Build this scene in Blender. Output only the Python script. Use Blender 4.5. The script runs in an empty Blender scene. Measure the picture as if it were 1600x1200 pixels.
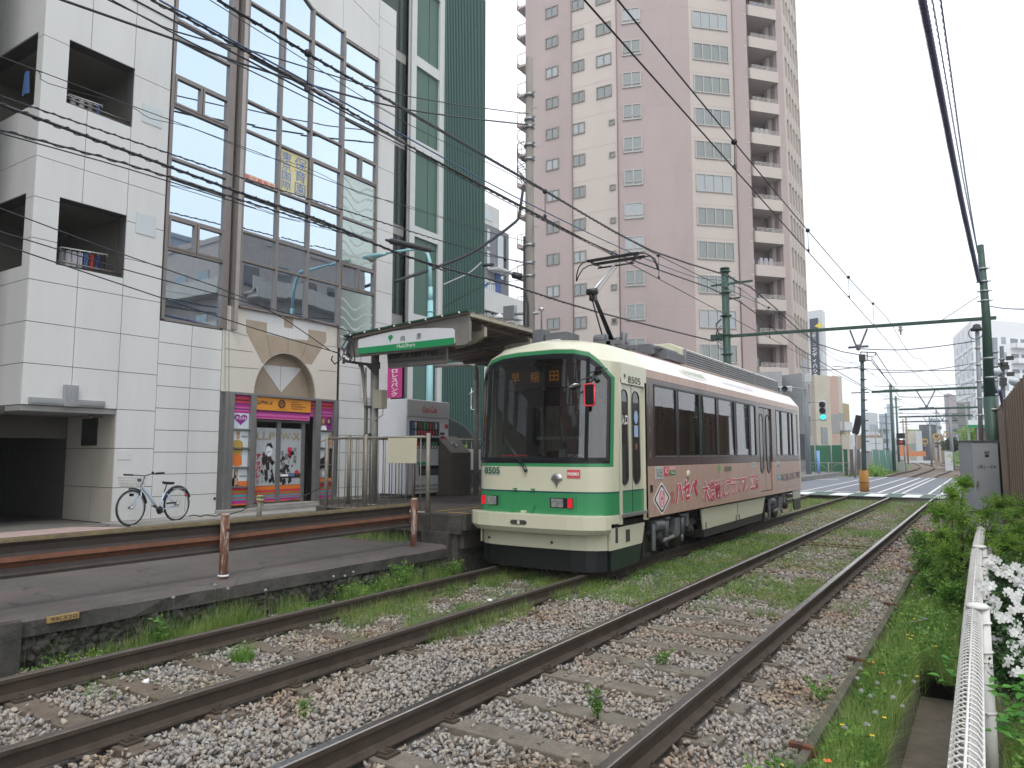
import bpy, bmesh, math, random
import numpy as np
from mathutils import Vector, Matrix
random.seed(7)
RG = np.random.default_rng(11)
sc = bpy.context.scene
# ---------------------------------------------------------------- camera, sky, sun, exposure
YAW, PITCH, FPX, EYE = math.radians(32.941), math.radians(5.4666), 1142.1, 1.632
cam = bpy.data.objects.new('camera', bpy.data.cameras.new('camera'))
sc.collection.objects.link(cam)
cam.location = (0, 0, EYE)
cam.rotation_euler = (math.pi/2 + PITCH, 0, YAW)
cam.data.sensor_width = 36; cam.data.lens = 36*FPX/1600
cam.data.clip_start = .05; cam.data.clip_end = 3000
sc.camera = cam
SUN_EL, SUN_AZ = math.radians(58), math.radians(150)
world = bpy.data.worlds.new('World'); sc.world = world; world.use_nodes = True
nt = world.node_tree; nt.nodes.clear()
sky = nt.nodes.new('ShaderNodeTexSky'); sky.sky_type = 'NISHITA'; sky.sun_disc = False
sky.sun_elevation = SUN_EL; sky.sun_rotation = SUN_AZ; sky.dust_density = 4; sky.air_density = 1
mixn = nt.nodes.new('ShaderNodeMix'); mixn.data_type = 'RGBA'; mixn.inputs[0].default_value = .86
tcs = nt.nodes.new('ShaderNodeTexCoord')
cln = nt.nodes.new('ShaderNodeTexNoise'); cln.inputs['Scale'].default_value = 1.6; cln.inputs['Detail'].default_value = 5
clr = nt.nodes.new('ShaderNodeValToRGB')
clr.color_ramp.elements[0].position = .3; clr.color_ramp.elements[0].color = (10.2, 10.8, 11.6, 1)
clr.color_ramp.elements[1].position = .7; clr.color_ramp.elements[1].color = (13.0, 13.2, 13.5, 1)
bg = nt.nodes.new('ShaderNodeBackground'); bg.inputs[1].default_value = .112
wo = nt.nodes.new('ShaderNodeOutputWorld')
L = nt.links.new
L(tcs.outputs['Generated'], cln.inputs['Vector']); L(cln.outputs['Fac'], clr.inputs[0])
L(sky.outputs[0], mixn.inputs[6]); L(clr.outputs[0], mixn.inputs[7])
L(mixn.outputs[2], bg.inputs[0]); L(bg.outputs[0], wo.inputs[0])
sun = bpy.data.objects.new('sun', bpy.data.lights.new('sun', 'SUN')); sc.collection.objects.link(sun)
sun.data.energy = 1.1; sun.data.angle = math.radians(18); sun.data.color = (1, .97, .93)
sd = Vector((math.sin(SUN_AZ)*math.cos(SUN_EL), math.cos(SUN_AZ)*math.cos(SUN_EL), math.sin(SUN_EL)))
sun.rotation_euler = sd.to_track_quat('Z', 'Y').to_euler()
sc.view_settings.view_transform = 'Standard'; sc.view_settings.look = 'None'
sc.view_settings.exposure = 0.27; sc.view_settings.gamma = 1
sc.render.engine = 'CYCLES'
sc.cycles.max_bounces = 6; sc.cycles.transparent_max_bounces = 12

# ---------------------------------------------------------------- survey helper: the photo's pixel on a known plane -> metres
_cr = Vector((math.cos(YAW), math.sin(YAW), 0))
_cf = Vector((-math.sin(YAW)*math.cos(PITCH), math.cos(YAW)*math.cos(PITCH), math.sin(PITCH)))
_cu = _cr.cross(_cf)
def W(px, py, x=None, y=None, z=None, t=None):
    d = _cr*((px-800)/FPX) - _cu*((py-600)/FPX) + _cf
    if t is None:
        if x is not None: t = x/d.x
        elif y is not None: t = y/d.y
        else: t = (z-EYE)/d.z
    return Vector((0, 0, EYE)) + d*t

# ---------------------------------------------------------------- materials
MATS = {}
def M(name, col, rough=.6, metal=0, var=.12, scale=2.5, bump=0, bscale=60, col2=None, thr=(.45, .7), emit=0, spec=.5,
      streak=0, fine=0, coat=0, crack=0):
    if name in MATS: return MATS[name]
    m = bpy.data.materials.new(name); m.use_nodes = True; t = m.node_tree; N = t.nodes; K = t.links.new
    b = N['Principled BSDF']
    b.inputs['Roughness'].default_value = rough; b.inputs['Metallic'].default_value = metal
    b.inputs['Specular IOR Level'].default_value = spec
    if coat: b.inputs['Coat Weight'].default_value = coat; b.inputs['Coat Roughness'].default_value = .08
    g = N.new('ShaderNodeNewGeometry')
    c = [max(0, v) for v in col[:3]]
    if var or col2:
        n = N.new('ShaderNodeTexNoise'); n.inputs['Scale'].default_value = scale; n.inputs['Detail'].default_value = 6
        n.inputs['Roughness'].default_value = .65
        vec = g.outputs['Position']
        if streak:
            mp = N.new('ShaderNodeMapping'); mp.inputs['Scale'].default_value = (1, 1, streak); K(vec, mp.inputs[0]); vec = mp.outputs[0]
        K(vec, n.inputs['Vector'])
        r = N.new('ShaderNodeValToRGB')
        r.color_ramp.elements[0].position = .3; r.color_ramp.elements[1].position = .7
        r.color_ramp.elements[0].color = (*[v*(1-var) for v in c], 1)
        r.color_ramp.elements[1].color = (*[min(1, v*(1+var*.7)) for v in c], 1)
        K(n.outputs['Fac'], r.inputs[0]); out = r.outputs[0]
        if col2:
            n2 = N.new('ShaderNodeTexNoise'); n2.inputs['Scale'].default_value = scale*1.7; n2.inputs['Detail'].default_value = 8
            n2.inputs['Roughness'].default_value = .7
            K(vec, n2.inputs['Vector'])
            r2 = N.new('ShaderNodeValToRGB'); r2.color_ramp.elements[0].position = thr[0]; r2.color_ramp.elements[1].position = thr[1]
            r2.color_ramp.elements[0].color = (0, 0, 0, 1); r2.color_ramp.elements[1].color = (1, 1, 1, 1)
            K(n2.outputs['Fac'], r2.inputs[0])
            mx = N.new('ShaderNodeMix'); mx.data_type = 'RGBA'
            K(r2.outputs[0], mx.inputs[0]); K(out, mx.inputs[6]); mx.inputs[7].default_value = (*col2, 1); out = mx.outputs[2]
        if fine:
            n3 = N.new('ShaderNodeTexNoise'); n3.inputs['Scale'].default_value = 90; n3.inputs['Detail'].default_value = 3
            K(g.outputs['Position'], n3.inputs['Vector'])
            mr = N.new('ShaderNodeMapRange'); mr.inputs[3].default_value = 1-fine; mr.inputs[4].default_value = 1+fine
            mr.inputs[1].default_value = .3; mr.inputs[2].default_value = .7
            K(n3.outputs['Fac'], mr.inputs[0])
            vm = N.new('ShaderNodeVectorMath'); vm.operation = 'SCALE'; K(out, vm.inputs[0]); K(mr.outputs[0], vm.inputs['Scale']); out = vm.outputs[0]
        if crack:
            nd = N.new('ShaderNodeTexNoise'); nd.inputs['Scale'].default_value = 2.5; nd.inputs['Detail'].default_value = 4; K(g.outputs['Position'], nd.inputs['Vector'])
            va = N.new('ShaderNodeVectorMath'); va.operation = 'MULTIPLY_ADD'; K(nd.outputs['Color'], va.inputs[0]); va.inputs[1].default_value = (.9, .9, .9); K(g.outputs['Position'], va.inputs[2])
            vo = N.new('ShaderNodeTexVoronoi'); vo.feature = 'DISTANCE_TO_EDGE'; vo.inputs['Scale'].default_value = crack; K(va.outputs[0], vo.inputs['Vector'])
            mc = N.new('ShaderNodeMapRange'); mc.inputs[1].default_value = .0; mc.inputs[2].default_value = .009; mc.inputs[3].default_value = .45; mc.inputs[4].default_value = 1; K(vo.outputs['Distance'], mc.inputs[0])
            vo2 = N.new('ShaderNodeTexVoronoi'); vo2.inputs['Scale'].default_value = crack*.8; K(va.outputs[0], vo2.inputs['Vector'])
            sp = N.new('ShaderNodeSeparateColor'); K(vo2.outputs['Color'], sp.inputs[0]); mq = N.new('ShaderNodeMapRange'); mq.inputs[3].default_value = .84; mq.inputs[4].default_value = 1.14; K(sp.outputs[0], mq.inputs[0])
            mm = N.new('ShaderNodeMath'); mm.operation = 'MULTIPLY'; K(mc.outputs[0], mm.inputs[0]); K(mq.outputs[0], mm.inputs[1])
            vc = N.new('ShaderNodeVectorMath'); vc.operation = 'SCALE'; K(out, vc.inputs[0]); K(mm.outputs[0], vc.inputs['Scale']); out = vc.outputs[0]
        K(out, b.inputs['Base Color'])
    else:
        b.inputs['Base Color'].default_value = (*c, 1)
    if bump:
        nb = N.new('ShaderNodeTexNoise'); nb.inputs['Scale'].default_value = bscale; nb.inputs['Detail'].default_value = 5
        K(g.outputs['Position'], nb.inputs['Vector'])
        bp = N.new('ShaderNodeBump'); bp.inputs['Strength'].default_value = bump; bp.inputs['Distance'].default_value = .01
        K(nb.outputs['Fac'], bp.inputs['Height']); K(bp.outputs[0], b.inputs['Normal'])
    if emit:
        b.inputs['Emission Color'].default_value = (*c, 1); b.inputs['Emission Strength'].default_value = emit
    MATS[name] = m; return m

def leafmat(name, c1, c2, trans=.35, rough=.55):
    if name in MATS: return MATS[name]
    m = bpy.data.materials.new(name); m.use_nodes = True; t = m.node_tree; N = t.nodes; K = t.links.new
    b = N['Principled BSDF']; b.inputs['Roughness'].default_value = rough
    g = N.new('ShaderNodeNewGeometry'); r = N.new('ShaderNodeValToRGB')
    r.color_ramp.elements[0].color = (*c1, 1); r.color_ramp.elements[1].color = (*c2, 1)
    nz = N.new('ShaderNodeTexNoise'); nz.inputs['Scale'].default_value = 4; nz.inputs['Detail'].default_value = 3; K(g.outputs['Position'], nz.inputs['Vector'])
    ma = N.new('ShaderNodeMapRange'); ma.inputs[1].default_value = .35; ma.inputs[2].default_value = .65; ma.inputs[3].default_value = -.35; ma.inputs[4].default_value = .35; K(nz.outputs['Fac'], ma.inputs[0])
    ad = N.new('ShaderNodeMath'); ad.use_clamp = True; K(g.outputs['Random Per Island'], ad.inputs[0]); K(ma.outputs[0], ad.inputs[1])
    K(ad.outputs[0], r.inputs[0]); K(r.outputs[0], b.inputs['Base Color'])
    tr = N.new('ShaderNodeBsdfTranslucent'); K(r.outputs[0], tr.inputs[0])
    mx = N.new('ShaderNodeMixShader'); mx.inputs[0].default_value = trans
    K(b.outputs[0], mx.inputs[1]); K(tr.outputs[0], mx.inputs[2]); K(mx.outputs[0], N['Material Output'].inputs[0])
    MATS[name] = m; return m

def islandmat(name, cols, rough=.85, bump=.3, bscale=70, spec=.3):
    """each loose piece takes one of the colours"""
    if name in MATS: return MATS[name]
    m = bpy.data.materials.new(name); m.use_nodes = True; t = m.node_tree; N = t.nodes; K = t.links.new
    b = N['Principled BSDF']; b.inputs['Roughness'].default_value = rough; b.inputs['Specular IOR Level'].default_value = spec
    g = N.new('ShaderNodeNewGeometry'); r = N.new('ShaderNodeValToRGB'); e = r.color_ramp.elements
    r.color_ramp.interpolation = 'LINEAR'
    e[0].position = 0; e[0].color = (*cols[0], 1); e[1].position = 1; e[1].color = (*cols[-1], 1)
    for i, c in enumerate(cols[1:-1], 1):
        q = e.new(i/(len(cols)-1)); q.color = (*c, 1)
    K(g.outputs['Random Per Island'], r.inputs[0])
    n = N.new('ShaderNodeTexNoise'); n.inputs['Scale'].default_value = bscale; n.inputs['Detail'].default_value = 3; K(g.outputs['Position'], n.inputs['Vector'])
    mr = N.new('ShaderNodeMapRange'); mr.inputs[3].default_value = .7; mr.inputs[4].default_value = 1.25; K(n.outputs['Fac'], mr.inputs[0])
    # broad rust-brown staining over the bed
    n2 = N.new('ShaderNodeTexNoise'); n2.inputs['Scale'].default_value = .9; n2.inputs['Detail'].default_value = 4; K(g.outputs['Position'], n2.inputs['Vector'])
    r2 = N.new('ShaderNodeValToRGB'); r2.color_ramp.elements[0].position = .44; r2.color_ramp.elements[1].position = .72
    r2.color_ramp.elements[0].color = (1, 1, 1, 1); r2.color_ramp.elements[1].color = (.92, .70, .52, 1); K(n2.outputs['Fac'], r2.inputs[0])
    vm = N.new('ShaderNodeVectorMath'); vm.operation = 'SCALE'; K(r.outputs[0], vm.inputs[0]); K(mr.outputs[0], vm.inputs['Scale'])
    v2 = N.new('ShaderNodeVectorMath'); v2.operation = 'MULTIPLY'; K(vm.outputs[0], v2.inputs[0]); K(r2.outputs[0], v2.inputs[1])
    K(v2.outputs[0], b.inputs['Base Color'])
    if bump:
        bp = N.new('ShaderNodeBump'); bp.inputs['Strength'].default_value = bump; bp.inputs['Distance'].default_value = .004
        K(n.outputs['Fac'], bp.inputs['Height']); K(bp.outputs[0], b.inputs['Normal'])
    MATS[name] = m; return m

def glassmat(name, tint=(.5, .55, .55), refl=.12, rough=.02, rtint=(1, 1, 1)):
    """thin pane: tinted see-through plus mirror, stronger at grazing angles"""
    if name in MATS: return MATS[name]
    m = bpy.data.materials.new(name); m.use_nodes = True; t = m.node_tree; N = t.nodes; K = t.links.new
    N.remove(N['Principled BSDF'])
    a = N.new('ShaderNodeBsdfTransparent'); a.inputs[0].default_value = (*tint, 1)
    g = N.new('ShaderNodeBsdfGlossy'); g.inputs['Roughness'].default_value = rough; g.inputs[0].default_value = (*rtint, 1)
    f = N.new('ShaderNodeLayerWeight'); f.inputs[0].default_value = .35
    mr = N.new('ShaderNodeMapRange'); mr.inputs[3].default_value = refl; mr.inputs[4].default_value = 1
    K(f.outputs['Facing'], mr.inputs[0])
    pw = N.new('ShaderNodeMath'); pw.operation = 'POWER'; K(f.outputs['Facing'], pw.inputs[0]); pw.inputs[1].default_value = 3
    K(pw.outputs[0], mr.inputs[0])
    mx = N.new('ShaderNodeMixShader'); K(mr.outputs[0], mx.inputs[0]); K(a.outputs[0], mx.inputs[1]); K(g.outputs[0], mx.inputs[2])
    K(mx.outputs[0], N['Material Output'].inputs[0])
    MATS[name] = m; return m

def mirrormat(name, col, dark=(.02, .03, .035), fac=.7, rough=.015, wob=.0):
    """coated facade glass: mirror over a dark room"""
    if name in MATS: return MATS[name]
    m = bpy.data.materials.new(name); m.use_nodes = True; t = m.node_tree; N = t.nodes; K = t.links.new
    b = N['Principled BSDF']; b.inputs['Base Color'].default_value = (*dark, 1); b.inputs['Roughness'].default_value = .25
    g = N.new('ShaderNodeBsdfGlossy'); g.inputs['Roughness'].default_value = rough; g.inputs[0].default_value = (*col, 1)
    if wob:
        ge = N.new('ShaderNodeNewGeometry'); n = N.new('ShaderNodeTexNoise'); n.inputs['Scale'].default_value = .8; n.inputs['Detail'].default_value = 1
        K(ge.outputs['Position'], n.inputs['Vector']); bp = N.new('ShaderNodeBump'); bp.inputs['Strength'].default_value = wob
        bp.inputs['Distance'].default_value = .05; K(n.outputs['Fac'], bp.inputs['Height']); K(bp.outputs[0], g.inputs['Normal'])
    mx = N.new('ShaderNodeMixShader'); mx.inputs[0].default_value = fac
    K(b.outputs[0], mx.inputs[1]); K(g.outputs[0], mx.inputs[2]); K(mx.outputs[0], N['Material Output'].inputs[0])
    MATS[name] = m; return m

# ---------------------------------------------------------------- mesh builder
ORG = {}
def V(*a): return Vector(a[0] if len(a) == 1 else a)
class MB:
    def __init__(s): s.v = []; s.f = []; s.mi = []; s.cur = 0; s.sm = []; s.smooth = False
    def add(s, vs, fs):
        o = len(s.v); s.v += [tuple(p) for p in vs]
        for f in fs: s.f.append([i+o for i in f]); s.mi.append(s.cur); s.sm.append(s.smooth)
        return s
    def box(s, a, b):
        x0, x1 = sorted((a[0], b[0])); y0, y1 = sorted((a[1], b[1])); z0, z1 = sorted((a[2], b[2]))
        v = [(x0,y0,z0),(x1,y0,z0),(x1,y1,z0),(x0,y1,z0),(x0,y0,z1),(x1,y0,z1),(x1,y1,z1),(x0,y1,z1)]
        return s.add(v, [(0,3,2,1),(4,5,6,7),(0,1,5,4),(1,2,6,5),(2,3,7,6),(3,0,4,7)])
    def cbox(s, c, d): return s.box([c[i]-d[i]/2 for i in range(3)], [c[i]+d[i]/2 for i in range(3)])
    def obox(s, o, u, v, w):
        """box from a corner and three edge vectors"""
        o, u, v, w = map(V, (o, u, v, w))
        if u.cross(v).dot(w) < 0: u, v = v, u
        p = [o, o+u, o+u+v, o+v, o+w, o+u+w, o+u+v+w, o+v+w]
        return s.add(p, [(0,3,2,1),(4,5,6,7),(0,1,5,4),(1,2,6,5),(2,3,7,6),(3,0,4,7)])
    def poly(s, pts): return s.add(pts, [tuple(range(len(pts)))])
    def prism(s, pts, ex):
        ex = V(ex); n = len(pts); p = [V(q) for q in pts]; c = V(0,0,0)
        for i in range(n): c += p[i].cross(p[(i+1) % n])
        if c.dot(ex) < 0: p.reverse()
        q = [a+ex for a in p]
        return s.add(p+q, [tuple(range(n-1, -1, -1)), tuple(range(n, 2*n))]+[(i, (i+1) % n, n+(i+1) % n, n+i) for i in range(n)])
    def tube(s, pts, r, n=8, cap=True):
        pts = [V(p) for p in pts]; rr = r if isinstance(r, (list, tuple)) else [r]*len(pts)
        rings = []; up = None
        for i, p in enumerate(pts):
            d = (pts[min(i+1, len(pts)-1)]-pts[max(i-1, 0)])
            if d.length < 1e-9: d = V(0,0,1)
            d.normalize()
            if up is None:
                up = V(0,0,1) if abs(d.z) < .9 else V(1,0,0)
            a = d.cross(up)
            if a.length < 1e-5: a = d.cross(V(.3,1,.2))
            a.normalize(); b = a.cross(d); up = b
            rings.append([p+(a*math.cos(2*math.pi*k/n)+b*math.sin(2*math.pi*k/n))*rr[i] for k in range(n)])
        v = [q for R in rings for q in R]; f = []
        for i in range(len(pts)-1):
            for k in range(n): f.append((i*n+k, i*n+(k+1) % n, (i+1)*n+(k+1) % n, (i+1)*n+k))
        if cap: f += [tuple(range(n-1, -1, -1)), tuple(range(len(v)-n, len(v)))]
        o = s.smooth; s.smooth = True; s.add(v, f); s.smooth = o; return s
    def cyl(s, a, b, r, r2=None, n=12): return s.tube([a, b], [r, r if r2 is None else r2], n)
    def beam(s, a, b, w, h, up=(0,0,1)):
        a, b = V(a), V(b); d = (b-a).normalized(); u = V(up); u = (u-d*u.dot(d)).normalized(); r = d.cross(u)
        return s.obox(a-r*w/2-u*h/2, r*w, u*h, b-a)
    def sweep(s, prof, pts, side=None):
        """closed profile [(lateral, up)] along horizontal path pts"""
        pts = [V(p) for p in pts]; n = len(prof); v = []
        for i, p in enumerate(pts):
            d = pts[min(i+1, len(pts)-1)]-pts[max(i-1, 0)]; d.z = 0; d.normalize(); r = V(d.y, -d.x, 0)
            v += [p+r*a+V(0,0,1)*b for a, b in prof]
        f = []
        for i in range(len(pts)-1):
            for k in range(n): f.append((i*n+k, i*n+(k+1) % n, (i+1)*n+(k+1) % n, (i+1)*n+k))
        f += [tuple(range(n-1, -1, -1)), tuple(range(len(v)-n, len(v)))]
        return s.add(v, f)
    def lathe(s, prof, c, ax=(0,0,1), n=16):
        c = V(c); ax = V(ax).normalized(); a = ax.orthogonal().normalized(); b = ax.cross(a); v = []
        for r, h in prof: v += [c+ax*h+(a*math.cos(2*math.pi*k/n)+b*math.sin(2*math.pi*k/n))*max(r, 1e-4) for k in range(n)]
        f = [(i*n+k, i*n+(k+1) % n, (i+1)*n+(k+1) % n, (i+1)*n+k) for i in range(len(prof)-1) for k in range(n)]
        f += [tuple(range(n-1, -1, -1)), tuple(range(len(v)-n, len(v)))]
        o = s.smooth; s.smooth = True; s.add(v, f); s.smooth = o; return s
    def torus(s, c, ax, R, r, n=24, m=6, a0=0, a1=2*math.pi):
        c = V(c); ax = V(ax).normalized(); u = ax.orthogonal().normalized()
        if abs(ax.z) < .5: u = (V(0,0,1)-ax*ax.z).normalized()
        w = ax.cross(u); full = abs(a1-a0-2*math.pi) < 1e-6
        pts = [c+(u*math.cos(a0+(a1-a0)*k/n)+w*math.sin(a0+(a1-a0)*k/n))*R for k in range(n+1)]
        return s.tube(pts, r, m, cap=not full)
    def mesh(s, name, mats, org):
        me = bpy.data.meshes.new(name); o = V(org)
        me.from_pydata([(a-o.x, b-o.y, c-o.z) for a, b, c in s.v], [], s.f)
        for m in mats: me.materials.append(m)
        if len(mats) > 1: me.polygons.foreach_set('material_index', s.mi)
        me.polygons.foreach_set('use_smooth', s.sm)
        me.update(); return me
    def ob(s, name, mat, parent=None, bev=0, label=None, fix=False):
        mats = mat if isinstance(mat, (list, tuple)) else [mat]
        org = ORG[parent.name] if parent else V(0,0,0)
        o = bpy.data.objects.new(name, s.mesh(name, mats, org)); sc.collection.objects.link(o)
        if parent: o.parent = parent
        ORG[o.name] = org
        if label: o['label'] = label
        if fix: recalc(o)
        if bev:
            md = o.modifiers.new('bevel', 'BEVEL'); md.width = bev; md.segments = 2; md.limit_method = 'ANGLE'; md.angle_limit = math.radians(40)
        return o
    def thing(s, name, mat, label, cat, group=None, bev=0, kind=None, org=None, fix=False):
        if org is None:
            a = np.array(s.v); org = V((a[:,0].min()+a[:,0].max())/2, (a[:,1].min()+a[:,1].max())/2, a[:,2].min())
        mats = mat if isinstance(mat, (list, tuple)) else [mat]
        o = bpy.data.objects.new(name, s.mesh(name, mats, org)); sc.collection.objects.link(o); o.location = org
        ORG[o.name] = V(org)
        if fix: recalc(o)
        if label: o['label'] = label
        if cat: o['category'] = cat
        if group: o['group'] = group
        if kind: o['kind'] = kind
        if bev:
            md = o.modifiers.new('bevel', 'BEVEL'); md.width = bev; md.segments = 2; md.limit_method = 'ANGLE'; md.angle_limit = math.radians(40)
        return o
def recalc(o):
    bm = bmesh.new(); bm.from_mesh(o.data); bmesh.ops.recalc_face_normals(bm, faces=bm.faces); bm.to_mesh(o.data); bm.free()
def E(name, loc, label, cat, group=None):
    o = bpy.data.objects.new(name, None); sc.collection.objects.link(o); o.location = loc; o.empty_display_size = .2
    o['label'] = label; o['category'] = cat
    if group: o['group'] = group
    ORG[o.name] = V(loc); return o
def dup(root, loc, label=None, rz=None):
    r = root.copy(); sc.collection.objects.link(r); r.location = loc
    if rz is not None: r.rotation_euler = (0, 0, rz)
    if label: r['label'] = label
    ORG[r.name] = V(loc)
    for ch in list(root.children):
        c = ch.copy(); sc.collection.objects.link(c); c.parent = r
        for g in list(ch.children):
            d = g.copy(); sc.collection.objects.link(d); d.parent = c
    return r
def np_ob(name, verts, faces_flat, nper, mat, label=None, kind=None, cat=None, parent=None, smooth=False, group=None):
    me = bpy.data.meshes.new(name); nf = len(faces_flat)//nper
    me.vertices.add(len(verts)); me.vertices.foreach_set('co', np.asarray(verts, dtype=np.float32).ravel())
    me.loops.add(len(faces_flat)); me.loops.foreach_set('vertex_index', np.asarray(faces_flat, dtype=np.int32))
    me.polygons.add(nf); me.polygons.foreach_set('loop_start', np.arange(0, nf*nper, nper, dtype=np.int32))
    try: me.polygons.foreach_set('loop_total', np.full(nf, nper, dtype=np.int32))
    except Exception: pass
    if smooth: me.polygons.foreach_set('use_smooth', np.ones(nf, dtype=bool))
    me.materials.append(mat); me.update(calc_edges=True); me.validate()
    o = bpy.data.objects.new(name, me); sc.collection.objects.link(o)
    if parent:
        o.parent = parent; me.transform(Matrix.Translation(-ORG[parent.name])); ORG[o.name] = ORG[parent.name]
    if label: o['label'] = label
    if kind: o['kind'] = kind
    if cat: o['category'] = cat
    if group: o['group'] = group
    return o
# lettering fitted into a box: o = lower left corner, u = reading direction * width, v = up direction * height
def text(s, o, u, v, mat, parent, name='lettering', depth=.004, bold=0, vertical=False, keep=False, shear=0):
    o, u, v = V(o), V(u), V(v)
    cu = bpy.data.curves.new('lettering', 'FONT'); cu.body = ('\n'.join(s) if vertical else s); cu.size = 1
    cu.resolution_u = 3; cu.offset = bold; cu.align_x = 'CENTER' if vertical else 'LEFT'; cu.space_line = 1.0; cu.shear = shear
    t = bpy.data.objects.new('t', cu); sc.collection.objects.link(t)
    dg = bpy.context.evaluated_depsgraph_get(); dg.update()
    me = bpy.data.meshes.new_from_object(t.evaluated_get(dg)); bpy.data.objects.remove(t)
    if len(me.vertices) == 0: return None
    co = np.array([q.co[:] for q in me.vertices]); lo = co.min(0); hi = co.max(0); w = hi-lo
    fu, fv = 1, 1
    if keep:
        k = min(u.length/w[0], v.length/w[1]); fu = k*w[0]/u.length; fv = k*w[1]/v.length
    n = u.cross(v).normalized(); org = ORG[parent.name] if parent else V(0,0,0)
    oo = o + u*(1-fu)/2 + v*(1-fv)/2 - org + n*depth
    for q in me.vertices: q.co = oo + u*fu*((q.co.x-lo[0])/w[0]) + v*fv*((q.co.y-lo[1])/w[1])
    me.materials.clear(); me.materials.append(mat)
    ob = bpy.data.objects.new(name, me); sc.collection.objects.link(ob)
    if parent: ob.parent = parent
    ORG[ob.name] = org
    return ob
def setkind(o, k): o['kind'] = k; return o
# ---------------------------------------------------------------- shared materials
m_black = M('black_paint', (.012,.012,.013), .45, var=.2)
m_rubber = M('rubber', (.02,.02,.02), .8, var=.2)
m_steel = M('galvanised_steel', (.36,.38,.39), .45, .6, var=.15, scale=8)
m_alu = M('aluminium', (.5,.51,.52), .35, .8, var=.1)
m_wire = M('cable_black', (.02,.022,.03), .5, var=.15)
m_wireb = M('cable_blue', (.05,.10,.22), .5, var=.15)
m_copper = M('contact_wire', (.05,.04,.045), .5, .5, var=.15)
m_white = M('white_paint', (.74,.75,.75), .4, var=.05)
m_whitet = M('white_lettering', (.85,.85,.85), .5, var=0)
m_blackt = M('black_lettering', (.02,.02,.02), .5, var=0)
m_redt = M('red_lettering', (.62,.02,.06), .5, var=0)
m_red = M('red_plastic', (.65,.02,.03), .35, var=.05)
m_conc = M('concrete', (.30,.29,.27), .85, var=.2, scale=1.6, bump=.3, fine=.12, col2=(.20,.19,.17), thr=(.55,.75))
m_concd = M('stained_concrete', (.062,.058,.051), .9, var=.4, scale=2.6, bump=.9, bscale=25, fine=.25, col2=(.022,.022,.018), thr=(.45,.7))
m_asph = M('asphalt', (.10,.10,.102), .85, var=.15, scale=1.2, bump=.5, bscale=140, fine=.25)
m_slab = M('worn_asphalt', (.098,.090,.084), .88, var=.22, scale=1.3, bump=.6, bscale=120, fine=.3, col2=(.125,.088,.08), thr=(.5,.75), crack=.55)
m_lane = M('lane_asphalt', (.19,.19,.185), .85, var=.12, scale=1.2, bump=.4, bscale=120, fine=.2, crack=.35)
m_road = M('road_asphalt', (.19,.205,.235), .9, var=.08, scale=.6, fine=.1, spec=.25)
m_mark = M('road_marking', (.74,.75,.76), .95, var=.12, scale=2, spec=.15)
m_soil = M('soil', (.085,.07,.052), .95, var=.35, scale=3, bump=.6, bscale=30, fine=.25)
m_bed = M('ballast_bed', (.16,.145,.13), .95, var=.35, scale=18, bump=1, bscale=35, fine=.3)
m_rust = M('rusty_steel', (.16,.055,.025), .85, .1, var=.5, scale=5, bump=.4, bscale=60, col2=(.05,.035,.03), thr=(.45,.6))
m_rustp = M('rusty_post', (.15,.06,.036), .8, .1, var=.35, scale=14, bump=.3, col2=(.35,.31,.27), thr=(.5,.6), streak=.2)
m_railside = M('rail_rust', (.070,.053,.040), .75, .3, var=.3, scale=6, streak=1)
m_railtop = M('rail_polished', (.33,.295,.28), .27, 1, var=.2, scale=6)
m_raildull = M('rail_dull_top', (.13,.11,.095), .55, .5, var=.25, scale=10, fine=.2)
m_greenpole = M('green_pole_paint', (.025,.068,.05), .5, var=.2, scale=4, col2=(.05,.1,.07), thr=(.5,.7))
# ================================================================ SETTING: ground, beds, road
b = MB(); b.box((-400, -60, -1.6), (400, 900, -.62)); setkind(b.thing('ground', M('far_ground', (.16,.16,.15), .9), None, None), 'structure')
# track bed (both tracks), a sheet with gentle unevenness under the ballast
def sheet(name, x0, x1, y0, y1, z, nx, ny, amp, mat):
    b = MB(); vs = []; fs = []
    for j in range(ny+1):
        for i in range(nx+1):
            zz = z + amp*(math.sin(i*1.7+j*.9)+math.sin(i*.6-j*1.3+2))*.5
            vs.append((x0+(x1-x0)*i/nx, y0+(y1-y0)*j/ny, zz))
    for j in range(ny):
        for i in range(nx):
            k = j*(nx+1)+i; fs.append((k, k+1, k+nx+2, k+nx+1))
    b.add(vs, fs); return setkind(b.thing(name, mat, None, None), 'structure')
sheet('ballast_bed', -6.95, -1.0, -3, 33.2, -.205, 30, 120, .018, m_bed)
# earth under the grass strip, and the land right of the gutter
sheet('verge_soil', -1.0, -.66, -3, 33.2, -.27, 3, 60, .02, m_soil)
b = MB(); b.box((-.66, -3, -.6), (-.61, 7.6, -.235)); b.box((-.25, -3, -.6), (-.20, 7.6, -.26)); b.box((-.61, -3, -.6), (-.25, 7.6, -.50))
setkind(b.thing('gutter', M('gutter_concrete', (.17,.14,.11), .85, var=.3, scale=3, bump=.4, fine=.2, col2=(.10,.10,.07)), None, None, bev=.006), 'structure')
sheet('garden_soil', -.20, 14, -3, 33.2, -.30, 20, 40, .03, m_soil)
sheet('garden_soil', -.66, -.20, 7.6, 33.2, -.29, 3, 30, .02, m_soil)
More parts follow.
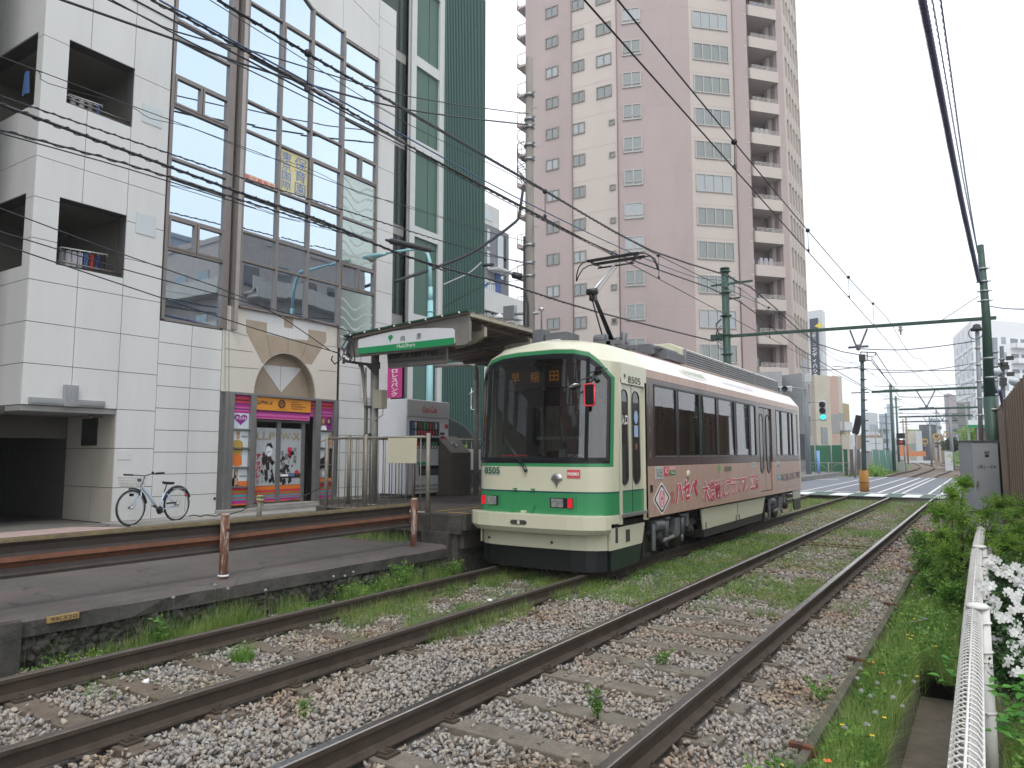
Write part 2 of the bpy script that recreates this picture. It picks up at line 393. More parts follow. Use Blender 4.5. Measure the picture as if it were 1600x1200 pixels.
# low worn slab beside the track (edge x=-6.9), lane behind it, pavement by the shop
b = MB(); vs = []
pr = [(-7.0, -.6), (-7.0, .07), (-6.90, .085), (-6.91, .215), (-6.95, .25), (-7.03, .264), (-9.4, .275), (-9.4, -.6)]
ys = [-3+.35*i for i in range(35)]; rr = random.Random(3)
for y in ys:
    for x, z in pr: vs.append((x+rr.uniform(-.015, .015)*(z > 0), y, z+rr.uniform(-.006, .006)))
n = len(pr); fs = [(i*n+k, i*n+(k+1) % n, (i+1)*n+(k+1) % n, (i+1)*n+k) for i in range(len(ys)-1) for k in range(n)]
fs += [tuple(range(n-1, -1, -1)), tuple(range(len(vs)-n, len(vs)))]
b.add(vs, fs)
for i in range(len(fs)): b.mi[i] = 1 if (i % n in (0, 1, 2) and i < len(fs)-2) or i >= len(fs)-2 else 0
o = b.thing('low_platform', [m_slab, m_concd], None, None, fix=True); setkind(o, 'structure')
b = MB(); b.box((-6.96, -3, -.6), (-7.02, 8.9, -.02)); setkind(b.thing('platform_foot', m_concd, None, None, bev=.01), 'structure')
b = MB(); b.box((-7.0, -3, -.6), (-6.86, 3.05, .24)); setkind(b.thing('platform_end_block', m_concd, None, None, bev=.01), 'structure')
b = MB(); b.box((-30, -3, -.5), (-9.3, 60, .262)); setkind(b.thing('lane', m_lane, None, None), 'structure')
# pavement strip at the building foot with a pinkish broken paving and a kerb
b = MB(); b.box((-14.3, 7.6, .2), (-13.25, 17.4, .33)); b.box((-14.9, 10.0, .3), (-13.9, 12.9, .41))
setkind(b.thing('pavement', m_conc, None, None, bev=.008), 'structure')
b = MB(); b.prism([(-13.9,4.2,.28),(-12.4,4.6,.28),(-12.1,6.4,.28),(-12.45,6.9,.28),(-12.7,7.4,.28),(-13.3,7.3,.28),(-13.9,6.9,.28)], (0,0,.045))
setkind(b.thing('broken_paving', M('pink_paving', (.42,.31,.29), .85, var=.15, scale=6, fine=.15), None, None), 'structure')
b = MB(); b.box((-22, -2, .2), (-13.95, 7.7, .30)); setkind(b.thing('entrance_floor', M('entrance_tiles', (.17,.165,.15), .6, var=.15, scale=4, fine=.15), None, None), 'structure')
# tall platform: deck, dark edge, foot wall
m_deck = M('platform_asphalt', (.075,.066,.058), .85, var=.25, scale=2, bump=.5, bscale=130, fine=.3)
b = MB(); b.box((-9.95, 9.02, .2), (-6.72, 24, .728)); b.box((-11.6, 10.6, .2), (-9.95, 24, .726)); setkind(b.thing('platform', m_deck, None, None, bev=.01), 'structure')
b = MB(); b.box((-6.86, 8.95, .48), (-6.62, 24, .732)); b.box((-8.6, 8.93, .42), (-6.70, 9.02, .715)); b.box((-7.45,8.90,.2),(-7.3,9.02,.70))
setkind(b.thing('platform_edge', m_concd, None, None, bev=.012), 'structure')
b = MB(); b.box((-6.95, 8.98, -.6), (-6.80, 24, .49)); b.box((-7.35,8.88,-.6),(-6.9,8.98,.45)); setkind(b.thing('platform_wall', m_concd, None, None, bev=.01), 'structure')
b = MB(); b.box((-7.35, 9.1, .7335), (-7.29, 20, .7345)); b.box((-7.05, 9.05, .7335), (-6.66, 9.12, .7345))
setkind(b.thing('warning_line', M('yellow_line', (.42,.24,.05), .8, var=.35, scale=9), None, None), 'structure')
# road crossing the tracks
NE = [W(1240,781,z=0), W(1502,781,z=0)]
yn, yf = 31.0, 58.0
b = MB(); b.poly([(-120, yn+2.5, .002), (-7, yn+.8, .002), (-.55, yn, .002), (60, yn-.5, .002), (60, yf, .002), (-.55, yf, .002), (-7, yf+.5, .002), (-120, yf+2, .002)])
setkind(b.thing('road', m_road, None, None), 'structure')
b = MB(); b.prism([(-120, yn+2.5, -.63), (-7, yn+.8, -.63), (-.55, yn, -.63), (60, yn-.5, -.63), (60, yn+2, -.63), (-120, yn+4, -.63)], (0,0,.628)); setkind(b.thing('road_edge', m_conc, None, None), 'structure')
b = MB(); b.poly([(-16, yn+1.0, .006), (-.55, yn+.03, .006), (-.55, yn+2.9, .006), (-16, yn+3.9, .006)])
setkind(b.thing('green_crossing_strip', M('faded_green_paint', (.15,.20,.18), .98, var=.15, scale=1.5, spec=.05), None, None), 'structure')
k = 0
for px0, px1 in ((1362,1392),(1420,1447),(1468,1497),(1305,1335),(1240,1268),(1180,1205)):
    a = W(px0, 771, z=0.0); c = W(px1, 771, z=0.0)
    b = MB(); b.poly([(a.x, yn+.4, .010), (c.x, yn+.4, .010), (c.x, yn+2.6, .010), (a.x, yn+2.6, .010)])
    setkind(b.thing('crosswalk_stripe', m_mark, None, None), 'structure')
b = MB()
for x in (-6.9, -6.0, -4.75, -3.95, -3.4, -3.05, -2.1, -1.65, -.75):
    w = .06 if x in (-3.95, -.75) else .05
    b.poly([(x-w, yn+3.2, .010), (x+w, yn+3.2, .010), (x+w, yf-.6, .010), (x-w, yf-.6, .010)])
b.poly([(-16, yn+4.1, .011), (-.6, yn+3.05, .011), (-.6, yn+3.25, .011), (-16, yn+4.3, .011)])
b.poly([(-30, 44, .011), (-9, 43.0, .011), (-9, 43.3, .011), (-30, 44.3, .011)])
b.poly([(-26, 51, .011), (-8, 50, .011), (-8, 50.4, .011), (-26, 51.4, .011)])
setkind(b.thing('road_marking', m_mark, None, None), 'structure')
# kerbed corner beyond the road at left, verge beyond
b = MB(); b.prism([(-90, 66, -.1), (-16.5, 60, -.1), (-10.8, 59.2, -.1), (-9.8, 62, -.1), (-9.8, 66, -.1), (-90, 74, -.1)], (0,0,.25)); setkind(b.thing('kerbed_corner', m_conc, None, None), 'structure')
m_far = M('far_grassy_verge', (.085,.14,.04), .95, var=.4, scale=.8, col2=(.19,.17,.13), thr=(.5,.62))
b = MB(); b.poly([(-10.5, yf+.5, -.21), (6, yf, -.21), (22, 240, -.21), (-24, 240, -.21)]); setkind(b.thing('verge', m_far, None, None), 'structure')

# ================================================================ RAILS
prof = [(-.063,-.153),(-.063,-.143),(-.02,-.132),(-.0085,-.12),(-.0085,-.045),(-.032,-.034),(-.0325,-.006),(-.026,0),(.026,0),(.0325,-.006),(.032,-.034),(.0085,-.045),(.0085,-.12),(.02,-.132),(.063,-.143),(.063,-.153)]
CUR = {1:[(1401,739.5),(1425,734.5),(1437,730),(1437,727),(1428,723.5),(1416,720.5),(1405,718.5)],
       2:[(1437,739.5),(1452,735),(1459,731.5),(1459,728.5),(1447,725),(1432,721.5),(1420,719)],
       3:[(1466,741.0),(1480,737),(1487,733),(1487,730),(1477,727.5),(1462,723.5),(1452,721)],
       4:[(1500,741.0),(1508,736.5),(1510,733),(1502,729.5),(1490,727),(1478,724.5),(1470,722.5)]}
XR = {1: -6.121, 2: -4.684, 3: -3.220, 4: -1.783}
labels = {1:'dull brown rail nearest the platform, first from the left', 2:'dull brown rail on the right of the tram track',
          3:'shiny rail in the middle, left rail of the empty track', 4:'shiny rail nearest the grass verge, rightmost of the four'}
def smooth_path(P, n=4):
    out = []
    for i in range(len(P)-1):
        p0 = P[max(i-1, 0)]; p1 = P[i]; p2 = P[i+1]; p3 = P[min(i+2, len(P)-1)]
        for k in range(n):
            t = k/n; out.append(.5*((2*p1)+(p2-p0)*t+(2*p0-5*p1+4*p2-p3)*t*t+(3*p1-p0-3*p2+p3)*t**3))
    return out+[P[-1]]
for k, x in XR.items():
    pts = [V(x, y, 0) for y in (-3, 0, 4, 9, 16, 24, 33, 42, 50)] + smooth_path([W(px, py, z=0.0) for px, py in CUR[k]])
    b = MB(); b.sweep(prof, pts)
    top = set((6, 7, 8)); n = len(prof)
    for i in range(len(b.f)-2):
        if i % n in top: b.mi[i] = 1
    for i in range(9): pass
    b.thing('rail', [m_railside, m_railtop if k > 2 else m_raildull], labels[k], 'rail', 'the four tram rails', org=V(x, -3, -.153))
b = MB(); lp1 = [V(XR[1]-.9, yf-.5, 0)]+smooth_path([W(px, py, z=0.0)+V(-.9,0,0) for px, py in CUR[1]]); rp1 = [V(XR[4]+.9, yf-.5, 0)]+smooth_path([W(px, py, z=0.0)+V(.9,0,0) for px, py in CUR[4]])
m0 = min(len(lp1), len(rp1)); vs = [V(p.x, p.y, -.165) for i in range(m0) for p in (lp1[i], rp1[i])]; b.add(vs, [(2*i, 2*i+1, 2*i+3, 2*i+2) for i in range(m0-1)])
setkind(b.thing('far_ballast', M('far_ballast_brown', (.16,.12,.095), .95, var=.3, scale=3, fine=.2, col2=(.24,.22,.20), thr=(.5,.7)), None, None), 'structure')
b = MB(); b.prism([(-11, yf-.2, -.62), (8, yf-.2, -.62), (8, yf+.15, -.62), (-11, yf+.4, -.62)], (0,0,.618)); setkind(b.thing('road_edge', m_conc, None, None), 'structure')
# ================================================================ SLEEPERS
m_slp = M('sleeper_concrete', (.17,.15,.12), .9, var=.3, scale=3, bump=.5, bscale=50, fine=.25, col2=(.10,.085,.065), thr=(.45,.7))
m_slp2 = M('sleeper_stained', (.125,.095,.072), .9, var=.35, scale=3, bump=.5, bscale=50, fine=.25, col2=(.16,.14,.11), thr=(.45,.7))
def sleeper(name, mat, label, group):
    r = E(name, (0,0,0), label, 'sleeper', group)
    b = MB(); b.prism([(-1.0,-.11,-.30),(-1.0,.11,-.30),(-1.0,.095,-.16),(-1.0,-.095,-.16)], (2.0,0,0)); b.ob('block', mat, r, bev=.008)
    for s in (-1, 1):
        for q in (-1, 1):
            cx = s*.7185 + q*.105
            b = MB(); b.cbox((cx, 0, -.152), (.09, .12, .014)); b.cbox((cx-q*.02, 0, -.140), (.075, .075, .012))
            b.cyl((cx, 0, -.14), (cx, 0, -.118), .017, n=6); b.cyl((cx, 0, -.12), (cx, 0, -.098), .009, n=6)
            b.ob('rail_clip', m_railside, r)
    return r
SL = []
g1, g2 = 'concrete sleepers under the tram track', 'concrete sleepers under the empty track'
protoL = sleeper('sleeper', m_slp2, 'brown stained sleeper under the rails of the tram track', g1)
protoR = sleeper('sleeper', m_slp, 'grey concrete sleeper under the rails of the empty track', g2)
ysL = [2.70-.655*2+.655*i for i in range(22)]; ysR = [4.74-.663*5+.663*i for i in range(45)]
ysL = [y for y in ysL if y > .5]; ysR = [y for y in ysR if 1.3 < y < 30.6]
for proto, ys_, x in ((protoL, ysL, -5.4025), (protoR, ysR, -2.5015)):
    for i, y in enumerate(ys_):
        loc = (x+random.uniform(-.02, .02), y, random.uniform(-.006, .004))
        if i == 0: proto.location = loc
        else: dup(proto, loc, rz=random.uniform(-.02, .02))
# ================================================================ BALLAST STONES
phi = (1+5**.5)/2
ico = np.array([(-1,phi,0),(1,phi,0),(-1,-phi,0),(1,-phi,0),(0,-1,phi),(0,1,phi),(0,-1,-phi),(0,1,-phi),(phi,0,-1),(phi,0,1),(-phi,0,-1),(-phi,0,1)])/1.9
icf = np.array([(0,11,5),(0,5,1),(0,1,7),(0,7,10),(0,10,11),(1,5,9),(5,11,4),(11,10,2),(10,7,6),(7,1,8),(3,9,4),(3,4,2),(3,2,6),(3,6,8),(3,8,9),(4,9,5),(2,4,11),(6,2,10),(8,6,7),(9,8,1)])
def rotm(n):
    q = RG.normal(size=(n, 4)); q /= np.linalg.norm(q, axis=1)[:, None]; w, x, y, z = q.T
    return np.stack([np.stack([1-2*(y*y+z*z), 2*(x*y-z*w), 2*(x*z+y*w)], 1), np.stack([2*(x*y+z*w), 1-2*(x*x+z*z), 2*(y*z-x*w)], 1), np.stack([2*(x*z-y*w), 2*(y*z+x*w), 1-2*(x*x+y*y)], 1)], 1)
def stones(name, pos, size, mat, label):
    n = len(pos); v = ico[None]*(1+RG.uniform(-.48, .40, (n, 12, 1)))+RG.uniform(-.12, .12, (n, 12, 3))
    v = v*(size[:, None, None]*np.stack([RG.uniform(.8, 1.25, n), RG.uniform(.5, .95, n), RG.uniform(.32, .66, n)], 1)[:, None, :]*1.12)
    v = np.einsum('nij,nkj->nki', rotm(n), v)+pos[:, None, :]
    f = (icf[None]+(np.arange(n)*12)[:, None, None]).reshape(-1)
    return np_ob(name, v.reshape(-1, 3), f, 3, mat, label, 'stuff')
def ballast(y0, y1, dens, s0, s1):
    x0, x1 = -6.93, -1.02; n = int((x1-x0)*(y1-y0)*dens)
    x = RG.uniform(x0, x1, n); y = RG.uniform(y0, y1, n); z = RG.uniform(-.215, -.165, n)
    z += np.where((x > -4.3) & (x < -3.6), .02, 0); z -= np.where(x > -1.35, .015, 0)+np.where(x < -6.5, .02, 0)
    ok = np.ones(n, bool)
    for xr in XR.values(): ok &= np.abs(x-xr) > .085
    for ys_, xc in ((ysL, -5.4025), (ysR, -2.5015)):
        a = np.array(ys_); d = np.abs(y[:, None]-a[None]).min(1)
        on = (d < .108) & (np.abs(x-xc) < 1.02); ok &= ~(on & (RG.random(n) > .05))
        z = np.where(on, -.15, z)
    s = RG.uniform(s0, s1, n)
    return np.stack([x, y, z], 1)[ok], s[ok]
m_bal = islandmat('ballast_stone', [(.18,.14,.115),(.28,.26,.235),(.37,.345,.305),(.25,.205,.165),(.43,.405,.365),(.26,.265,.275),(.45,.40,.32),(.19,.185,.185),(.39,.37,.335),(.15,.125,.11)], bump=.35)
p1, s1 = ballast(.6, 10, 1450, .012, .026); p2, s2 = ballast(10, 32, 520, .019, .034)
stones('ballast', np.concatenate([p1, p2]), np.concatenate([s1, s2]), m_bal, 'grey and brown crushed stone ballast between the rails and sleepers')
# ballast retaining boards with rusty posts
m_board = M('board_concrete', (.10,.085,.07), .9, var=.3, scale=4, bump=.4, fine=.2, col2=(.06,.05,.04))
bp = [W(1230,1225,z=-.1), W(1262,1197,z=-.1), W(1325,1110,z=-.1), W(1352,1040,z=-.1), W(1380,988,z=-.1), W(1402,945,z=-.1), W(1424,880,z=-.1), W(1440,832,z=-.1)]
ypo = [1.6, 3.0, 4.72, 6.9, 9.6, 12.4, 15.6, 19]
for i in range(len(ypo)-1):
    a = V(-.965-.006*ypo[i]*(.6), ypo[i], 0); c = V(-.965-.006*ypo[i+1]*.6, ypo[i+1]-.02, 0)
    b = MB(); b.prism([a+V(-.028,0,-.42), a+V(.028,0,-.42), a+V(.028,0,-.095), a+V(-.028,0,-.095)], c-a)
    b.thing('retaining_board', m_board, ['weathered board at the near corner of the verge', 'weathered board before the first rusty clamp', 'long board between the two nearest clamps along the verge',
            'third board along the ballast, half hidden by grass', 'fourth board along the ballast beside the dandelions', 'fifth board along the ballast by the white flowers', 'farthest board, fading into the weeds'][i], 'kerb board', 'boards holding back the ballast', bev=.005)
    b = MB(); b.box((c.x-.05, c.y-.01, -.5), (c.x+.06, c.y+.035, -.075)); b.box((c.x-.10, c.y-.015, -.10), (c.x-.03, c.y+.04, -.07))
    b.thing('board_clamp', m_rust, 'small rusty clamp post gripping the joint of two boards', 'clamp', 'rusty clamps on the boards', bev=.003)
# rough dark stonework under the lip of the low platform
nn = 900; pz = np.stack([RG.uniform(-7.01, -6.965, nn), RG.uniform(3.05, 8.9, nn), RG.uniform(-.2, .06, nn)], 1)
stones('platform_stonework', pz, RG.uniform(.03, .085, nn), m_concd, 'rough dark stonework below the edge of the low platform')
# thin rusty pipe across the track, bond cable
for dy, l in ((0, 'nearer rusty rod lying across the empty track'), (.35, 'farther rusty rod lying across the empty track')):
    b = MB(); b.cyl((-4.3, 15.7+dy, -.145), (-1.45, 15.3+dy, -.145), .018, n=6); b.thing('rusty_rod', m_rustp, l, 'rod', 'rusty rods across the track')
# ================================================================ GRASS AND WEEDS (stuff) and single plants (things)
def blades(base, h, w, lean, seg=3):
    """base (n,3), heights (n,), widths (n,), lean (n,) -> verts, quads"""
    n = len(base); a = RG.uniform(0, 2*math.pi, n); d = np.stack([np.cos(a), np.sin(a), np.zeros(n)], 1); s = np.stack([-np.sin(a), np.cos(a), np.zeros(n)], 1)
    s = s*np.cos(.9)+d*np.sin(.0); rows = []
    for k in range(seg+1):
        t = k/seg; c = base+d*(lean*h*t*t)[:, None]+np.array([0,0,1.])[None]*(h*t*(1-.25*lean*t))[:, None]
        ww = (w*(1-t*.92)/2)[:, None]; rows += [c-s*ww, c+s*ww]
    v = np.stack(rows, 1); f = []
    for k in range(seg): f.append([2*k, 2*k+1, 2*k+3, 2*k+2])
    f = np.array(f); f = (f[None]+(np.arange(n)*(2*(seg+1)))[:, None, None]).reshape(-1)
    return v.reshape(-1, 3), f
def leaves(c, size, up=.5, asp=.5):
    """small diamond leaves, folded, around points c"""
    n = len(c); d = RG.normal(size=(n, 3)); d[:, 2] = np.abs(d[:, 2])*up; d /= np.linalg.norm(d, axis=1)[:, None]
    u = np.cross(d, RG.normal(size=(n, 3))); u /= np.linalg.norm(u, axis=1)[:, None]; nn = np.cross(d, u); s = size[:, None]
    v = np.stack([c, c+d*s*.5+u*s*asp*.5+nn*s*.08, c+d*s, c+d*s*.5-u*s*asp*.5+nn*s*.08], 1)
    f = (np.array([0,1,2,3])[None]+(np.arange(n)*4)[:, None]).reshape(-1)
    return v.reshape(-1, 3), f
def patchpts(x0, x1, y0, y1, n, clump=.5, seed=0):
    x = RG.uniform(x0, x1, n); y = RG.uniform(y0, y1, n)
    f = np.sin(x*5.1+seed)+np.sin(y*2.3+seed*1.7)+np.sin((x+y)*7.3+seed)*.7+np.sin(x*13-y*9+seed)*.5
    ok = f > (clump*4-2.6); return x[ok], y[ok]
GV, GF, GN = [], [], 0
def addg(v, f):
    global GN
    GV.append(v); GF.append(f+GN); GN += len(v)
def grass(x0, x1, y0, y1, n, h0, h1, z, w=.006, clump=.5, lean=.6, seed=0):
    x, y = patchpts(x0, x1, y0, y1, n, clump, seed); k = len(x)
    if k: addg(*blades(np.stack([x, y, np.full(k, z)], 1), RG.uniform(h0, h1, k), RG.uniform(.6, 1.3, k)*w, RG.uniform(.1, 1, k)*lean))
# verge right of the ballast
grass(-.92, -.62, 2.0, 5, 9000, .06, .30, -.28, .009, .35, 1.5)
grass(-.86, -.62, 2.0, 5, 2500, .2, .38, -.28, .011, .6, 1.0, 31)
grass(-.92, -.62, 5, 7.6, 8000, .06, .30, -.28, .008, .35, 1.2, 41)
grass(-.92, -.45, 7.6, 10, 8000, .06, .30, -.28, .008, .35, 1.4, 2)
grass(-.88, -.60, 5, 10, 4000, .2, .38, -.28, .010, .6, .9, 32)
grass(-1.02, -.15, 10, 20, 20000, .1, .36, -.28, .009, .2, .7, 3)
grass(-1.3, 0.1, 20, 31, 9000, .06, .22, -.24, .012, .3, .6, 4)
grass(-.45, -.28, 7.2, 10, 3000, .1, .3, -.28, .006, .1, 1.1, 5)
# foot of the low platform
grass(-6.9, -6.35, 2.9, 9.2, 34000, .03, .17, -.2, .007, .78, 1.2, 6)
grass(-6.9, -6.6, 3.2, 9.0, 9000, .12, .36, -.2, .006, .5, .7, 46)
grass(-6.3, -4.4, 5.6, 9.4, 26000, .05, .20, -.19, .006, .66, .8, 7)
grass(-4.55, -3.35, 8.2, 17, 42000, .05, .16, -.19, .007, .56, .7, 8)
grass(-4.55, -3.35, 17, 31, 13000, .04, .13, -.19, .011, .45, .6, 9)
grass(-3.1, -1.9, 12, 19, 7000, .03, .12, -.18, .008, .62, .6, 10)
grass(-6.9, -1.0, 25.5, 31, 26000, .05, .15, -.19, .012, .35, .5, 11)
grass(-3.1, -1.9, 18, 25.5, 7000, .03, .12, -.18, .010, .55, .6, 12)
grass(-6.3, -4.2, 3.2, 6.2, 1500, .03, .12, -.19, .005, .72, .8, 13)
grass(-6.5, -4.4, 21.4, 31, 12000, .04, .14, -.19, .010, .45, .6, 14)
grass(-3.05, -1.95, 8.4, 11.2, 7000, .04, .15, -.18, .007, .62, .9, 50)
grass(-1.65, -1.3, 8, 13, 2500, .03, .12, -.18, .006, .7, .9, 51)
grass(-6.0, -4.8, 3.0, 5.6, 2500, .03, .12, -.19, .005, .74, .9, 52)
# beyond the road
grass(-13, -7.6, 58.8, 85, 9000, .1, .32, -.21, .05, .35, .5, 15)
grass(-7.6, 2, 58.6, 60.5, 2500, .08, .2, -.21, .03, .4, .5, 35)
grass(-4, 12, 90, 170, 4000, .1, .3, -.21, .08, .3, .5, 36)
# garden at right under the shrubs and behind the fence
grass(-.02, .6, 1.6, 6, 9000, .1, .34, -.3, .007, .1, .8, 16)
grass(-.28, 3, 6, 16, 16000, .1, .32, -.3, .009, .2, .8, 17)
# lane weeds, foot of the shop, fence foot
grass(-9.7, -7.6, 8.6, 9.0, 1500, .05, .25, .26, .006, .3, .8, 18)
grass(-10.4, -8.9, 6.6, 9.3, 1500, .03, .12, .26, .006, .55, .8, 19)
for x0, x1, y0, y1, n in ((-.95,-.6,2.2,6,160),(-.95,-.5,6,12,420),(-6.85,-6.45,3,9.2,140),(-.45,-.25,7.4,11,160),(-1,-.2,12,22,300),(-6,-4.9,5.5,9,60)):
    x = RG.uniform(x0, x1, n); y = RG.uniform(y0, y1, n); hh = RG.uniform(.25, .5, n); bb_ = np.stack([x, y, np.full(n, -.26 if x0 > -2 else -.19)], 1); addg(*blades(bb_, hh, np.full(n, .004), RG.uniform(.2, .9, n)))
m_grass = leafmat('grass_blades', (.06,.17,.02), (.36,.46,.13), .45)
np_ob('grass', np.concatenate(GV), np.concatenate(GF), 4, m_grass, 'green weedy grass along the tracks, the platform foot and the verge', 'stuff')
# broad-leaved ground weeds as one stuff object
LV, LF, LN = [], [], 0
def weedmat(x0, x1, y0, y1, n, z, h, s, clump=.5, seed=0):
    global LN
    x, y = patchpts(x0, x1, y0, y1, n, clump, seed); k = len(x)
    c = np.stack([x, y, z+RG.random(k)**1.5*h], 1); v, f = leaves(c, RG.uniform(.6, 1.3, k)*s, .6)
    LV.append(v); LF.append(f+LN); LN += len(v)
weedmat(-.92, -.63, 2, 7.4, 9000, -.27, .22, .04, .35, 21)
weedmat(-.93, -.35, 7.4, 20, 22000, -.27, .28, .04, .35, 22)
weedmat(-4.5, -3.4, 8.6, 16.5, 26000, -.19, .10, .026, .42, 23)
weedmat(-3.05, -1.95, 8.2, 11.5, 4500, -.17, .09, .026, .66, 54)
weedmat(-3.0, -1.95, 11.5, 19, 6000, -.17, .08, .025, .66, 24)
weedmat(-6.85, -6.4, 6.5, 9.0, 5000, -.19, .22, .03, .5, 25)
weedmat(-6.85, -6.45, 2.8, 6.5, 3500, -.19, .10, .028, .55, 26)
weedmat(-6.0, -4.75, 6.4, 9.0, 4000, -.18, .08, .024, .6, 27)
weedmat(-.28, 2.5, 7, 16, 16000, -.3, .35, .045, .2, 28)
weedmat(.02, .6, 1.8, 6, 9000, -.3, .35, .04, .1, 29)
weedmat(-6.8, -1.1, 20, 31, 9000, -.18, .07, .03, .6, 30)
m_weed = leafmat('weed_leaves', (.055,.17,.025), (.24,.42,.08), .4)
np_ob('weeds', np.concatenate(LV), np.concatenate(LF), 4, m_weed, 'low broad leaved weeds spreading between the tracks and on the verge', 'stuff')
m_stem = M('green_stem', (.09,.17,.04), .7)
m_tuft = leafmat('tuft_blades', (.09,.24,.02), (.26,.45,.07), .4)
def tuft(x, y, z, n, r, h, label, w=.006, lean=.8):
    a = RG.uniform(0, 6.28, n); q = r*np.sqrt(RG.random(n)); base = np.stack([x+q*np.cos(a), y+q*np.sin(a), np.full(n, z)], 1)
    v, f = blades(base, RG.uniform(.4, 1, n)*h, RG.uniform(.7, 1.3, n)*w, RG.uniform(.2, 1, n)*lean)
    np_ob('grass_tuft', v, f, 4, m_tuft, label, None, 'grass tuft', group='tufts of tall grass by the rails')
p = W(378,1030,z=-.17); tuft(p.x, p.y, -.19, 420, .11, .20, 'bright green grass tuft between the rails of the near tram track')
p = W(95,1030,z=-.17); tuft(p.x-.1, p.y, -.19, 130, .12, .34, 'arching grass tuft under the yellow number plate', .011, 1.3)
p = W(140,1085,z=-.17); tuft(p.x, p.y, -.19, 9, .03, .24, 'few thin blades leaning against the leftmost rail', .007, 1)
p = W(555,1000,z=-.17); tuft(p.x, p.y, -.19, 60, .12, .14, 'thin pale tuft left of the second rail', .005)
p = W(480,1120,z=-.17); tuft(p.x, p.y, -.19, 60, .07, .16, 'thin tuft with tall stalks beside the second rail', .005)
p = W(1355,838,z=-.17); tuft(p.x, p.y, -.19, 300, .3, .22, 'bushy grass tuft between the rails near the crossing', .010)
p = W(1322,1095,z=-.2); tuft(-.9, 5.0, -.27, 120, .08, .30, 'long grass blades hanging over the retaining board', .008, 1.2)
def weedplant(x, y, z, h, spread, nl, ls, label, name='weed', stems=5, mat=None, cat='weed'):
    r = E(name, (x, y, z), label, cat, 'leafy weeds growing by the track'); b = MB(); C = []
    for i in range(stems):
        a = random.uniform(0, 6.28); q = random.uniform(.3, 1)*spread; hh = h*random.uniform(.6, 1); tip = V(x+math.cos(a)*q, y+math.sin(a)*q, z+hh)
        mid = V(x, y, z)*.5+tip*.5+V(0,0,hh*.12); b.tube([(x, y, z), mid, tip], [.004, .003, .0015], 5)
        for k in range(nl//stems):
            t = random.uniform(.25, 1); pp = (V(x,y,z)*(1-t)**2+mid*2*t*(1-t)+tip*t*t); C.append((pp.x+random.gauss(0, spread*.12), pp.y+random.gauss(0, spread*.12), pp.z+random.gauss(0, .012)))
    b.ob('stem', m_stem, r); C = np.array(C); v, f = leaves(C, RG.uniform(.6, 1.2, len(C))*ls, .7, .4); np_ob('foliage', v, f, 4, mat or m_weed, parent=r)
p = W(935,1125,z=-.17); weedplant(p.x, p.y, -.19, .26, .09, 170, .035, 'weed with reddish top growing in the ballast, nearest of the empty track')
p = W(1030,1040,z=-.17); weedplant(p.x, p.y, -.19, .15, .14, 130, .035, 'spreading grey green weed in the ballast behind the tall one')
p = W(478,1110,z=-.17); weedplant(p.x, p.y, -.19, .13, .07, 80, .025, 'small light weed in the ballast between the two tracks')
p = W(575,915,z=-.17); weedplant(-6.62, p.y, -.19, .40, .16, 420, .05, 'dark green bushy weed against the platform foot')
p = W(130,1020,z=-.17); weedplant(-6.6, p.y+.5, -.19, .3, .08, 90, .06, 'narrow leaved weed right of the number plate')
p = W(690,900,z=-.17); weedplant(-6.6, p.y, -.19, .28, .14, 200, .045, 'leafy weed by the platform corner post')
p = W(1345,1060,z=-.15); weedplant(-1.12, 5.9, -.19, .2, .12, 110, .04, 'grey green weed leaning on the retaining board')
p = W(1250,1180,z=-.15); weedplant(-1.02, 4.05, -.2, .3, .14, 150, .05, 'weed with yellow flowers at the near board corner')
p = W(1310,1100,z=-.15); weedplant(-1.9, 13.5, -.19, .2, .15, 120, .05, 'low weed hugging the rightmost rail')
m_puff = leafmat('dandelion_fluff', (.6,.6,.58), (.8,.8,.78), .5)
m_poppy = M('poppy_petals', (.85,.16,.05), .6); m_yel = M('yellow_petals', (.8,.55,.02), .6)
def flower(px, py, z, kind, x=None):
    p = W(px, py, z=z) if x is None else W(px, py, x=x); z = p.z
    g = {'dandelion_clock':('white fluffy dandelion clock on a thin stalk', 'dandelion', 'dandelion clocks along the tracks'), 'poppy':('small orange poppy on a thin stalk', 'poppy', 'orange poppies by the track'), 'dandelion':('small yellow flower head on a stalk', 'flower', 'yellow flowers by the track')}[kind]
    r = E(kind, (p.x, p.y, z-.2), g[0], g[1], g[2]); b = MB(); b.tube([(p.x, p.y, z-.22), (p.x+.01, p.y, z-.1), p], .0016, 5); b.ob('stem', m_stem, r)
    if kind == 'dandelion_clock':
        d = RG.normal(size=(90, 3)); d /= np.linalg.norm(d, axis=1)[:, None]; v, f = leaves(np.array(p)[None]+d*.008, np.full(90, .014), 1, .35); np_ob('seed_head', v, f, 4, m_puff, parent=r)
    else:
        b = MB(); n = 5
        for i in range(n):
            a = 6.28*i/n; s = .022 if kind == 'poppy' else .013
            b.poly([p, p+V(math.cos(a-.5)*s, math.sin(a-.5)*s, s*.5), p+V(math.cos(a)*s*1.2, math.sin(a)*s*1.2, s*.7), p+V(math.cos(a+.5)*s, math.sin(a+.5)*s, s*.5)])
        b.ob('petals', m_poppy if kind == 'poppy' else m_yel, r)
for q in ((1425,972,-.05),(1446,967,-.05),(1449,989,-.05),(1413,1056,-.08),(1428,1066,-.08),(1405,1068,-.1),(1410,1104,-.1),(1425,915,-.03),(1418,905,-.03),(1470,914,0),(1405,1065,-.1),(1345,1045,-.05)): flower(*q, 'dandelion_clock')
rr = random.Random(12)
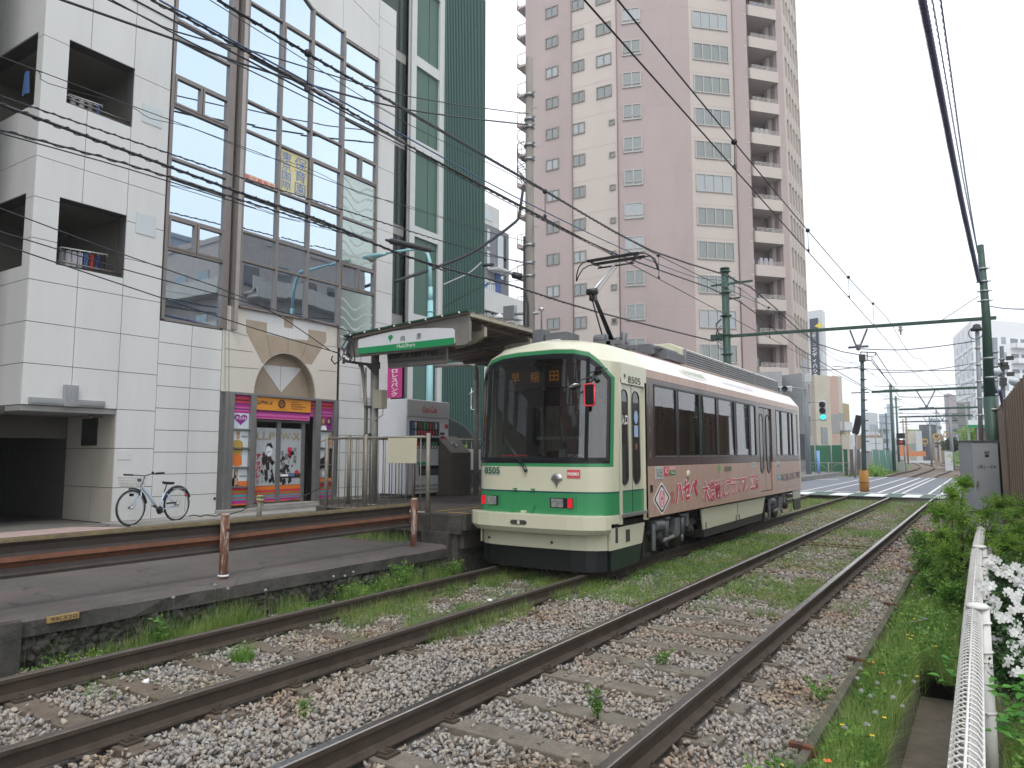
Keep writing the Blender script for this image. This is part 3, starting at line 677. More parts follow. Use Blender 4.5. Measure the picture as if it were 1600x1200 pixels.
for i in range(26):
    yy = rr.uniform(4.6, 15); xx = rr.uniform(-.9, -.6); fl = ('dandelion_clock', 'dandelion_clock', 'dandelion')[i % 3]; k_ = 0
    pp_ = V(xx, yy, rr.uniform(-.06, .04)); dd_ = pp_-V(0,0,EYE); w_ = dd_.dot(_cf); flower(800+FPX*dd_.dot(_cr)/w_, 600-FPX*dd_.dot(_cu)/w_, pp_.z, fl)
for q in ((521,901,-6.65),(539,900,-6.65),(552,894,-6.65),(356,920,-6.7),(336,914,-6.7),(271,934,-6.7),(415,922,-6.7)): flower(q[0], q[1], 0, 'dandelion_clock', x=q[2])
for q in ((593,928,-.02),(648,917,-.02),(1362,1037,-.08),(1378,1054,-.08),(1293,1192,-.05)): flower(*q, 'poppy')
for q in ((426,936,-.02),(1426,994,-.05),(1463,1011,-.08),(1316,1134,-.03),(1437,910,-.05),(1225,1198,-.02),(1433,1058,-.1)): flower(*q, 'dandelion')
for px, py, z, l in ((228,1065,-.155,'crumpled white paper scrap lying on the ballast'),(765,938,-.13,'pale rounded stone beside the second rail')):
    p = W(px, py, z=z); stn = ico*.028*(1+RG.uniform(-.3,.3,(12,1))); b = MB(); b.add([V(*q)+p for q in stn*np.array([1.5,1.1,.7])], [list(f) for f in icf])
    b.thing('paper_scrap' if px < 300 else 'pale_stone', m_white, l, 'litter' if px < 300 else 'stone')
# ---------------------------------------------------------------- shrubs at right
m_fern = leafmat('fern_leaves', (.11,.29,.03), (.42,.64,.12), .55); m_dleaf = leafmat('azalea_leaves', (.012,.045,.01), (.05,.13,.03), .2)
m_bark = M('bark', (.07,.05,.035), .9, var=.3, scale=20, bump=.6); m_petal = leafmat('azalea_petals', (.74,.75,.74), (.9,.9,.88), .45)
def shrub(name, base, blobs, nl, ls, mat, label, cat='shrub', asp=.5, group=None, stems=6, fronds=False):
    base = V(base); r = E(name, base, label, cat, group); b = MB(); C = []
    for c, rad in blobs:
        c = V(c); m = base*.45+c*.55+V(random.gauss(0,.05), random.gauss(0,.05), 0)
        b.tube([base, m, c], [.018, .010, .004], 6)
        for k in range(stems):
            d = V(random.gauss(0,1), random.gauss(0,1), random.gauss(0,.8)).normalized()*rad*random.uniform(.6,1); b.tube([c-d*.1, c+d*.6+V(0,0,.02), c+d], [.004,.003,.0015], 4)
            if fronds:
                for q in range(int(nl/len(blobs)/stems)):
                    t = random.random(); C.append(tuple(c+d*t+V(random.gauss(0,.022), random.gauss(0,.022), random.gauss(0,.008))))
    b.ob('stem', m_bark, r)
    if not fronds:
        for c, rad in blobs:
            n = nl//len(blobs); d = RG.normal(size=(n, 3)); d /= np.linalg.norm(d, axis=1)[:, None]
            q = rad*(RG.random(n)**.45)*(1+.25*np.sin(d[:,0]*7+d[:,2]*5)+.2*np.sin(d[:,1]*9)); C += [tuple(x) for x in (np.array(c)[None]+d*q[:, None])]
    C = np.array(C); v, f = leaves(C, RG.uniform(.6, 1.3, len(C))*ls, .7, asp); np_ob('foliage', v, f, 4, mat, parent=r)
    return r
def B(*L): return [(W(px, py, t=t), rad) for px, py, t, rad in L]
shrub('feathery_shrub', W(1500,900,t=9.0), B((1490,775,9.5,.22),(1465,800,9.3,.22),(1500,810,9.0,.3),(1535,800,9.5,.3),(1470,835,9,.25),(1520,850,9,.35),(1560,790,10,.3),(1545,835,9.5,.3),(1505,755,9.6,.14),(1580,800,9.8,.22),(1485,870,8.8,.26)), 30000, .028, m_fern, 'feathery light green shrub spreading over the far end of the white fence', asp=.35, stems=26, fronds=True)
shrub('feathery_shrub', W(1575,900,t=7.5), B((1590,830,7.8,.26),(1570,850,7.6,.24),(1600,870,7.5,.25),(1560,880,7.6,.2),(1610,800,8.5,.3)), 14000, .028, m_fern, 'feathery green shrub behind the white azalea at the right edge', asp=.35, stems=24, fronds=True)
shrub('verge_bush', W(1450,900,z=-.27), B((1450,880,9.8,.22),(1478,905,8.8,.2),(1455,915,9,.16),(1490,930,8.2,.16),(1440,850,11,.22)), 9000, .04, m_weed, 'dark green bush on the verge left of the fence')
az = shrub('white_azalea', W(1600,1050,t=4.6), B((1575,900,5.2,.13),(1600,930,5.0,.18),(1580,960,4.9,.17),(1620,980,4.8,.2),(1590,1010,4.6,.18),(1570,1050,4.5,.14),(1610,1060,4.3,.2),(1560,985,5,.1)), 9000, .035, m_dleaf, 'white flowering azalea bush behind the coiled fence')
C = []
for px, py, t in ((1548,872,5.2),(1556,888,5.2),(1575,885,5.1),(1548,915,5.0),(1556,930,5.0),(1580,905,5.0),(1598,890,5.1),(1590,925,4.8),(1565,950,4.8),(1572,975,4.7),(1596,950,4.7),(1590,985,4.6),(1610,960,4.6),(1600,1005,4.5),(1580,1010,4.5),(1562,965,4.9),(1552,1000,4.8),(1575,1040,4.4),(1592,1050,4.3),(1600,915,4.9),(1535,925,5.2),(1608,1030,4.4)):
    p = W(px, py, t=t-.12)
    for k in range(4):
        q = p+V(random.gauss(0,.028), random.gauss(0,.028), random.gauss(0,.022)); ax = V(random.gauss(0,.6)-.2, -1, random.uniform(.2,1)).normalized(); a = ax.orthogonal().normalized(); bb = ax.cross(a)
        for i in range(5):
            th = 1.2566*i+random.random()*.3; d = a*math.cos(th)+bb*math.sin(th); s = bb*math.cos(th)-a*math.sin(th); R_ = random.uniform(.026,.036)
            C.append([q, q+d*R_*.45+s*R_*.32+ax*R_*.25, q+d*R_*.85+s*R_*.3+ax*R_*.3, q+d*R_+ax*R_*.22, q+d*R_*.85-s*R_*.3+ax*R_*.3, q+d*R_*.45-s*R_*.32+ax*R_*.25])
b = MB()
for q in C: b.poly(q)
b.ob('blossom', m_petal, az)
# big leaves below the azalea
r = E('hydrangea', W(1580,1130,t=4), 'plant with broad bright green leaves below the azalea', 'plant'); b = MB()
for px, py, t in ((1478,1048,4.3),(1490,1030,4.4),(1484,1070,4.2),(1560,1085,3.9),(1585,1100,3.8),(1575,1120,3.7),(1600,1085,3.8),(1570,1065,4),(1595,1130,3.6),(1560,1140,3.6),(1610,1110,3.7),(1590,1070,3.9)):
    p = W(px, py, t=t)
    for k in range(4):
        a = random.uniform(0, 6.28); d = V(math.cos(a), math.sin(a), random.uniform(-.3,.3)); s = d.cross(V(0,0,1)).normalized(); L_ = random.uniform(.05,.085); q = p+V(random.gauss(0,.03), random.gauss(0,.03), random.gauss(0,.02))
        n_ = V(0,0,1); b.add([q, q+d*L_*.3+s*L_*.36+n_*.008, q+d*L_*.7+s*L_*.34+n_*.004, q+d*L_*1.1-n_*.01, q+d*L_*.7-s*L_*.34+n_*.004, q+d*L_*.3-s*L_*.36+n_*.008, q+d*L_*.55-n_*.006], [(0,1,6),(1,2,6),(2,3,6),(3,4,6),(4,5,6),(5,0,6)])
b.ob('foliage', leafmat('broad_leaves', (.05,.19,.02), (.10,.32,.04), .35), r)
# ================================================================ WHITE PANELLED BUILDING with glass bays (facade plane x = FX)
FX = -14.2
m_pan = M('white_panel', (.64,.645,.635), .42, var=.05, scale=.35, streak=.12, col2=(.555,.56,.55), thr=(.48,.75))
m_beige = M('beige_panel', (.60,.57,.50), .5, var=.05, scale=.5)
m_tan = M('tan_tile', (.36,.29,.215), .6, var=.1, scale=3)
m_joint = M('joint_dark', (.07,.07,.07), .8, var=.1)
m_soff = M('soffit', (.30,.30,.29), .7, var=.1)
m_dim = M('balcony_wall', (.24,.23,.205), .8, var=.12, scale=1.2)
m_fr = M('bronze_frame', (.22,.195,.18), .4, .5, var=.08, scale=4)
m_frl = M('silver_bronze_pier', (.36,.33,.31), .4, .5, var=.08, scale=4)
m_gl = mirrormat('blue_facade_glass', (.64,.77,.90), (.05,.07,.08), .86, wob=.05)
m_glfrost = mirrormat('frosted_wave_glass', (.62,.72,.70), (.22,.28,.26), .42, .12)
m_wave = M('etched_wave', (.42,.48,.45), .5, var=.05)
def zof(px, py, x=FX): return W(px, py, x=x).z
def yof(px, py, x=FX): return W(px, py, x=x).y
wb = E('white_building', (FX, 10, .3), 'white panelled building with tall blue glass bays behind the bicycle', 'building')
def cells(b, plane, cols, rows, holes, x0, x1, gap, inv=False):
    """panels on an x-plane (plane='x', spread over y) or y-plane, with holes [(u0,u1,z0,z1)]"""
    U = sorted(set(cols) | {h[i] for h in holes for i in (0, 1) if cols[0] < h[i] < cols[-1]})
    Z = sorted(set(rows) | {h[i] for h in holes for i in (2, 3) if rows[0] < h[i] < rows[-1]})
    for i in range(len(U)-1):
        for j in range(len(Z)-1):
            uc, zc = (U[i]+U[i+1])/2, (Z[j]+Z[j+1])/2
            if any(h[0] < uc < h[1] and h[2] < zc < h[3] for h in holes): continue
            g = [gap if v in s else 0 for v, s in ((U[i], cols), (U[i+1], cols), (Z[j], rows), (Z[j+1], rows))]
            a, c, d, e = U[i]+g[0], U[i+1]-g[1], Z[j]+g[2], Z[j+1]-g[3]
            if plane == 'x': b.box((x0, a, d), (x1, c, e))
            else: b.box((a, x0, d), (c, x1, e))
yc, yr_, ztop = 6.05, 15.55, 14.85
yB0, yB1 = 8.545, 10.03
holesA = [(6.50, 7.77, 8.21, 9.46), (6.49, 7.76, 5.10, 6.38)]
rowsA = [2.50,3.24,3.99,4.75,5.51,6.27,7.03,9.33,10.85,12.4,13.9,ztop]
# zone A front skin
b = MB(); cells(b, 'x', [6.05,6.89,7.75,8.545], rowsA, holesA, FX, FX-.03, .006)
cells(b, 'x', [7.75,8.545], [.33,.98,1.74,2.50], [], FX, FX-.03, .006)
# zone B below the bay, and above
cells(b, 'x', [8.545,9.29,10.03], [.33,.77,1.22,1.67,2.12,2.57,3.03,3.48,3.93,4.38], [], FX, FX-.03, .006)
# right of bay 3
y3a, y3b = yof(527,509), yof(583,517)
zb3 = zof(555,548)
rows_r = [.3]+[.3+.455*i for i in range(1, 33)]
cells(b, 'x', [yof(530,620), yof(583,600), yr_], [z for z in rows_r if z < zb3]+[zb3], [], FX, FX-.03, .006)
cells(b, 'x', [y3b+.03, yr_], [zb3+.9*i for i in range(14) if zb3+.9*i < ztop]+[ztop], [], FX, FX-.03, .006)
# stone panels above the arched glass top
gt = [(yof(380,3), 16.5), (yof(467,0), zof(467,0)), (yof(489,16), zof(489,16)), (yof(535,49.5), zof(535,49.5))]
y2 = [yof(369.5,476), yof(426,484), yof(475,492.5), yof(525,506)]
z3t0, z3t1 = zof(541,62), zof(590,92)
zA, zB, zC = zof(467,0), zof(489,16), zof(535,49.5)
def ppoly(b, pts, d=.03):  # polygon [(y,z)] on the facade
    b.prism([V(FX-d, y, z) for y, z in pts], (d, 0, 0))
g_ = .006
KT = [(y2[0], ztop-.05), (yof(467,0), zA), (yof(489,16), zB), (y2[3], zC)]
ppoly(b, [(yof(467,0)-.3, zA+.35), (yof(467,0), zA+.015), (yof(489,16), zB+.015), (y2[3], zC+.015), (y2[3], ztop), (yof(467,0)-.3, ztop)])
ppoly(b, [(y2[3]+2*g_, z3t1+.03), (y3b+.02, z3t1+.03), (y3b+.02, z3t1+1.0), (y2[3]+2*g_, zC+1.2)])
ppoly(b, [(y2[3]+2*g_, zC+1.22), (y3b+.02, z3t1+1.02), (y3b+.02, ztop), (y2[3]+2*g_, ztop)])
# left return (plane y = 6.05), openings seen at the left edge
xo0 = W(60,52,y=yc).x; xo1 = -17.2
hl = [(xo1, xo0, 8.05, 9.46), (xo1, W(41,302,y=yc).x, 5.02, 6.38)]
cells(b, 'y', [-21.0,-19.6,-18.2,-16.9,-15.85,-15.0,FX-.031], rowsA, hl, yc, yc+.03, .006)
b.ob('wall_panel', m_pan, wb)
b = MB()   # core behind the joints
cells(b, 'x', [6.08, 8.545], [2.51, ztop], holesA, FX-.031, FX-.3, 0)
cells(b, 'x', [7.78, 10.03], [.3, 4.37], [], FX-.031, FX-.5, 0)
cells(b, 'x', [yof(530,620)+.01, yr_-.02], [.3, zb3-.01], [], FX-.031, FX-.5, 0)
cells(b, 'x', [y3b+.05, yr_-.02], [zb3, ztop-.02], [], FX-.031, FX-.5, 0)
cells(b, 'y', [-21.0, FX-.31], [2.51, ztop], hl, yc+.031, yc+.3, 0)
b.box((FX-.5, 8.6, 14.6), (FX-.031, yr_-.03, ztop-.02)); b.box((-26, yr_-.3, .2), (FX-.5, yr_-.02, ztop-.02)); b.box((-26, 6.5, ztop-.3), (FX-.5, yr_-.1, ztop-.05))
b.ob('wall_core', m_joint, wb)
b = MB(); cells(b, 'y', [-17.0,-15.9,FX-.5], [zb3-2.5+.9*i for i in range(15)], [], yr_-.02, yr_, .006); b.ob('end_wall', m_pan, wb)
# balcony rooms
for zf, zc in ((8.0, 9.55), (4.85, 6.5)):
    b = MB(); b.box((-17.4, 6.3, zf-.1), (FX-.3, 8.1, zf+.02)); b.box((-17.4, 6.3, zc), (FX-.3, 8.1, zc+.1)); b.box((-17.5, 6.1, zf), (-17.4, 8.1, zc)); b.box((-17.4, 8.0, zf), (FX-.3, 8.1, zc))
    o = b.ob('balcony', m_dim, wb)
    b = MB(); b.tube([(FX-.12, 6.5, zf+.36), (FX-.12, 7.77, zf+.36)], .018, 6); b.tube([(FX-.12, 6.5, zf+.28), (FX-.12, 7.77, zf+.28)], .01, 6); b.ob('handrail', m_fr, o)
# small square vents (faint bluish plates), meter plate
for (a, c) in (((223,160),(252,200)), ((213,331),(242,370))):
    p, q = W(*a, x=FX), W(*c, x=FX); b = MB(); b.box((FX+.001, p.y, p.z), (FX+.012, q.y, q.z-.02)); b.ob('vent_plate', M('pale_blue_plate', (.52,.58,.60), .4, var=.03), wb, bev=.004)
p, q = W(184,703,x=FX), W(205,718,x=FX); b = MB(); b.box((FX+.001, p.y, p.z), (FX+.01, q.y, q.z)); b.cyl((FX+.01, q.y-.06, (p.z+q.z)/2), (FX+.02, q.y-.06, (p.z+q.z)/2), .012); b.ob('hatch', m_pan, wb, bev=.003)
b = MB(); p = W(335,779,x=FX); b.lathe([(.0,.0),(.03,.005),(.03,.012),(0,.014)], (FX+.001, p.y, p.z), (1,0,0)); b.ob('tap_hole', m_black, wb)
# entrance undercroft
b = MB(); b.box((-20, 6.06, 2.40), (FX-.035, 7.9, 2.495)); b.ob('soffit', m_soff, wb)
m_ent = M('entrance_wall', (.40,.38,.33), .6, var=.08, scale=.8)
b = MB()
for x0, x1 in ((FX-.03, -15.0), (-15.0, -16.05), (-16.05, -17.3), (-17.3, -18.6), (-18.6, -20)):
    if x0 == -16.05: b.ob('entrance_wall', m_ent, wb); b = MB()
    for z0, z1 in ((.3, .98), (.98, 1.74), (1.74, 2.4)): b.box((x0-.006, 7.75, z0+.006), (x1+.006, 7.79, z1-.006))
b.ob('inner_entrance_wall', M('dark_stone_wall', (.10,.095,.085), .5, var=.1), wb)  # shade of the deep entrance put into the wall colour
b = MB(); b.box((-20, 6.1, .301), (-16.05, 7.74, .306)); b.ob('inner_floor', M('dark_floor', (.05,.048,.045), .5), wb); b = MB(); b.box((-16.2, 6.1, 1.95), (-16.05, 7.74, 2.4)); b.ob('inner_lintel', M('dark_stone_wall', (.10,.095,.085), .5), wb)  # floor and lintel coloured dark too, standing in for the shade inside
b = MB(); b.box((-20, 7.80, .2), (FX-.52, 7.95, 2.45)); b.box((-20.2, 3, .2), (-20, 8, 2.5)); b.box((-20, 3, 2.36),(-14.8,6.05,2.5)); b.box((-20, 5.7, .2), (-15.0, 5.95, 2.4)); b.ob('entrance_back_and_blocker', m_joint, wb)  # ceiling piece and side wall are added to keep daylight out
p, q = W(130,655,y=7.74), W(151,696,y=7.74); b = MB(); b.box((p.x, 7.72, q.z), (q.x, 7.745, p.z)); b.ob('notice_board', m_black, wb, bev=.003)
p = W(155,650,y=7.7); b = MB(); b.cbox((p.x, 7.66, p.z+.02), (.10,.16,.10)); b.cyl((p.x,7.6,p.z),(p.x,7.5,p.z-.04), .035, n=10); b.ob('security_camera', m_fr, wb)
# stepped metal ornament on the fascia above the entrance
b = MB(); s = [W(48,626,x=FX), W(171,639,x=FX)]; zc0 = 2.52; mid = 7.0; 
b.box((FX+.001, 6.17, 2.515), (FX+.05, 7.50, 2.64)); b.box((FX+.05, 6.20, 2.54), (FX+.07, 7.47, 2.61))
b.box((FX+.001, 6.74, 2.50), (FX+.09, 6.98, 2.90)); b.box((FX+.09, 6.80, 2.50), (FX+.12, 6.92, 2.86)); b.box((FX+.12, 6.835, 2.50), (FX+.14, 6.885, 2.78))
b.ob('ornament', M('brushed_metal', (.42,.43,.44), .35, .7, var=.1), wb, bev=.004)
# ---- glass bays
def bay(ys, zs, xg, frame_w, fr, gl, sash=(), d=.07, topline=None):
    """ys verticals, zs transoms; window per cell = frame + pane child"""
    tz = topline or (lambda y: zs[-1])
    b = MB()
    for y in ys: b.box((xg-.02, y-frame_w/2, zs[0]), (xg+d, y+frame_w/2, tz(y)))
    for i in range(len(ys)-1):
        for z in zs:
            if z < min(tz(ys[i]), tz(ys[i+1]))-.05: b.box((xg-.02, ys[i]+frame_w/2, z-frame_w*.4), (xg+d-.012, ys[i+1]-frame_w/2, z+frame_w*.4))
        a, c = V(xg-.02, ys[i], tz(ys[i])), V(xg-.02, ys[i+1], tz(ys[i+1]))
        b.beam(a+V(.045,0,-.03), c+V(.045,0,-.03), d-.01, .05)
    fo = b.ob('curtain_frame', fr, wb)
    for i in range(len(ys)-1):
        for j in range(len(zs)-1):
            y0, y1, z0, z1 = ys[i]+frame_w*.4, ys[i+1]-frame_w*.4, zs[j]+frame_w*.35, zs[j+1]-frame_w*.35
            t0, t1 = tz(ys[i])-.02, tz(ys[i+1])-.02
            if z0 >= min(t0, t1)-.1: continue
            if (i, j) in sash or j in sash:
                w = MB(); k = 2 if (j in sash) else 1; W_ = (y1-y0)/k
                for q in range(k):
                    a0, a1 = y0+q*W_+.01, y0+(q+1)*W_-.01
                    w.box((xg, a0, z0), (xg+d+.01, a0+.045, z1)); w.box((xg, a1-.045, z0), (xg+d+.01, a1, z1)); w.box((xg, a0+.045, z0), (xg+d+.005, a1-.045, z0+.045)); w.box((xg, a0+.045, z1-.045), (xg+d+.005, a1-.045, z1))
                sa = w.ob('window', fr, wb)
                w = MB()
                for q in range(k): a0, a1 = y0+q*W_+.03, y0+(q+1)*W_-.03; w.box((xg+.012, a0, z0+.02), (xg+.02, a1, z1-.02))
                w.ob('pane', gl, sa)
            else:
                w = MB(); r1 = lambda: random.uniform(-.004, .004)
                zt0, zt1 = min(z1, t0), min(z1, t1)
                w.add([(xg+r1(), y0, z0), (xg+r1(), y1, z0), (xg+r1(), y1, zt1), (xg+r1(), y0, zt0)], [(0, 1, 2, 3)]); w.ob('pane', gl, wb)
    return fo
z1s = [4.42, zof(259,387), zof(262,336), zof(264,275), zof(265,245), zof(270,163), zof(275,117), zof(277,58), zof(278,30), 13.2, ztop-.1]
bay([8.60, 9.99], z1s, FX-.05, .07, m_fr, m_gl, sash=(1, 5))
b = MB(); b.box((FX-.10, 10.03, 4.40), (FX+.01, 10.13, ztop)); b.box((FX-.28, 10.13, 4.40), (FX-.15, 10.23, ztop)); b.ob('dark_channel', m_fr, wb)
yp0, yp1 = 10.23, yof(367,478); b = MB(); b.box((FX-.2, yp0, 4.42), (FX+.13, yp1, ztop)); b.ob('pier', m_frl, wb, bev=.006)
z2s = [zof(369.5,478), zof(372,406), zof(374,361), zof(375,304), zof(376,279), zof(379,203), zof(381.5,157), zof(385,85), zof(387,3), 14.8, 16]
def t2(y):
    k = [(y2[0], ztop-.05), (yof(467,0), zA), (yof(489,16), zB), (y2[3], zC), (y2[3]+.1, z3t0), (y3b, z3t1)]
    if y >= k[-1][0]: return k[-1][1]
    for (a, za), (c, zc_) in zip(k, k[1:]):
        if a <= y <= c: return za+(zc_-za)*(y-a)/(c-a)
    return ztop-.05
bay(y2, z2s, FX+.03, .065, m_fr, m_gl, sash=((1, 7), (2, 4)), topline=t2)
z3s = [zb3+.0, zof(581,461), zof(582,424), zof(584,377.5), zof(584.5,357.5), zof(585.5,291), zof(585,256), zof(588,210), zof(588,128), zof(590,93)]
y3a = y2[3]+.08
fo = bay([y3a, y3b], z3s, FX-.02, .06, m_fr, m_gl, sash=(1, 5))
# etched wave panes of bay three
for j in (0, 2, 3, 4):
    z0, z1 = z3s[j]+.05, z3s[j+1]-.05; w = MB(); w.box((FX-.012, y3a+.03, z0), (FX-.004, y3b-.03, z1)); po = w.ob('etched_pane', m_glfrost, wb)
    w = MB(); n = 24; zz = z0+.12; k = 0
    while zz < z1-.1:
        pt = [(y3a+.04+(y3b-y3a-.08)*i/n, zz+.12*math.sin(i/n*5.2+1.9+k*.15)+.05*math.sin(i/n*11)) for i in range(n+1)]
        for i in range(n):
            (a, c), (d_, e) = pt[i], pt[i+1]
            if z0 < c < z1-.1 and z0 < e < z1-.1: w.add([(FX-.002, a, c), (FX-.002, d_, e), (FX-.002, d_, e+.055), (FX-.002, a, c+.055)], [(0,1,2,3)])
        zz += .27; k += 1
    if w.v: w.ob('etched_wave', m_wave, po)
# blue on yellow nursery lettering stuck behind the glass of bay two
XG = FX+.03
def quadw(a, c, d, e): return [W(*p, x=XG+.012) for p in (a, c, d, e)]
m_yelp = M('yellow_poster', (.66,.60,.30), .6, var=.05); m_orp = M('orange_poster', (.72,.58,.40), .6, var=.05); m_bluet = M('blue_lettering', (.10,.20,.52), .5, var=0)
b = MB(); y0, y1 = y2[1]+.05, y2[2]-.05; zt_, zb_ = zof(441,234), zof(441,298)
b.box((XG+.006, y0, zb_), (XG+.012, y1, zt_)); po = b.ob('nursery_poster', m_yelp, wb)
hw = (y1-y0)/2; text('保育園', (XG+.013, y0+hw+.01, zb_+.04), (0,hw-.04,0), (0,0,zt_-zb_-.08), m_bluet, po, vertical=True)
text('東京国際', (XG+.013, y0+.05, zb_+.04), (0,hw-.13,0), (0,0,zt_-zb_-.08), m_bluet, po, vertical=True)
b = MB(); y0, y1 = y2[0]+.04, y2[1]-.08; z0 = zof(385,283); b.box((XG+.006, y0, z0), (XG+.012, y1, z0+.17)); po = b.ob('enrolment_strip', m_orp, wb); text('園児募集中', (XG+.013, y0+.03, z0+.025), (0,y1-y0-.06,0), (0,0,.12), m_redt, po)
y0 = y2[2]+.03; z0 = zof(490,312); b = MB(); b.box((XG+.006, y0, z0), (XG+.012, y0+.5, z0+.12)); po = b.ob('hours_strip', m_pan, wb); text('24時間', (XG+.013, y0+.03, z0+.02), (0,.4,0), (0,0,.08), m_redt, po)
# curtains / rooms behind are dark (mirror glass). ---- beige portal with arch over the shop
yb0, yb1 = 10.03, yof(528,520)
zs0, zs1 = 3.02, zof(369.5,478)-.03
def CR(u, v, x=FX): return W(320+u/3.3333, 460+v/3.3333, x=x)
aL, aR, aT = CR(255,520), CR(580,525), CR(418,306); ac = (aL.y+aR.y)/2; ar = (aR.y-aL.y)/2; ah = aT.z-zs0
arc = [(ac-ar*math.cos(math.pi*i/20), zs0+ah*math.sin(math.pi*i/20)) for i in range(21)]
b = MB(); ym = ac
ppoly(b, [(yb0+.01, zs0)]+arc[:11]+[(ym, zs1), (yb0+.01, zs1)], .05)
ppoly(b, list(arc[10:])+[(yb1, zs0), (yb1, zs1), (ym, zs1)], .05)
b.ob('portal_wall', m_beige, wb)
b = MB(); b.prism([V(FX-.30, y, z) for y, z in [(yb0, zs0-.01)]+[(yb1, zs0-.01), (yb1, zs1), (yb0, zs1)]], (.02,0,0)); b.ob('arch_recess', m_tan, wb)
b = MB()
for i in range(20):
    (a, c), (d_, e) = arc[i], arc[i+1]; b.add([(FX-.05, a, c), (FX-.05, d_, e), (FX-.29, d_, e), (FX-.29, a, c)], [(0,1,2,3)])
b.ob('arch_reveal', M('arch_reveal_tile', (.30,.25,.19), .6, var=.08), wb)
def deco(pts, mat, name, off=.003, x=FX):
    b = MB(); b.prism([V(x+.0005, CR(u, v, x).y, CR(u, v, x).z) for u, v in pts], (off, 0, 0)); return b.ob(name, mat, wb)
b = MB(); T = [(415+ (u-415), v) for u, v in [(215,130),(322,148),(322,206),(433,232),(538,240),(540,184),(632,197),(632,245),(556,366)]]
pts = [(CR(u, v).y, CR(u, v).z) for u, v in T]; arcs = [(y, z) for y, z in reversed(arc) if z > zs0+ah*.80]
pts = pts+[(y, z+.015) for y, z in arcs]+[(CR(300,360).y, CR(300,360).z), (CR(215,195).y, CR(215,195).z)]
b = MB(); b.prism([V(FX+.0005, y, z) for y, z in pts], (.003, 0, 0)); b.ob('tan_crown', m_tan, wb)
deco([(218,80),(412,115),(411,172),(433,176),(433,229),(323,203),(323,146),(218,128)], m_pan, 'white_tile')
deco([(462,124),(632,158),(632,194),(539,181),(537,237),(435,229),(435,178),(460,180)], m_pan, 'white_tile')
deco([(413,116),(460,124),(458,178),(413,171)], m_tan, 'tan_tile')
p3 = [CR(295,365,FX-.28), CR(507,385,FX-.28), CR(395,512,FX-.28)]
b = MB(); b.prism([V(FX-.275, q.y, q.z) for q in p3], (.004,0,0)); b.ob('white_triangle', m_pan, wb)
b = MB()
for u in (395,): q0, q1 = CR(395,372,FX-.28), CR(395,512,FX-.28); b.box((FX-.2705, q0.y-.004, q1.z), (FX-.2695, q0.y+.004, q0.z))
for (u0, v0), (u1, v1) in (((322,206),(345,330)), ((433,232),(433,306)), ((538,240),(505,325)), ((105,66),(105,500)), ((125,70),(125,505))):
    q0, q1 = CR(u0, v0), CR(u1, v1); b.beam(V(FX+.0045, q0.y, q0.z), V(FX+.0045, q1.y, q1.z), .008, .002, up=(1,0,0))
for v0, v1, u0, u1 in ((180,218,105,222), (282,300,105,250), (395,372+30,590,685), (375,388,105,280), (268,272,620,688)):
    q0, q1 = CR(u0, v0), CR(u1, v1); b.beam(V(FX+.0045, q0.y, q0.z), V(FX+.0045, q1.y, q1.z), .008, .002, up=(1,0,0))
b.ob('portal_joint', m_joint, wb)

# ---------------------------------------------------------------- shop front below the arch (part of the building)
def S8(u, v, x=FX): return W(340+u/5.714, 590+v/5.714, x=x)
def sy(u, v=700, x=FX): return S8(u, v, x).y
z_hd, z_fl = 3.0, .41
ysh0, ysh1 = sy(45), sy(1052, 700)
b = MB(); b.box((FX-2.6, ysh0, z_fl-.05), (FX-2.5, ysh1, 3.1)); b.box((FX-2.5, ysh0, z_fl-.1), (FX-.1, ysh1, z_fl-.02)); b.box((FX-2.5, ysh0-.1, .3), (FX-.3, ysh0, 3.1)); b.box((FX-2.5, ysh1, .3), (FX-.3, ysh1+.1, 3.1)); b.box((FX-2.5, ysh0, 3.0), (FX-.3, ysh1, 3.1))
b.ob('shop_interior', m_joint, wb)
m_shf = M('steel_shop_frame', (.27,.265,.26), .4, .6, var=.1, scale=5)
b = MB()
b.box((FX-.3, 10.035, z_fl-.06), (FX-.045, sy(78), z_hd+.02))
for u0, u1 in ((45,75),(78,125),(275,322),(858,905),(1022,1052)):
    b.box((FX-.06, sy(u0), z_fl-.06), (FX+.05, sy(u1), z_hd+.02))
b.box((FX-.05, ysh0+.01, 2.97), (FX+.04, ysh1-.01, 3.03))
b.ob('shop_frame', m_shf, wb, bev=.004)
ms = {k: M('stripe_'+k, c, .35, var=.05) for k, c in dict(magenta=(.42,.03,.22), purple=(.20,.02,.18), pink=(.55,.13,.35), red=(.55,.05,.07), orange=(.70,.18,.03), teal=(.05,.30,.36), olive=(.25,.25,.03), dark=(.15,.01,.03)).items()}
mats = list(ms.values()); ix = {k: i for i, k in enumerate(ms)}
def stripes(name, y0, y1, z0, z1, seq, x):
    b = MB(); n = sum(w for _, w in seq); z = z1
    for k, w in seq:
        h = (z1-z0)*w/n; b.cur = ix[k]; b.box((x, y0, z-h), (x+.008, y1, z)); z -= h
    return b.ob(name, mats, wb)
top_seq = [('magenta',1),('red',1.2),('dark',.8),('red',1),('purple',1),('magenta',1),('pink',.7),('purple',.8),('pink',.6),('magenta',1)]
low_seq = [('orange',2),('red',1.4),('olive',.7),('red',.6),('teal',.9),('red',.5),('teal',.6),('magenta',1.2),('orange',.5)]
cols3 = [(sy(125), sy(275)), (sy(905), sy(1022)), (sy(75), sy(80))]
for (a, c), seqw in zip(cols3[:2], (1, 1)):
    stripes('striped_panel', a, c, 2.56, 2.97, top_seq, FX-.03); stripes('striped_panel', a, c, .48, 1.02, low_seq, FX-.03)
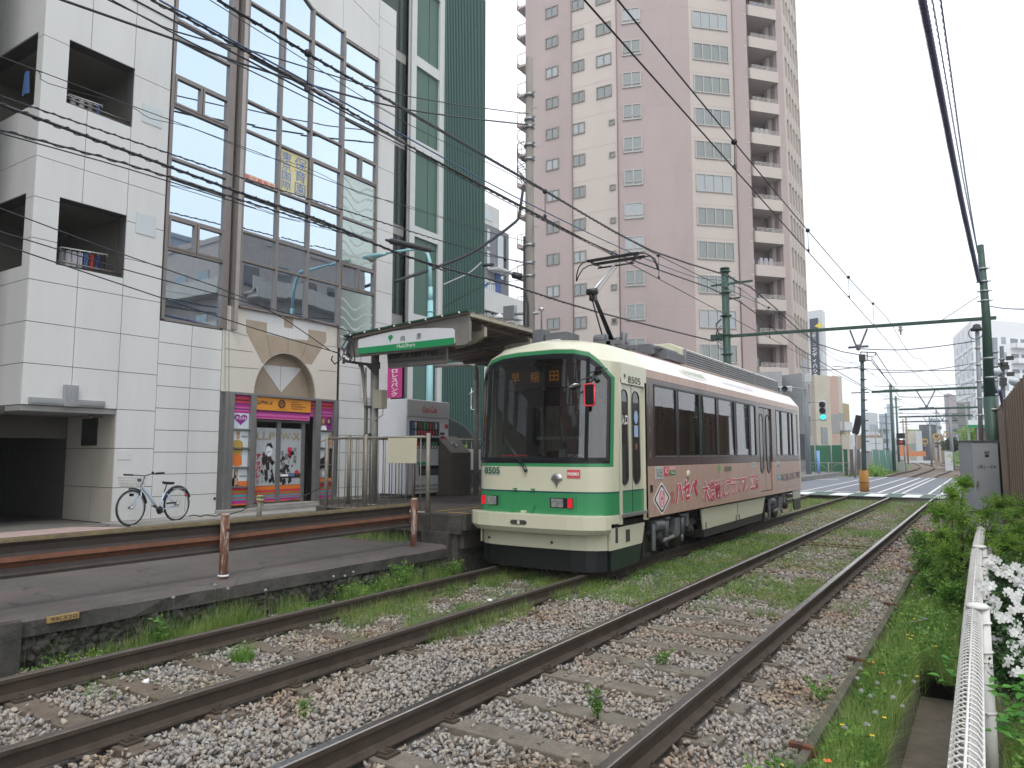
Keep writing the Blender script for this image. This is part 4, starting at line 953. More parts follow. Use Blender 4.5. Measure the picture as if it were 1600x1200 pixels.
m_lb = M('pale_blue_poster', (.60,.66,.70), .35, var=.03); m_purp = M('purple_print', (.24,.02,.24), .4, var=0); m_skin = M('printed_skin', (.50,.30,.20), .5, var=.1); m_hair = M('printed_hair', (.03,.02,.018), .5, var=0); m_gold = M('printed_gold', (.45,.30,.06), .4, var=.3, scale=30)
m_orange = M('orange_sign', (.72,.29,.035), .35, var=.03)
def poster(y0, y1, z0, z1, x, mat, name='poster'): b = MB(); b.box((x, y0, z0), (x+.006, y1, z1)); return b.ob(name, mat, wb)
def flat(pts, y0, z0, w, h, x, mat, parent, name='printed_figure'):
    b = MB(); b.poly([V(x, y0+w*u, z0+h*v) for u, v in pts]); return b.ob(name, mat, parent)
def ell(cx, cy, rx, ry, n=16): return [(cx+rx*math.cos(6.2832*i/n), cy+ry*math.sin(6.2832*i/n)) for i in range(n)]
xp = FX-.03; xq = xp+.008; a, c = cols3[0]; w = c-a
zz = [2.52, 2.05, 1.60, 1.07]
zrow = [(S8(200,300).z, S8(200,455).z), (S8(200,472).z, S8(200,622).z), (S8(200,640).z, S8(200,795).z), (S8(200,812).z, S8(200,968).z)]
for i, (zt_, zb_) in enumerate(zrow):
    h = zt_-zb_; po = poster(a, c, zb_, zt_, xp, m_lb)
    b = MB(); b.box((FX-.04, a, zb_-.035), (FX+.03, c, zb_)); b.ob('shop_frame', m_shf, wb)
    if i == 0:
        hp = [(.5+.42*math.sin(t)**3*.95, .55+.36*(13*math.cos(t)-5*math.cos(2*t)-2*math.cos(3*t)-math.cos(4*t))/16) for t in [6.2832*k/28 for k in range(28)]]
        flat(hp, a, zb_, w, h, xq, m_purp, po, 'printed_heart'); text('プリバト', (xq+.002, a+w*.18, zb_+h*.5), (0,w*.66,0), (0,0,h*.2), m_whitet, po, bold=.03)
    if i == 1:
        flat([(.02,0),(.05,.3),(.2,.42),(.5,.42),(.66,.3),(.7,0)], a, zb_, w, h, xq, m_gold, po); flat(ell(.38,.66,.11,.22), a, zb_, w, h, xq+.001, m_skin, po); flat(ell(.37,.84,.12,.12), a, zb_, w, h, xq+.002, M('printed_blond', (.35,.24,.12), .5), po)
        text('神取忍', (xq+.001, a+w*.58, zb_+h*.58), (0,w*.36,0), (0,0,h*.12), m_blackt, po)
    if i == 2:
        flat([(.02,1),(.05,.72),(.62,.72),(.72,1)], a, zb_, w, h, xq, m_gold, po); flat([(.04,.72),(.0,.15),(.3,.0),(.66,.1),(.62,.72)], a, zb_, w, h, xq+.001, ms['orange'], po); flat([(.5,.95),(.62,.95),(.64,.55),(.5,.55)], a, zb_, w, h, xq+.002, m_skin, po)
    if i == 3:
        flat([(.0,0),(.05,.4),(.2,.5),(.45,.45),(.5,0)], a, zb_, w, h, xq, m_hair, po); flat(ell(.35,.75,.09,.17), a, zb_, w, h, xq+.002, m_skin, po); flat([(.2,.3),(.22,.9),(.35,.98),(.46,.88),(.42,.6),(.3,.35)], a, zb_, w, h, xq+.001, m_hair, po); flat([(.24,.0),(.26,.45),(.42,.5),(.46,.1)], a, zb_, w, h, xq+.003, m_skin, po)
        text('遠藤美月', (xq+.001, a+w*.52, zb_+h*.5), (0,w*.44,0), (0,0,h*.12), m_blackt, po)
a, c = cols3[1]; w = c-a
for i, (v0, v1) in enumerate(((338,468),(485,622),(640,770),(785,925))):
    zt_, zb_ = S8(960, v0).z, S8(960, v1).z; h = zt_-zb_; po = poster(a, c, zb_, zt_, xp, m_lb if i < 3 else m_hair)
    b = MB(); b.box((FX-.04, a, zb_-.035), (FX+.03, c, zb_)); b.ob('shop_frame', m_shf, wb)
    if i == 0:
        flat([(0,0),(0,1),(1,1),(1,0)], a, zb_, w, h, xq-.001, ms['purple'], po); flat(ell(.3,.6,.2,.3), a, zb_, w, h, xq, M('printed_auburn', (.25,.07,.05), .5), po); flat(ell(.75,.6,.16,.3), a, zb_, w, h, xq, m_hair, po); flat(ell(.3,.6,.1,.18), a, zb_, w, h, xq+.001, m_skin, po); flat(ell(.73,.62,.09,.16), a, zb_, w, h, xq+.001, m_skin, po); flat([(.1,0),(.2,.3),(.5,.3),(.6,0)], a, zb_, w, h, xq+.001, m_whitet, po)
    if i == 1: flat([(.0,.3),(.5,.55),(.8,.9),(1,.9),(1,.1),(.8,.0),(.7,.4),(.4,.4),(0,.2)], a, zb_, w, h, xq, m_skin, po)
    if i == 2: flat([(.0,0),(.1,.3),(.45,.5),(.5,1),(1,1),(1,0)], a, zb_, w, h, xq, m_hair, po)
    if i == 3: flat(ell(.4,.5,.3,.35), a, zb_, w, h, xq, M('printed_grey', (.35,.35,.35), .5), po); flat(ell(.45,.5,.15,.18), a, zb_, w, h, xq+.001, m_lb, po)
# orange sign, stripes under, doors with poster (recessed)
yd0, yd1 = sy(322), sy(858); xd = FX-.22
b = MB(); b.box((FX-.05, yd0+.005, S8(600,300).z), (FX-.02, yd1-.12, 2.965)); so = b.ob('signboard', m_orange, wb)
zs_, ze_ = S8(600,300).z, 2.965; hh = ze_-zs_; ww = yd1-.12-yd0
text('LLPW-X', (FX-.019, yd0+.02, zs_+hh*.42), (0,ww*.30,0), (0,0,hh*.3), m_blackt, so, bold=.02, shear=.3)
for i, s in enumerate(("LADY'S", 'LEGENDARY', 'PROFESSIONAL', 'WRESTLING')): text(s, (FX-.019, yd0+ww*.63, zs_+hh*(.72-.18*i)), (0,ww*(.13,.2,.28,.21)[i],0), (0,0,hh*.1), m_blackt, so, bold=.02)
b = MB(); cy, cz = yd0+ww*.46, zs_+hh*.56; b.torus((FX-.016, cy, cz), (1,0,0), hh*.30, hh*.045, 24, 6); b.torus((FX-.016, cy, cz), (1,0,0), hh*.19, hh*.02, 20, 6)
for s in (-1, 1): b.beam((FX-.016, cy-.045*s, cz-.05), (FX-.016, cy+.045*s, cz+.05), .015, .006, up=(1,0,0))
b.ob('round_emblem', m_blackt, so); text('SINCE 1992', (FX-.019, yd0+ww*.38, zs_+hh*.08), (0,ww*.18,0), (0,0,hh*.06), m_blackt, so)
stripes('striped_panel', yd1-.115, yd1-.01, 2.56, 2.96, top_seq, FX-.05)
b = MB(); b.cur = ix['pink']; zz1, zz0 = zs_-.01, S8(600,375).z
stripes('striped_panel', yd0+.005, yd1-.12, zz0, zz1, [('purple',1),('magenta',.8),('pink',1),('magenta',.8),('pink',.6)], FX-.05)
zdt = S8(540,395).z
b = MB()
for u0, u1 in ((322,335),(520,553),(742,770)): b.box((xd-.03, sy(u0, 700, xd), .43), (xd+.03, sy(u1, 700, xd), zdt))
b.box((xd-.03, yd0, zdt), (xd+.03, yd1, zdt+.09)); b.box((xd-.03, yd0, .41), (xd+.035, sy(742,700,xd), .47))
do = b.ob('door', m_shf, wb, bev=.003)
m_dgl = glassmat('door_glass', (.82,.84,.84), .05)
b = MB(); b.poly([(xd, yd0, .45), (xd, sy(760,700,xd), .45), (xd, sy(760,700,xd), zdt), (xd, yd0, zdt)]); b.ob('pane', m_dgl, do)
b = MB(); b.box((xd-.02, sy(770,700,xd), .43), (xd-.01, yd1, zdt)); b.ob('dark_pane', mirrormat('dark_shop_glass', (.5,.5,.5), (.015,.015,.018), .12), do)
pz0, pz1 = S8(540,960,xd).z, S8(540,452,xd).z
for k, (u0, u1) in enumerate(((337,519),(555,742))):
    y0, y1 = sy(u0,700,xd), sy(u1,700,xd); b = MB(); b.box((xd-.012, y0, pz0), (xd-.006, y1, pz1)); po = b.ob('door_poster', M('white_poster', (.72,.74,.76), .5, var=.03), do)
    w, h = y1-y0, pz1-pz0; X_ = xd-.004
    text(('LLP', 'W-X')[k], (X_, y0+w*.03, pz0+h*.79), (0,w*.9,0), (0,0,h*.14), M('gold_lettering', (.55,.36,.10), .4, var=0), po, bold=.02)
    rr = random.Random(5+k); b = MB()
    for q in range(26):
        cx, cy = rr.uniform(.28, .95) if k == 0 else rr.uniform(.05, .6), rr.uniform(.05, .62); n = rr.randint(3, 5); r_ = rr.uniform(.02, .07); ang = rr.uniform(0, 6)
        b.poly([V(X_+.0003*q, y0+w*(cx+r_*1.6*math.cos(ang+6.28*i/n)), pz0+h*(cy+r_*math.sin(ang+6.28*i/n)*rr.uniform(.5,1.5))) for i in range(n)])
    b.ob('ink_drawing', m_hair, po)
    b = MB(); G = M('printed_grey', (.35,.35,.35), .5)
    for q in range(14):
        cx, cy = rr.uniform(.3, .85) if k == 0 else rr.uniform(.1, .5), rr.uniform(.2, .6)
        b.poly([V(X_-.001+.0002*q, y0+w*(cx+a_), pz0+h*(cy+c_)) for a_, c_ in ell(0, 0, rr.uniform(.03,.1), rr.uniform(.02,.06), 7)])
    b.ob('ink_shading', G, po)
    if k == 0:
        flat(ell(.66,.60,.16,.10,14), y0, pz0, w, h, X_+.009, M('white_poster', (.72,.74,.76), .5), po, 'printed_figure'); flat([(.5,.66),(.55,.73),(.75,.74),(.84,.66),(.8,.64),(.6,.69)], y0, pz0, w, h, X_+.010, m_hair, po); flat([(.56,.58),(.72,.6),(.7,.585),(.57,.565)], y0, pz0, w, h, X_+.010, m_hair, po)
        text('アッパレ!', (X_+.012, y0+w*.02, pz0+h*.03), (0,w*.24,0), (0,0,h*.52), m_redt, po, vertical=True, bold=.05)
        text('女子プロレス', (X_+.012, y0+w*.30, pz0+h*.05), (0,w*.1,0), (0,0,h*.42), m_blackt, po, vertical=True)
    else:
        text('旨く', (X_+.012, y0+w*.36, pz0+h*.5), (0,w*.2,0), (0,0,h*.17), m_redt, po, vertical=True, bold=.05); text('安い酒場', (X_+.012, y0+w*.62, pz0+h*.38), (0,w*.16,0), (0,0,h*.28), m_blackt, po, vertical=True)
        flat([(0,.12),(1,.12),(1,.2),(0,.2)], y0, pz0, w, h, X_+.008, m_hair, po); flat([(.05,.15),(.42,.15),(.42,.19),(.05,.19)], y0, pz0, w, h, X_+.009, m_whitet, po); flat([(.46,.15),(.7,.15),(.7,.19),(.46,.19)], y0, pz0, w, h, X_+.009, m_bluet, po); flat(ell(.82,.22,.1,.04,10), y0, pz0, w, h, X_+.0095, ms['red'], po)
stripes('striped_panel', sy(337,700,xd), sy(742,700,xd), .50, pz0-.01, low_seq, xd+.002)
b = MB(); b.box((FX-.25, yd0-.1, .40), (FX+.22, yd1+.05, .455)); b.ob('door_step', m_conc, wb, bev=.006)

# laundry hung inside the balcony openings (things)
m_cl = [M('cloth_'+n, c, .9, var=.1) for n, c in (('white',(.5,.5,.52)), ('navy',(.02,.04,.14)), ('red',(.4,.03,.03)), ('grey',(.25,.26,.26)), ('blue',(.06,.13,.3)), ('lilac',(.45,.42,.5)), ('black',(.02,.02,.025)))]
def garment(p, w, h, mat, label, group):
    b = MB(); n = 6; o = V(p); vs = []
    for i in range(n+1):
        for j in range(6):
            u, v = i/n, j/5; ww = w*(.75+.25*v); vs.append((o.x+.02*math.sin(u*9+v*2+p[1]*7), o.y+(u-.5)*ww, o.z-h*v-.03*abs(u-.5)*(v < .1)))
    fs = [(i*6+j, (i+1)*6+j, (i+1)*6+j+1, i*6+j+1) for i in range(n) for j in range(5)]; b.add(vs, fs)
    return b.thing('garment', mat, label, 'laundry', group)
def rack(px0, py0, px1, py1, x, label):
    p, q = W(px0, py0, x=x), W(px1, py1, x=x); b = MB(); b.tube([p, q], .01, 6); b.tube([p+V(-.12,0,.02), q+V(-.12,0,.02)], .008, 6)
    for i in range(6): a = p.lerp(q, i/5); b.tube([a, a+V(-.12,0,.02)], .005, 5); b.tube([a, a+V(0,.0,-.05)], .004, 5)
    b.thing('drying_rack', m_whitet, label, 'drying rack'); return p, q
p, q = rack(95,386,168,398, FX-.35, 'white drying rack hung with clothes in the lower balcony opening')
cl_ = [('grey shirt at the left of the lower balcony rack',3),('white shirt second from the left on the lower rack',0),('white striped shirt in the middle of the lower rack',0),('pale blouse beside the blue shirt on the lower rack',5),('bright blue shirt on the lower rack',4),('red shirt on the lower rack',2),('navy shirt right of the red one on the lower rack',1),('black trousers at the right end of the lower rack',6)]
for i, (l, k) in enumerate(cl_): a = p.lerp(q, (i+.3)/8); garment((a.x, a.y, a.z-.04), .10, .30, m_cl[k], l, 'clothes on the lower balcony rack')
p, q = rack(108,147,160,165, FX-.35, 'white drying rack with small washing in the upper balcony opening')
for i, (l, k) in enumerate((('pink washing at the left of the upper rack',5),('white washing in the middle of the upper rack',0),('grey washing right of the middle of the upper rack',3),('teal washing at the right end of the upper rack',4))): a = p.lerp(q, (i+.5)/4); garment((a.x, a.y, a.z-.03), .09, .16, m_cl[k], l, 'washing on the upper balcony rack')
p = W(42,112,y=yc+.15); b = garment((p.x, p.y, p.z), .01, .01, m_cl[4], 'blue denim garment hanging in the leftmost balcony opening', 'clothes on the left balcony')
bpy.data.objects.remove(b)
b = MB(); vs = [(p.x+(u-.5)*.3*(.6+.4*v), p.y+.02*math.sin(u*9), p.z-.45*v) for u in [i/6 for i in range(7)] for v in [j/4 for j in range(5)]]; b.add(vs, [(i*5+j, (i+1)*5+j, (i+1)*5+j+1, i*5+j+1) for i in range(6) for j in range(4)]); b.thing('garment', m_cl[4], 'blue denim garment hanging in the leftmost balcony opening', 'laundry')
# neighbouring block just out of the frame (shades the entrance side) and the blocks across the tracks mirrored in the glass
def plain_block(name, x0, x1, y0, y1, h, mat, wmat, label, fl=3.0, face='x', bays=6, balc=False):
    r = E(name, ((x0+x1)/2, (y0+y1)/2, -.3), label, 'building'); b = MB(); b.box((x0, y0, -.3), (x1, y1, h)); b.box((x0-.1,y0-.1,h),(x1+.1,y1+.1,h+.4)); b.ob('wall', mat, r)
    n = int((h-1)/fl); L_ = (y1-y0) if face in 'xX' else (x1-x0)
    for i in range(n):
        z = 1.2+i*fl
        for k in range(bays):
            u = (k+.5)/bays*L_; b = MB()
            if face == 'x': b.box((x0-.04, y0+u-L_/bays*.28, z), (x0+.1, y0+u+L_/bays*.28, z+1.4))
            elif face == 'X': b.box((x1-.1, y0+u-L_/bays*.28, z), (x1+.04, y0+u+L_/bays*.28, z+1.4))
            else: b.box((x0+u-L_/bays*.28, y1-.1, z), (x0+u+L_/bays*.28, y1+.04, z+1.4))
            b.ob('window', wmat, r)
        if face == 'x':
            for k in range(4):
                u = (x1-x0)*(k+.5)/4; b = MB(); b.box((x0+u-.7, y0-.04, z), (x0+u+.7, y0+.1, z+1.4)); b.ob('window', wmat, r)
        if balc and i: b = MB(); b.box((x0+.5, y0-1.1, z-.6), (x1-.5, y0, z-.45)); b.box((x0+.5, y0-1.1, z-.45), (x1-.5, y0-1.0, z+.45)); b.ob('balcony', M('balcony_front', (.42,.38,.33), .7), r)
        if balc and i: b = MB(); b.box((x0-1.2, y0+.5, z-.6), (x0, y1-.5, z-.45)); b.box((x0-1.2, y0+.5, z-.45), (x0-1.1, y1-.5, z+.5)); b.ob('balcony', M('balcony_front', (.42,.38,.33), .7), r)
m_dkw = mirrormat('dark_window', (.45,.5,.52), (.03,.035,.04), .35)
plain_block('neighbour_building', -26, -14.7, -8, 4.9, 15, M('neighbour_wall', (.13,.12,.11), .8), m_dkw, 'grey block just left of the white building, out of view', face='X', bays=5)
plain_block('brick_block', -28, -12.5, -34, -9.5, 17, M('brick_brown_wall', (.14,.085,.065), .8, var=.15), m_dkw, 'brown brick block behind the camera, mirrored in the windscreen', face='X', bays=7)
plain_block('end_block', -9, 12, -75, -62, 14, M('end_wall_grey', (.22,.22,.21), .8), m_dkw, 'grey block far behind the camera along the tracks', face='y', bays=6)
plain_block('brown_block', 14, 24, 31, 43, 16.5, M('brown_render', (.36,.30,.27), .8, var=.1), m_dkw, 'brown apartment block across the tracks, seen mirrored in the glass', bays=5, balc=True)
plain_block('grey_tower_block', 26, 36, 32, 36.5, 19, M('grey_render', (.26,.29,.33), .8, var=.1), m_dkw, 'dark grey block across the tracks, seen mirrored in the left bay', bays=3, balc=True)
plain_block('pale_block', 30, 40, 39, 42, 14.5, M('pale_render', (.5,.55,.6), .8, var=.05), m_dkw, 'pale block across the tracks, seen mirrored beside the grey one', bays=3)
# ================================================================ TRAM
m_crm = M('tram_cream', (.61,.60,.455), .28, var=.04, scale=1.5, coat=.4)
m_grn = M('tram_green', (.04,.25,.10), .28, var=.06, scale=2, coat=.4)
m_teal = M('tram_teal_line', (.01,.08,.075), .35, var=0)
m_wood = M('wood_print', (.50,.335,.265), .35, var=.12, scale=9, streak=.06, fine=.05, coat=.3)
m_pinkw = M('pink_white_film', (.74,.67,.67), .3, var=.05, scale=4, streak=.3, coat=.3)
m_brn = M('brown_film', (.075,.045,.043), .3, var=.1, coat=.4)
m_tblk = M('tram_black', (.012,.013,.015), .35, var=.15)
m_und = M('underframe', (.035,.033,.032), .6, .2, var=.35, scale=9, col2=(.07,.055,.045), thr=(.55,.7))
m_undl = M('bogie_grey', (.20,.21,.22), .45, .4, var=.25, scale=9)
m_tgl = glassmat('tram_glass', (.15,.175,.165), .14)
m_wsgl = glassmat('windscreen_glass', (.33,.37,.37), .12)
m_roofg = M('roof_equipment', (.16,.17,.18), .55, .3, var=.2, scale=6)
m_int = M('interior_panel', (.33,.32,.28), .7, var=.05); m_intd = M('interior_dark', (.05,.05,.05), .7)
tram = E('tram', (-5.4, 15, 0), 'cream and green tram with wood-look advertising stopped at the platform', 'tram')
XC, HW = -5.4, 1.10
# front shell as a grid: plan points from the left side round the nose to the right side
half = [(0,8.86),(.30,8.864),(.60,8.878),(.82,8.92),(.95,8.985),(1.055,9.10),(1.068,9.14),(1.088,9.21),(1.10,9.36),(1.10,9.47),(1.10,10.32),(1.10,10.385)]
plan = [(-x, y) for x, y in reversed(half[1:])]+half
ztop_ = {0:3.02,.30:3.02,.60:3.0,.82:2.95,.95:2.84,1.055:2.68,1.068:2.65,1.088:2.60}
def levels(x):
    a = abs(x); zt = ztop_.get(a, 2.60)
    return [.68,.80,1.095,1.118,1.455,1.50,1.545,zt,zt+.035,zt+.09,max(2.92, zt+.10),3.20,3.27]
ins = [0]*11+[.22,.48]; rake = lambda z: 0 if z < 1.5 else (z-1.5)*.07
def body_pt(x, y, i):
    z = levels(x)[i]; k = (HW-ins[i])/HW; fy = ins[i]*.75 if y < 9.6 else 0
    return V(XC+x*k, y+(rake(z)+fy)*(1 if y < 9.5 else .0), z+(.05*(1-abs(x)/HW) if i > 10 else 0))
b = MB(); b.smooth = True; nP = len(plan); nZ = 13; vs = [body_pt(x, y, i) for i in range(nZ) for x, y in plan]
b.v = [tuple(q) for q in vs]
MC, MG, MT, MK = 0, 1, 2, 3
for i in range(nZ-1):
    for j in range(nP-1):
        x0, x1 = abs(plan[j][0]), abs(plan[j+1][0]); x = max(x0, x1); ym = max(plan[j][1], plan[j+1][1]); inglass = x <= 1.0551 and ym <= 9.12
        if i == 6 and inglass: continue
        if x == 1.10 and 9.46 < ym < 10.33 and i < 8: continue     # door opening
        m = MC
        if i == 1: m = MG
        if i == 2: m = MT
        if 4 <= i <= 8 and ym <= 9.22:
            if i in (4, 8): m = MG
            else: m = MG if x > 1.07 else MK
        b.f.append([i*nP+j, i*nP+j+1, (i+1)*nP+j+1, (i+1)*nP+j]); b.mi.append(m); b.sm.append(True)
b.f.append([ (nZ-1)*nP+j for j in range(nP)]); b.mi.append(MC); b.sm.append(False)
body = b.ob('body', [m_crm, m_grn, m_teal, m_tblk], tram, fix=True)
es = body.modifiers.new('edge', 'EDGE_SPLIT'); es.split_angle = math.radians(28)
# lintel over the doors of the cab and frame
for s in (1, -1):
    b = MB(); X0 = XC+s*HW
    b.box((X0-s*.003, 9.42, 2.69), (X0-s*.05, 10.36, 2.93)); b.box((X0, 9.40, .66), (X0-s*.05, 9.47, 2.70)); b.box((X0, 10.31, .66), (X0-s*.05, 10.386, 2.70)); b.ob('door_frame', m_crm, tram)
    b = MB(); b.box((X0-s*.05, 9.46, .74), (X0-s*.03, 10.32, .80)); b.box((X0+s*.003, 9.42, .765), (X0+s*.03, 10.37, .80)); b.ob('door_step', m_alu, tram)
def oval(y0, y1, z0, z1, n=8):
    r = (y1-y0)/2; c = (y0+y1)/2; return [(c+r*math.cos(math.pi*k/n), z1-r+r*math.sin(math.pi*k/n)) for k in range(n+1)]+[(c-r*math.cos(math.pi*k/n), z0+r-r*math.sin(math.pi*k/n)) for k in range(n+1)]
def door(s, y0, y1, z0, z1, mats, ov, gl, green):
    X0 = XC+s*HW; X1 = X0-s*.035; dr = None; ym = (y0+y1)/2
    b = MB()
    if green: b.cur = 1; b.box((X1, y0, z0), (X1-s*.03, y1, 1.095)); b.cur = 0; b.box((X1, y0, 1.118), (X1-s*.03, y1, z1)); b.cur = 2; b.box((X1, y0, 1.095), (X1-s*.03, y1, 1.118))
    else: b.cur = 0; b.box((X1, y0, z0), (X1-s*.03, y1, 1.47)); b.cur = 1; b.box((X1, y0, 1.47), (X1-s*.03, y1, z1))
    dr = b.ob('door', mats, tram)
    for a, c in ov:
        pts = oval(a, c, 1.20, 2.55); w = MB(); w.prism([V(X1+s*.001, p, q) for p, q in pts], (s*.004, 0, 0)); w.ob('door_window', m_ogl, dr)
        w = MB(); ring = [V(X1+s*.006, p, q) for p, q in pts]; w.tube(ring+[ring[0]], .011, 5); w.ob('window_seal', m_tblk, dr)
    w = MB(); w.box((X1+s*.001, ym-.006, z0), (X1+s*.003, ym+.006, z1)); w.ob('door_seam', m_tblk, dr)
    return dr
m_ogl = mirrormat('door_oval_glass', (.6,.62,.6), (.015,.015,.015), .22)
d1 = door(1, 9.47, 10.31, .80, 2.69, [m_crm, m_grn, m_teal], ((9.52,9.74),(9.92,10.16)), None, True)
door(-1, 9.47, 10.31, .80, 2.69, [m_crm, m_grn, m_teal], ((9.52,9.74),(9.92,10.16)), None, True)
d2 = door(1, 16.90, 18.03, .80, 2.69, [m_wood, m_brn], ((17.02,17.32),(17.62,17.92)), None, False)
XS = XC+HW; xo = XS-.028
text('入', (xo, 9.525, 2.04), (0,.10,0), (0,0,.15), m_whitet, d1, bold=.03); text('口', (xo, 9.645, 2.05), (0,.085,0), (0,0,.13), m_whitet, d1, bold=.03)
b = MB(); b.prism([V(xo, y, z) for y, z in ell(10.04, 2.17, .07, .10)], (.002,0,0)); b.box((xo, 9.97, 1.88), (xo+.002, 10.11, 2.05)); b.ob('door_sticker', M('pale_blue_sticker', (.30,.45,.66), .4, var=0), d1)
b = MB(); b.prism([V(xo, y, z) for y, z in ell(10.04, 1.74, .035, .05)], (.002,0,0)); b.ob('door_sticker', M('brown_sticker', (.25,.10,.07), .4, var=0), d1)
# side walls with window openings
wins = [(10.67,11.66),(11.72,12.82),(12.88,13.82),(13.90,15.00),(15.08,16.08),(16.15,16.62),(18.48,18.98),(19.04,19.84),(19.90,20.28),(20.36,20.90)]
yR = 21.12
for s in (1, -1):
    X0 = XC+s*HW; X1 = X0-s*.03
    holes = [(a, c, 1.585, 2.715) for a, c in wins]+([(16.88, 18.05, .78, 2.70)] if s == 1 else [])
    b = MB(); cols = [10.385+.2775*i for i in range(39)]; cols = [c for c in cols if c < 21.0]+[21.02]
    cells(b, 'x', cols, [.68, 1.45], holes, X0, X1, .0025); b.ob('wood_side_panel', m_wood, tram); b = MB(); cells(b, 'x', cols, [2.79, 2.92], holes, X0, X1, .0025)
    b.ob('wood_side_panel', m_wood, tram)
    b = MB(); cells(b, 'x', [10.385, 21.02], [1.452, 2.788], holes, X0-s*.001, X1, 0); wf = b.ob('brown_window_band', m_brn, tram)
    b = MB(); cells(b, 'x', [10.385, 21.02], [.69, 2.90], holes, X1, X1-s*.02, 0); b.ob('side_core', m_intd, tram)
    for a, c in wins:
        b = MB(); t = .03
        for q0, q1 in (((a,1.585),(a+t,2.715)), ((c-t,1.585),(c,2.715)), ((a+t,1.585),(c-t,1.585+t)), ((a+t,2.715-t),(c-t,2.715))): b.box((X0+s*.006, *q0), (X0-s*.05, *q1))
        fo = b.ob('window_frame', m_tblk if a != 20.36 else m_alu, tram)
        b = MB(); b.poly([(X0-s*.012, a+t, 1.615), (X0-s*.012, c-t, 1.615), (X0-s*.012, c-t, 2.685), (X0-s*.012, a+t, 2.685)]); b.ob('pane', m_tgl, fo)
        if s == 1: b = MB(); b.box((X0+.006, a+.01, 1.590), (X0+.010, c-.01, 1.600)); b.ob('sill_trim', m_alu, fo)
    # shoulder and rear corner
    b = MB(); pr = [V(X0, 10.385, 2.92), V(X0-s*.22, 10.385, 3.20), V(X0-s*.25, 10.385, 3.20), V(X0-s*.05, 10.385, 2.88)]; b.prism(pr, (0, 10.7, 0)); b.ob('shoulder_panel', m_pinkw, tram)
    b = MB(); b.box((X0-s*.001, 21.02, .68), (X0-s*.06, yR, 2.92)); b.ob('corner_post', m_crm, tram)
b = MB(); b.prism([V(XC-.88,10.385,3.20), V(XC-.60,10.385,3.28), V(XC,10.385,3.32), V(XC+.60,10.385,3.28), V(XC+.88,10.385,3.20)], (0, 10.7, 0)); b.ob('roof', M('roof_film', (.55,.40,.36), .5), tram)
b = MB()
for s in (1, -1): b.box((XC+s*.87, 10.4, 3.19), (XC+s*.83, 21, 3.225))
b.ob('gutter', M('roof_gutter', (.33,.20,.17), .5), tram)
b = MB(); b.prism([V(XC-1.1,21.06,.68), V(XC+1.1,21.06,.68), V(XC+1.1,21.06,2.92), V(XC+.88,21.06,3.2), V(XC-.88,21.06,3.2), V(XC-1.1,21.06,2.92)], (0,.06,0)); b.ob('rear_wall', m_crm, tram)
# windscreen: follows the shell 6 mm outside, mullions at +-.82
def shell(x, y, z): return V(XC+x, y+rake(z)-.004, z)
G = [(x, y) for x, y in plan if abs(x) <= 1.0551 and y <= 9.12]
def glass_part(name, xs, mat):
    b = MB(); b.smooth = True; n = 6; vs = []
    for k in range(n+1):
        for x, y in xs: zt = ztop_[abs(x)]; z = 1.545+(zt-1.545)*k/n; vs.append(shell(x, y, z))
    b.v = [tuple(v) for v in vs]; m = len(xs)
    for k in range(n):
        for j in range(m-1): b.f.append([k*m+j, k*m+j+1, (k+1)*m+j+1, (k+1)*m+j]); b.mi.append(0); b.sm.append(True)
    return b.ob(name, mat, tram, fix=True)
ws = glass_part('windscreen', [g for g in G if abs(g[0]) <= .821], m_wsgl)
glass_part('corner_window', [g for g in G if g[0] >= .8199], m_wsgl); glass_part('corner_window', [g for g in G if g[0] <= -.8199], m_wsgl)
b = MB()
for s in (1, -1): b.beam(shell(s*.82, 8.915, 1.54), shell(s*.82, 8.915, 2.96), .05, .02, up=(0,1,0)); b.beam(shell(s*1.05, 9.095, 1.54), shell(s*1.05, 9.095, 2.67), .03, .02, up=(s,-1,0))
for j in range(len(G)-1):
    for zz in (1.56,): b.beam(shell(*G[j], zz), shell(*G[j+1], zz), .02, .045)
    b.beam(shell(*G[j], ztop_[abs(G[j][0])]-.015), shell(*G[j+1], ztop_[abs(G[j+1][0])]-.015), .02, .05)
b.ob('windscreen_frame', m_tblk, tram)
# light sill line under the glass, red strip on the dash
b = MB(); b.box((XC-.62, 9.02, 1.60), (XC-.18, 9.03, 1.615)); b.ob('red_strip', M('red_strip', (.8,.02,.05), .5, var=0, emit=.4), tram)
# interior
b = MB(); b.box((XC-1.06, 9.3, .74), (XC+1.06, 21, .80)); b.ob('floor', m_intd, tram)
b = MB(); b.box((XC-1.03, 9.5, 2.86), (XC+1.03, 21, 2.90)); b.ob('ceiling', m_int, tram)
b = MB(); b.box((XC-.85, 9.10, .8), (XC+.85, 9.38, 1.50)); b.box((XC-.45, 9.12, 1.50), (XC+.05, 9.38, 1.60)); b.box((XC+.1, 9.2, 1.5), (XC+.25, 9.35, 1.66)); b.box((XC+.32,9.2,1.5),(XC+.62,9.4,1.80)); b.ob('dashboard', m_intd, tram, bev=.02)
b = MB(); b.box((XC+.27,9.16,1.5),(XC+.36,9.2,1.70)); b.box((XC+.60,9.14,1.5),(XC+.66,9.2,1.86)); b.box((XC-.1,9.15,1.84),(XC+.66,9.19,1.88)); b.ob('fare_box', m_int, tram)
b = MB(); b.box((XC-.62, 9.18, 2.32), (XC+.55, 9.22, 2.56)); b.ob('sun_blind', m_tblk, tram)
b = MB()
for x, y in ((-.25,9.6),(.70,9.75),(-.7,10.4),(.5,11.5),(-.5,12),(.5,14),(-.5,15)): b.cyl((XC+x, y, .8), (XC+x, y, 2.86), .018, n=8)
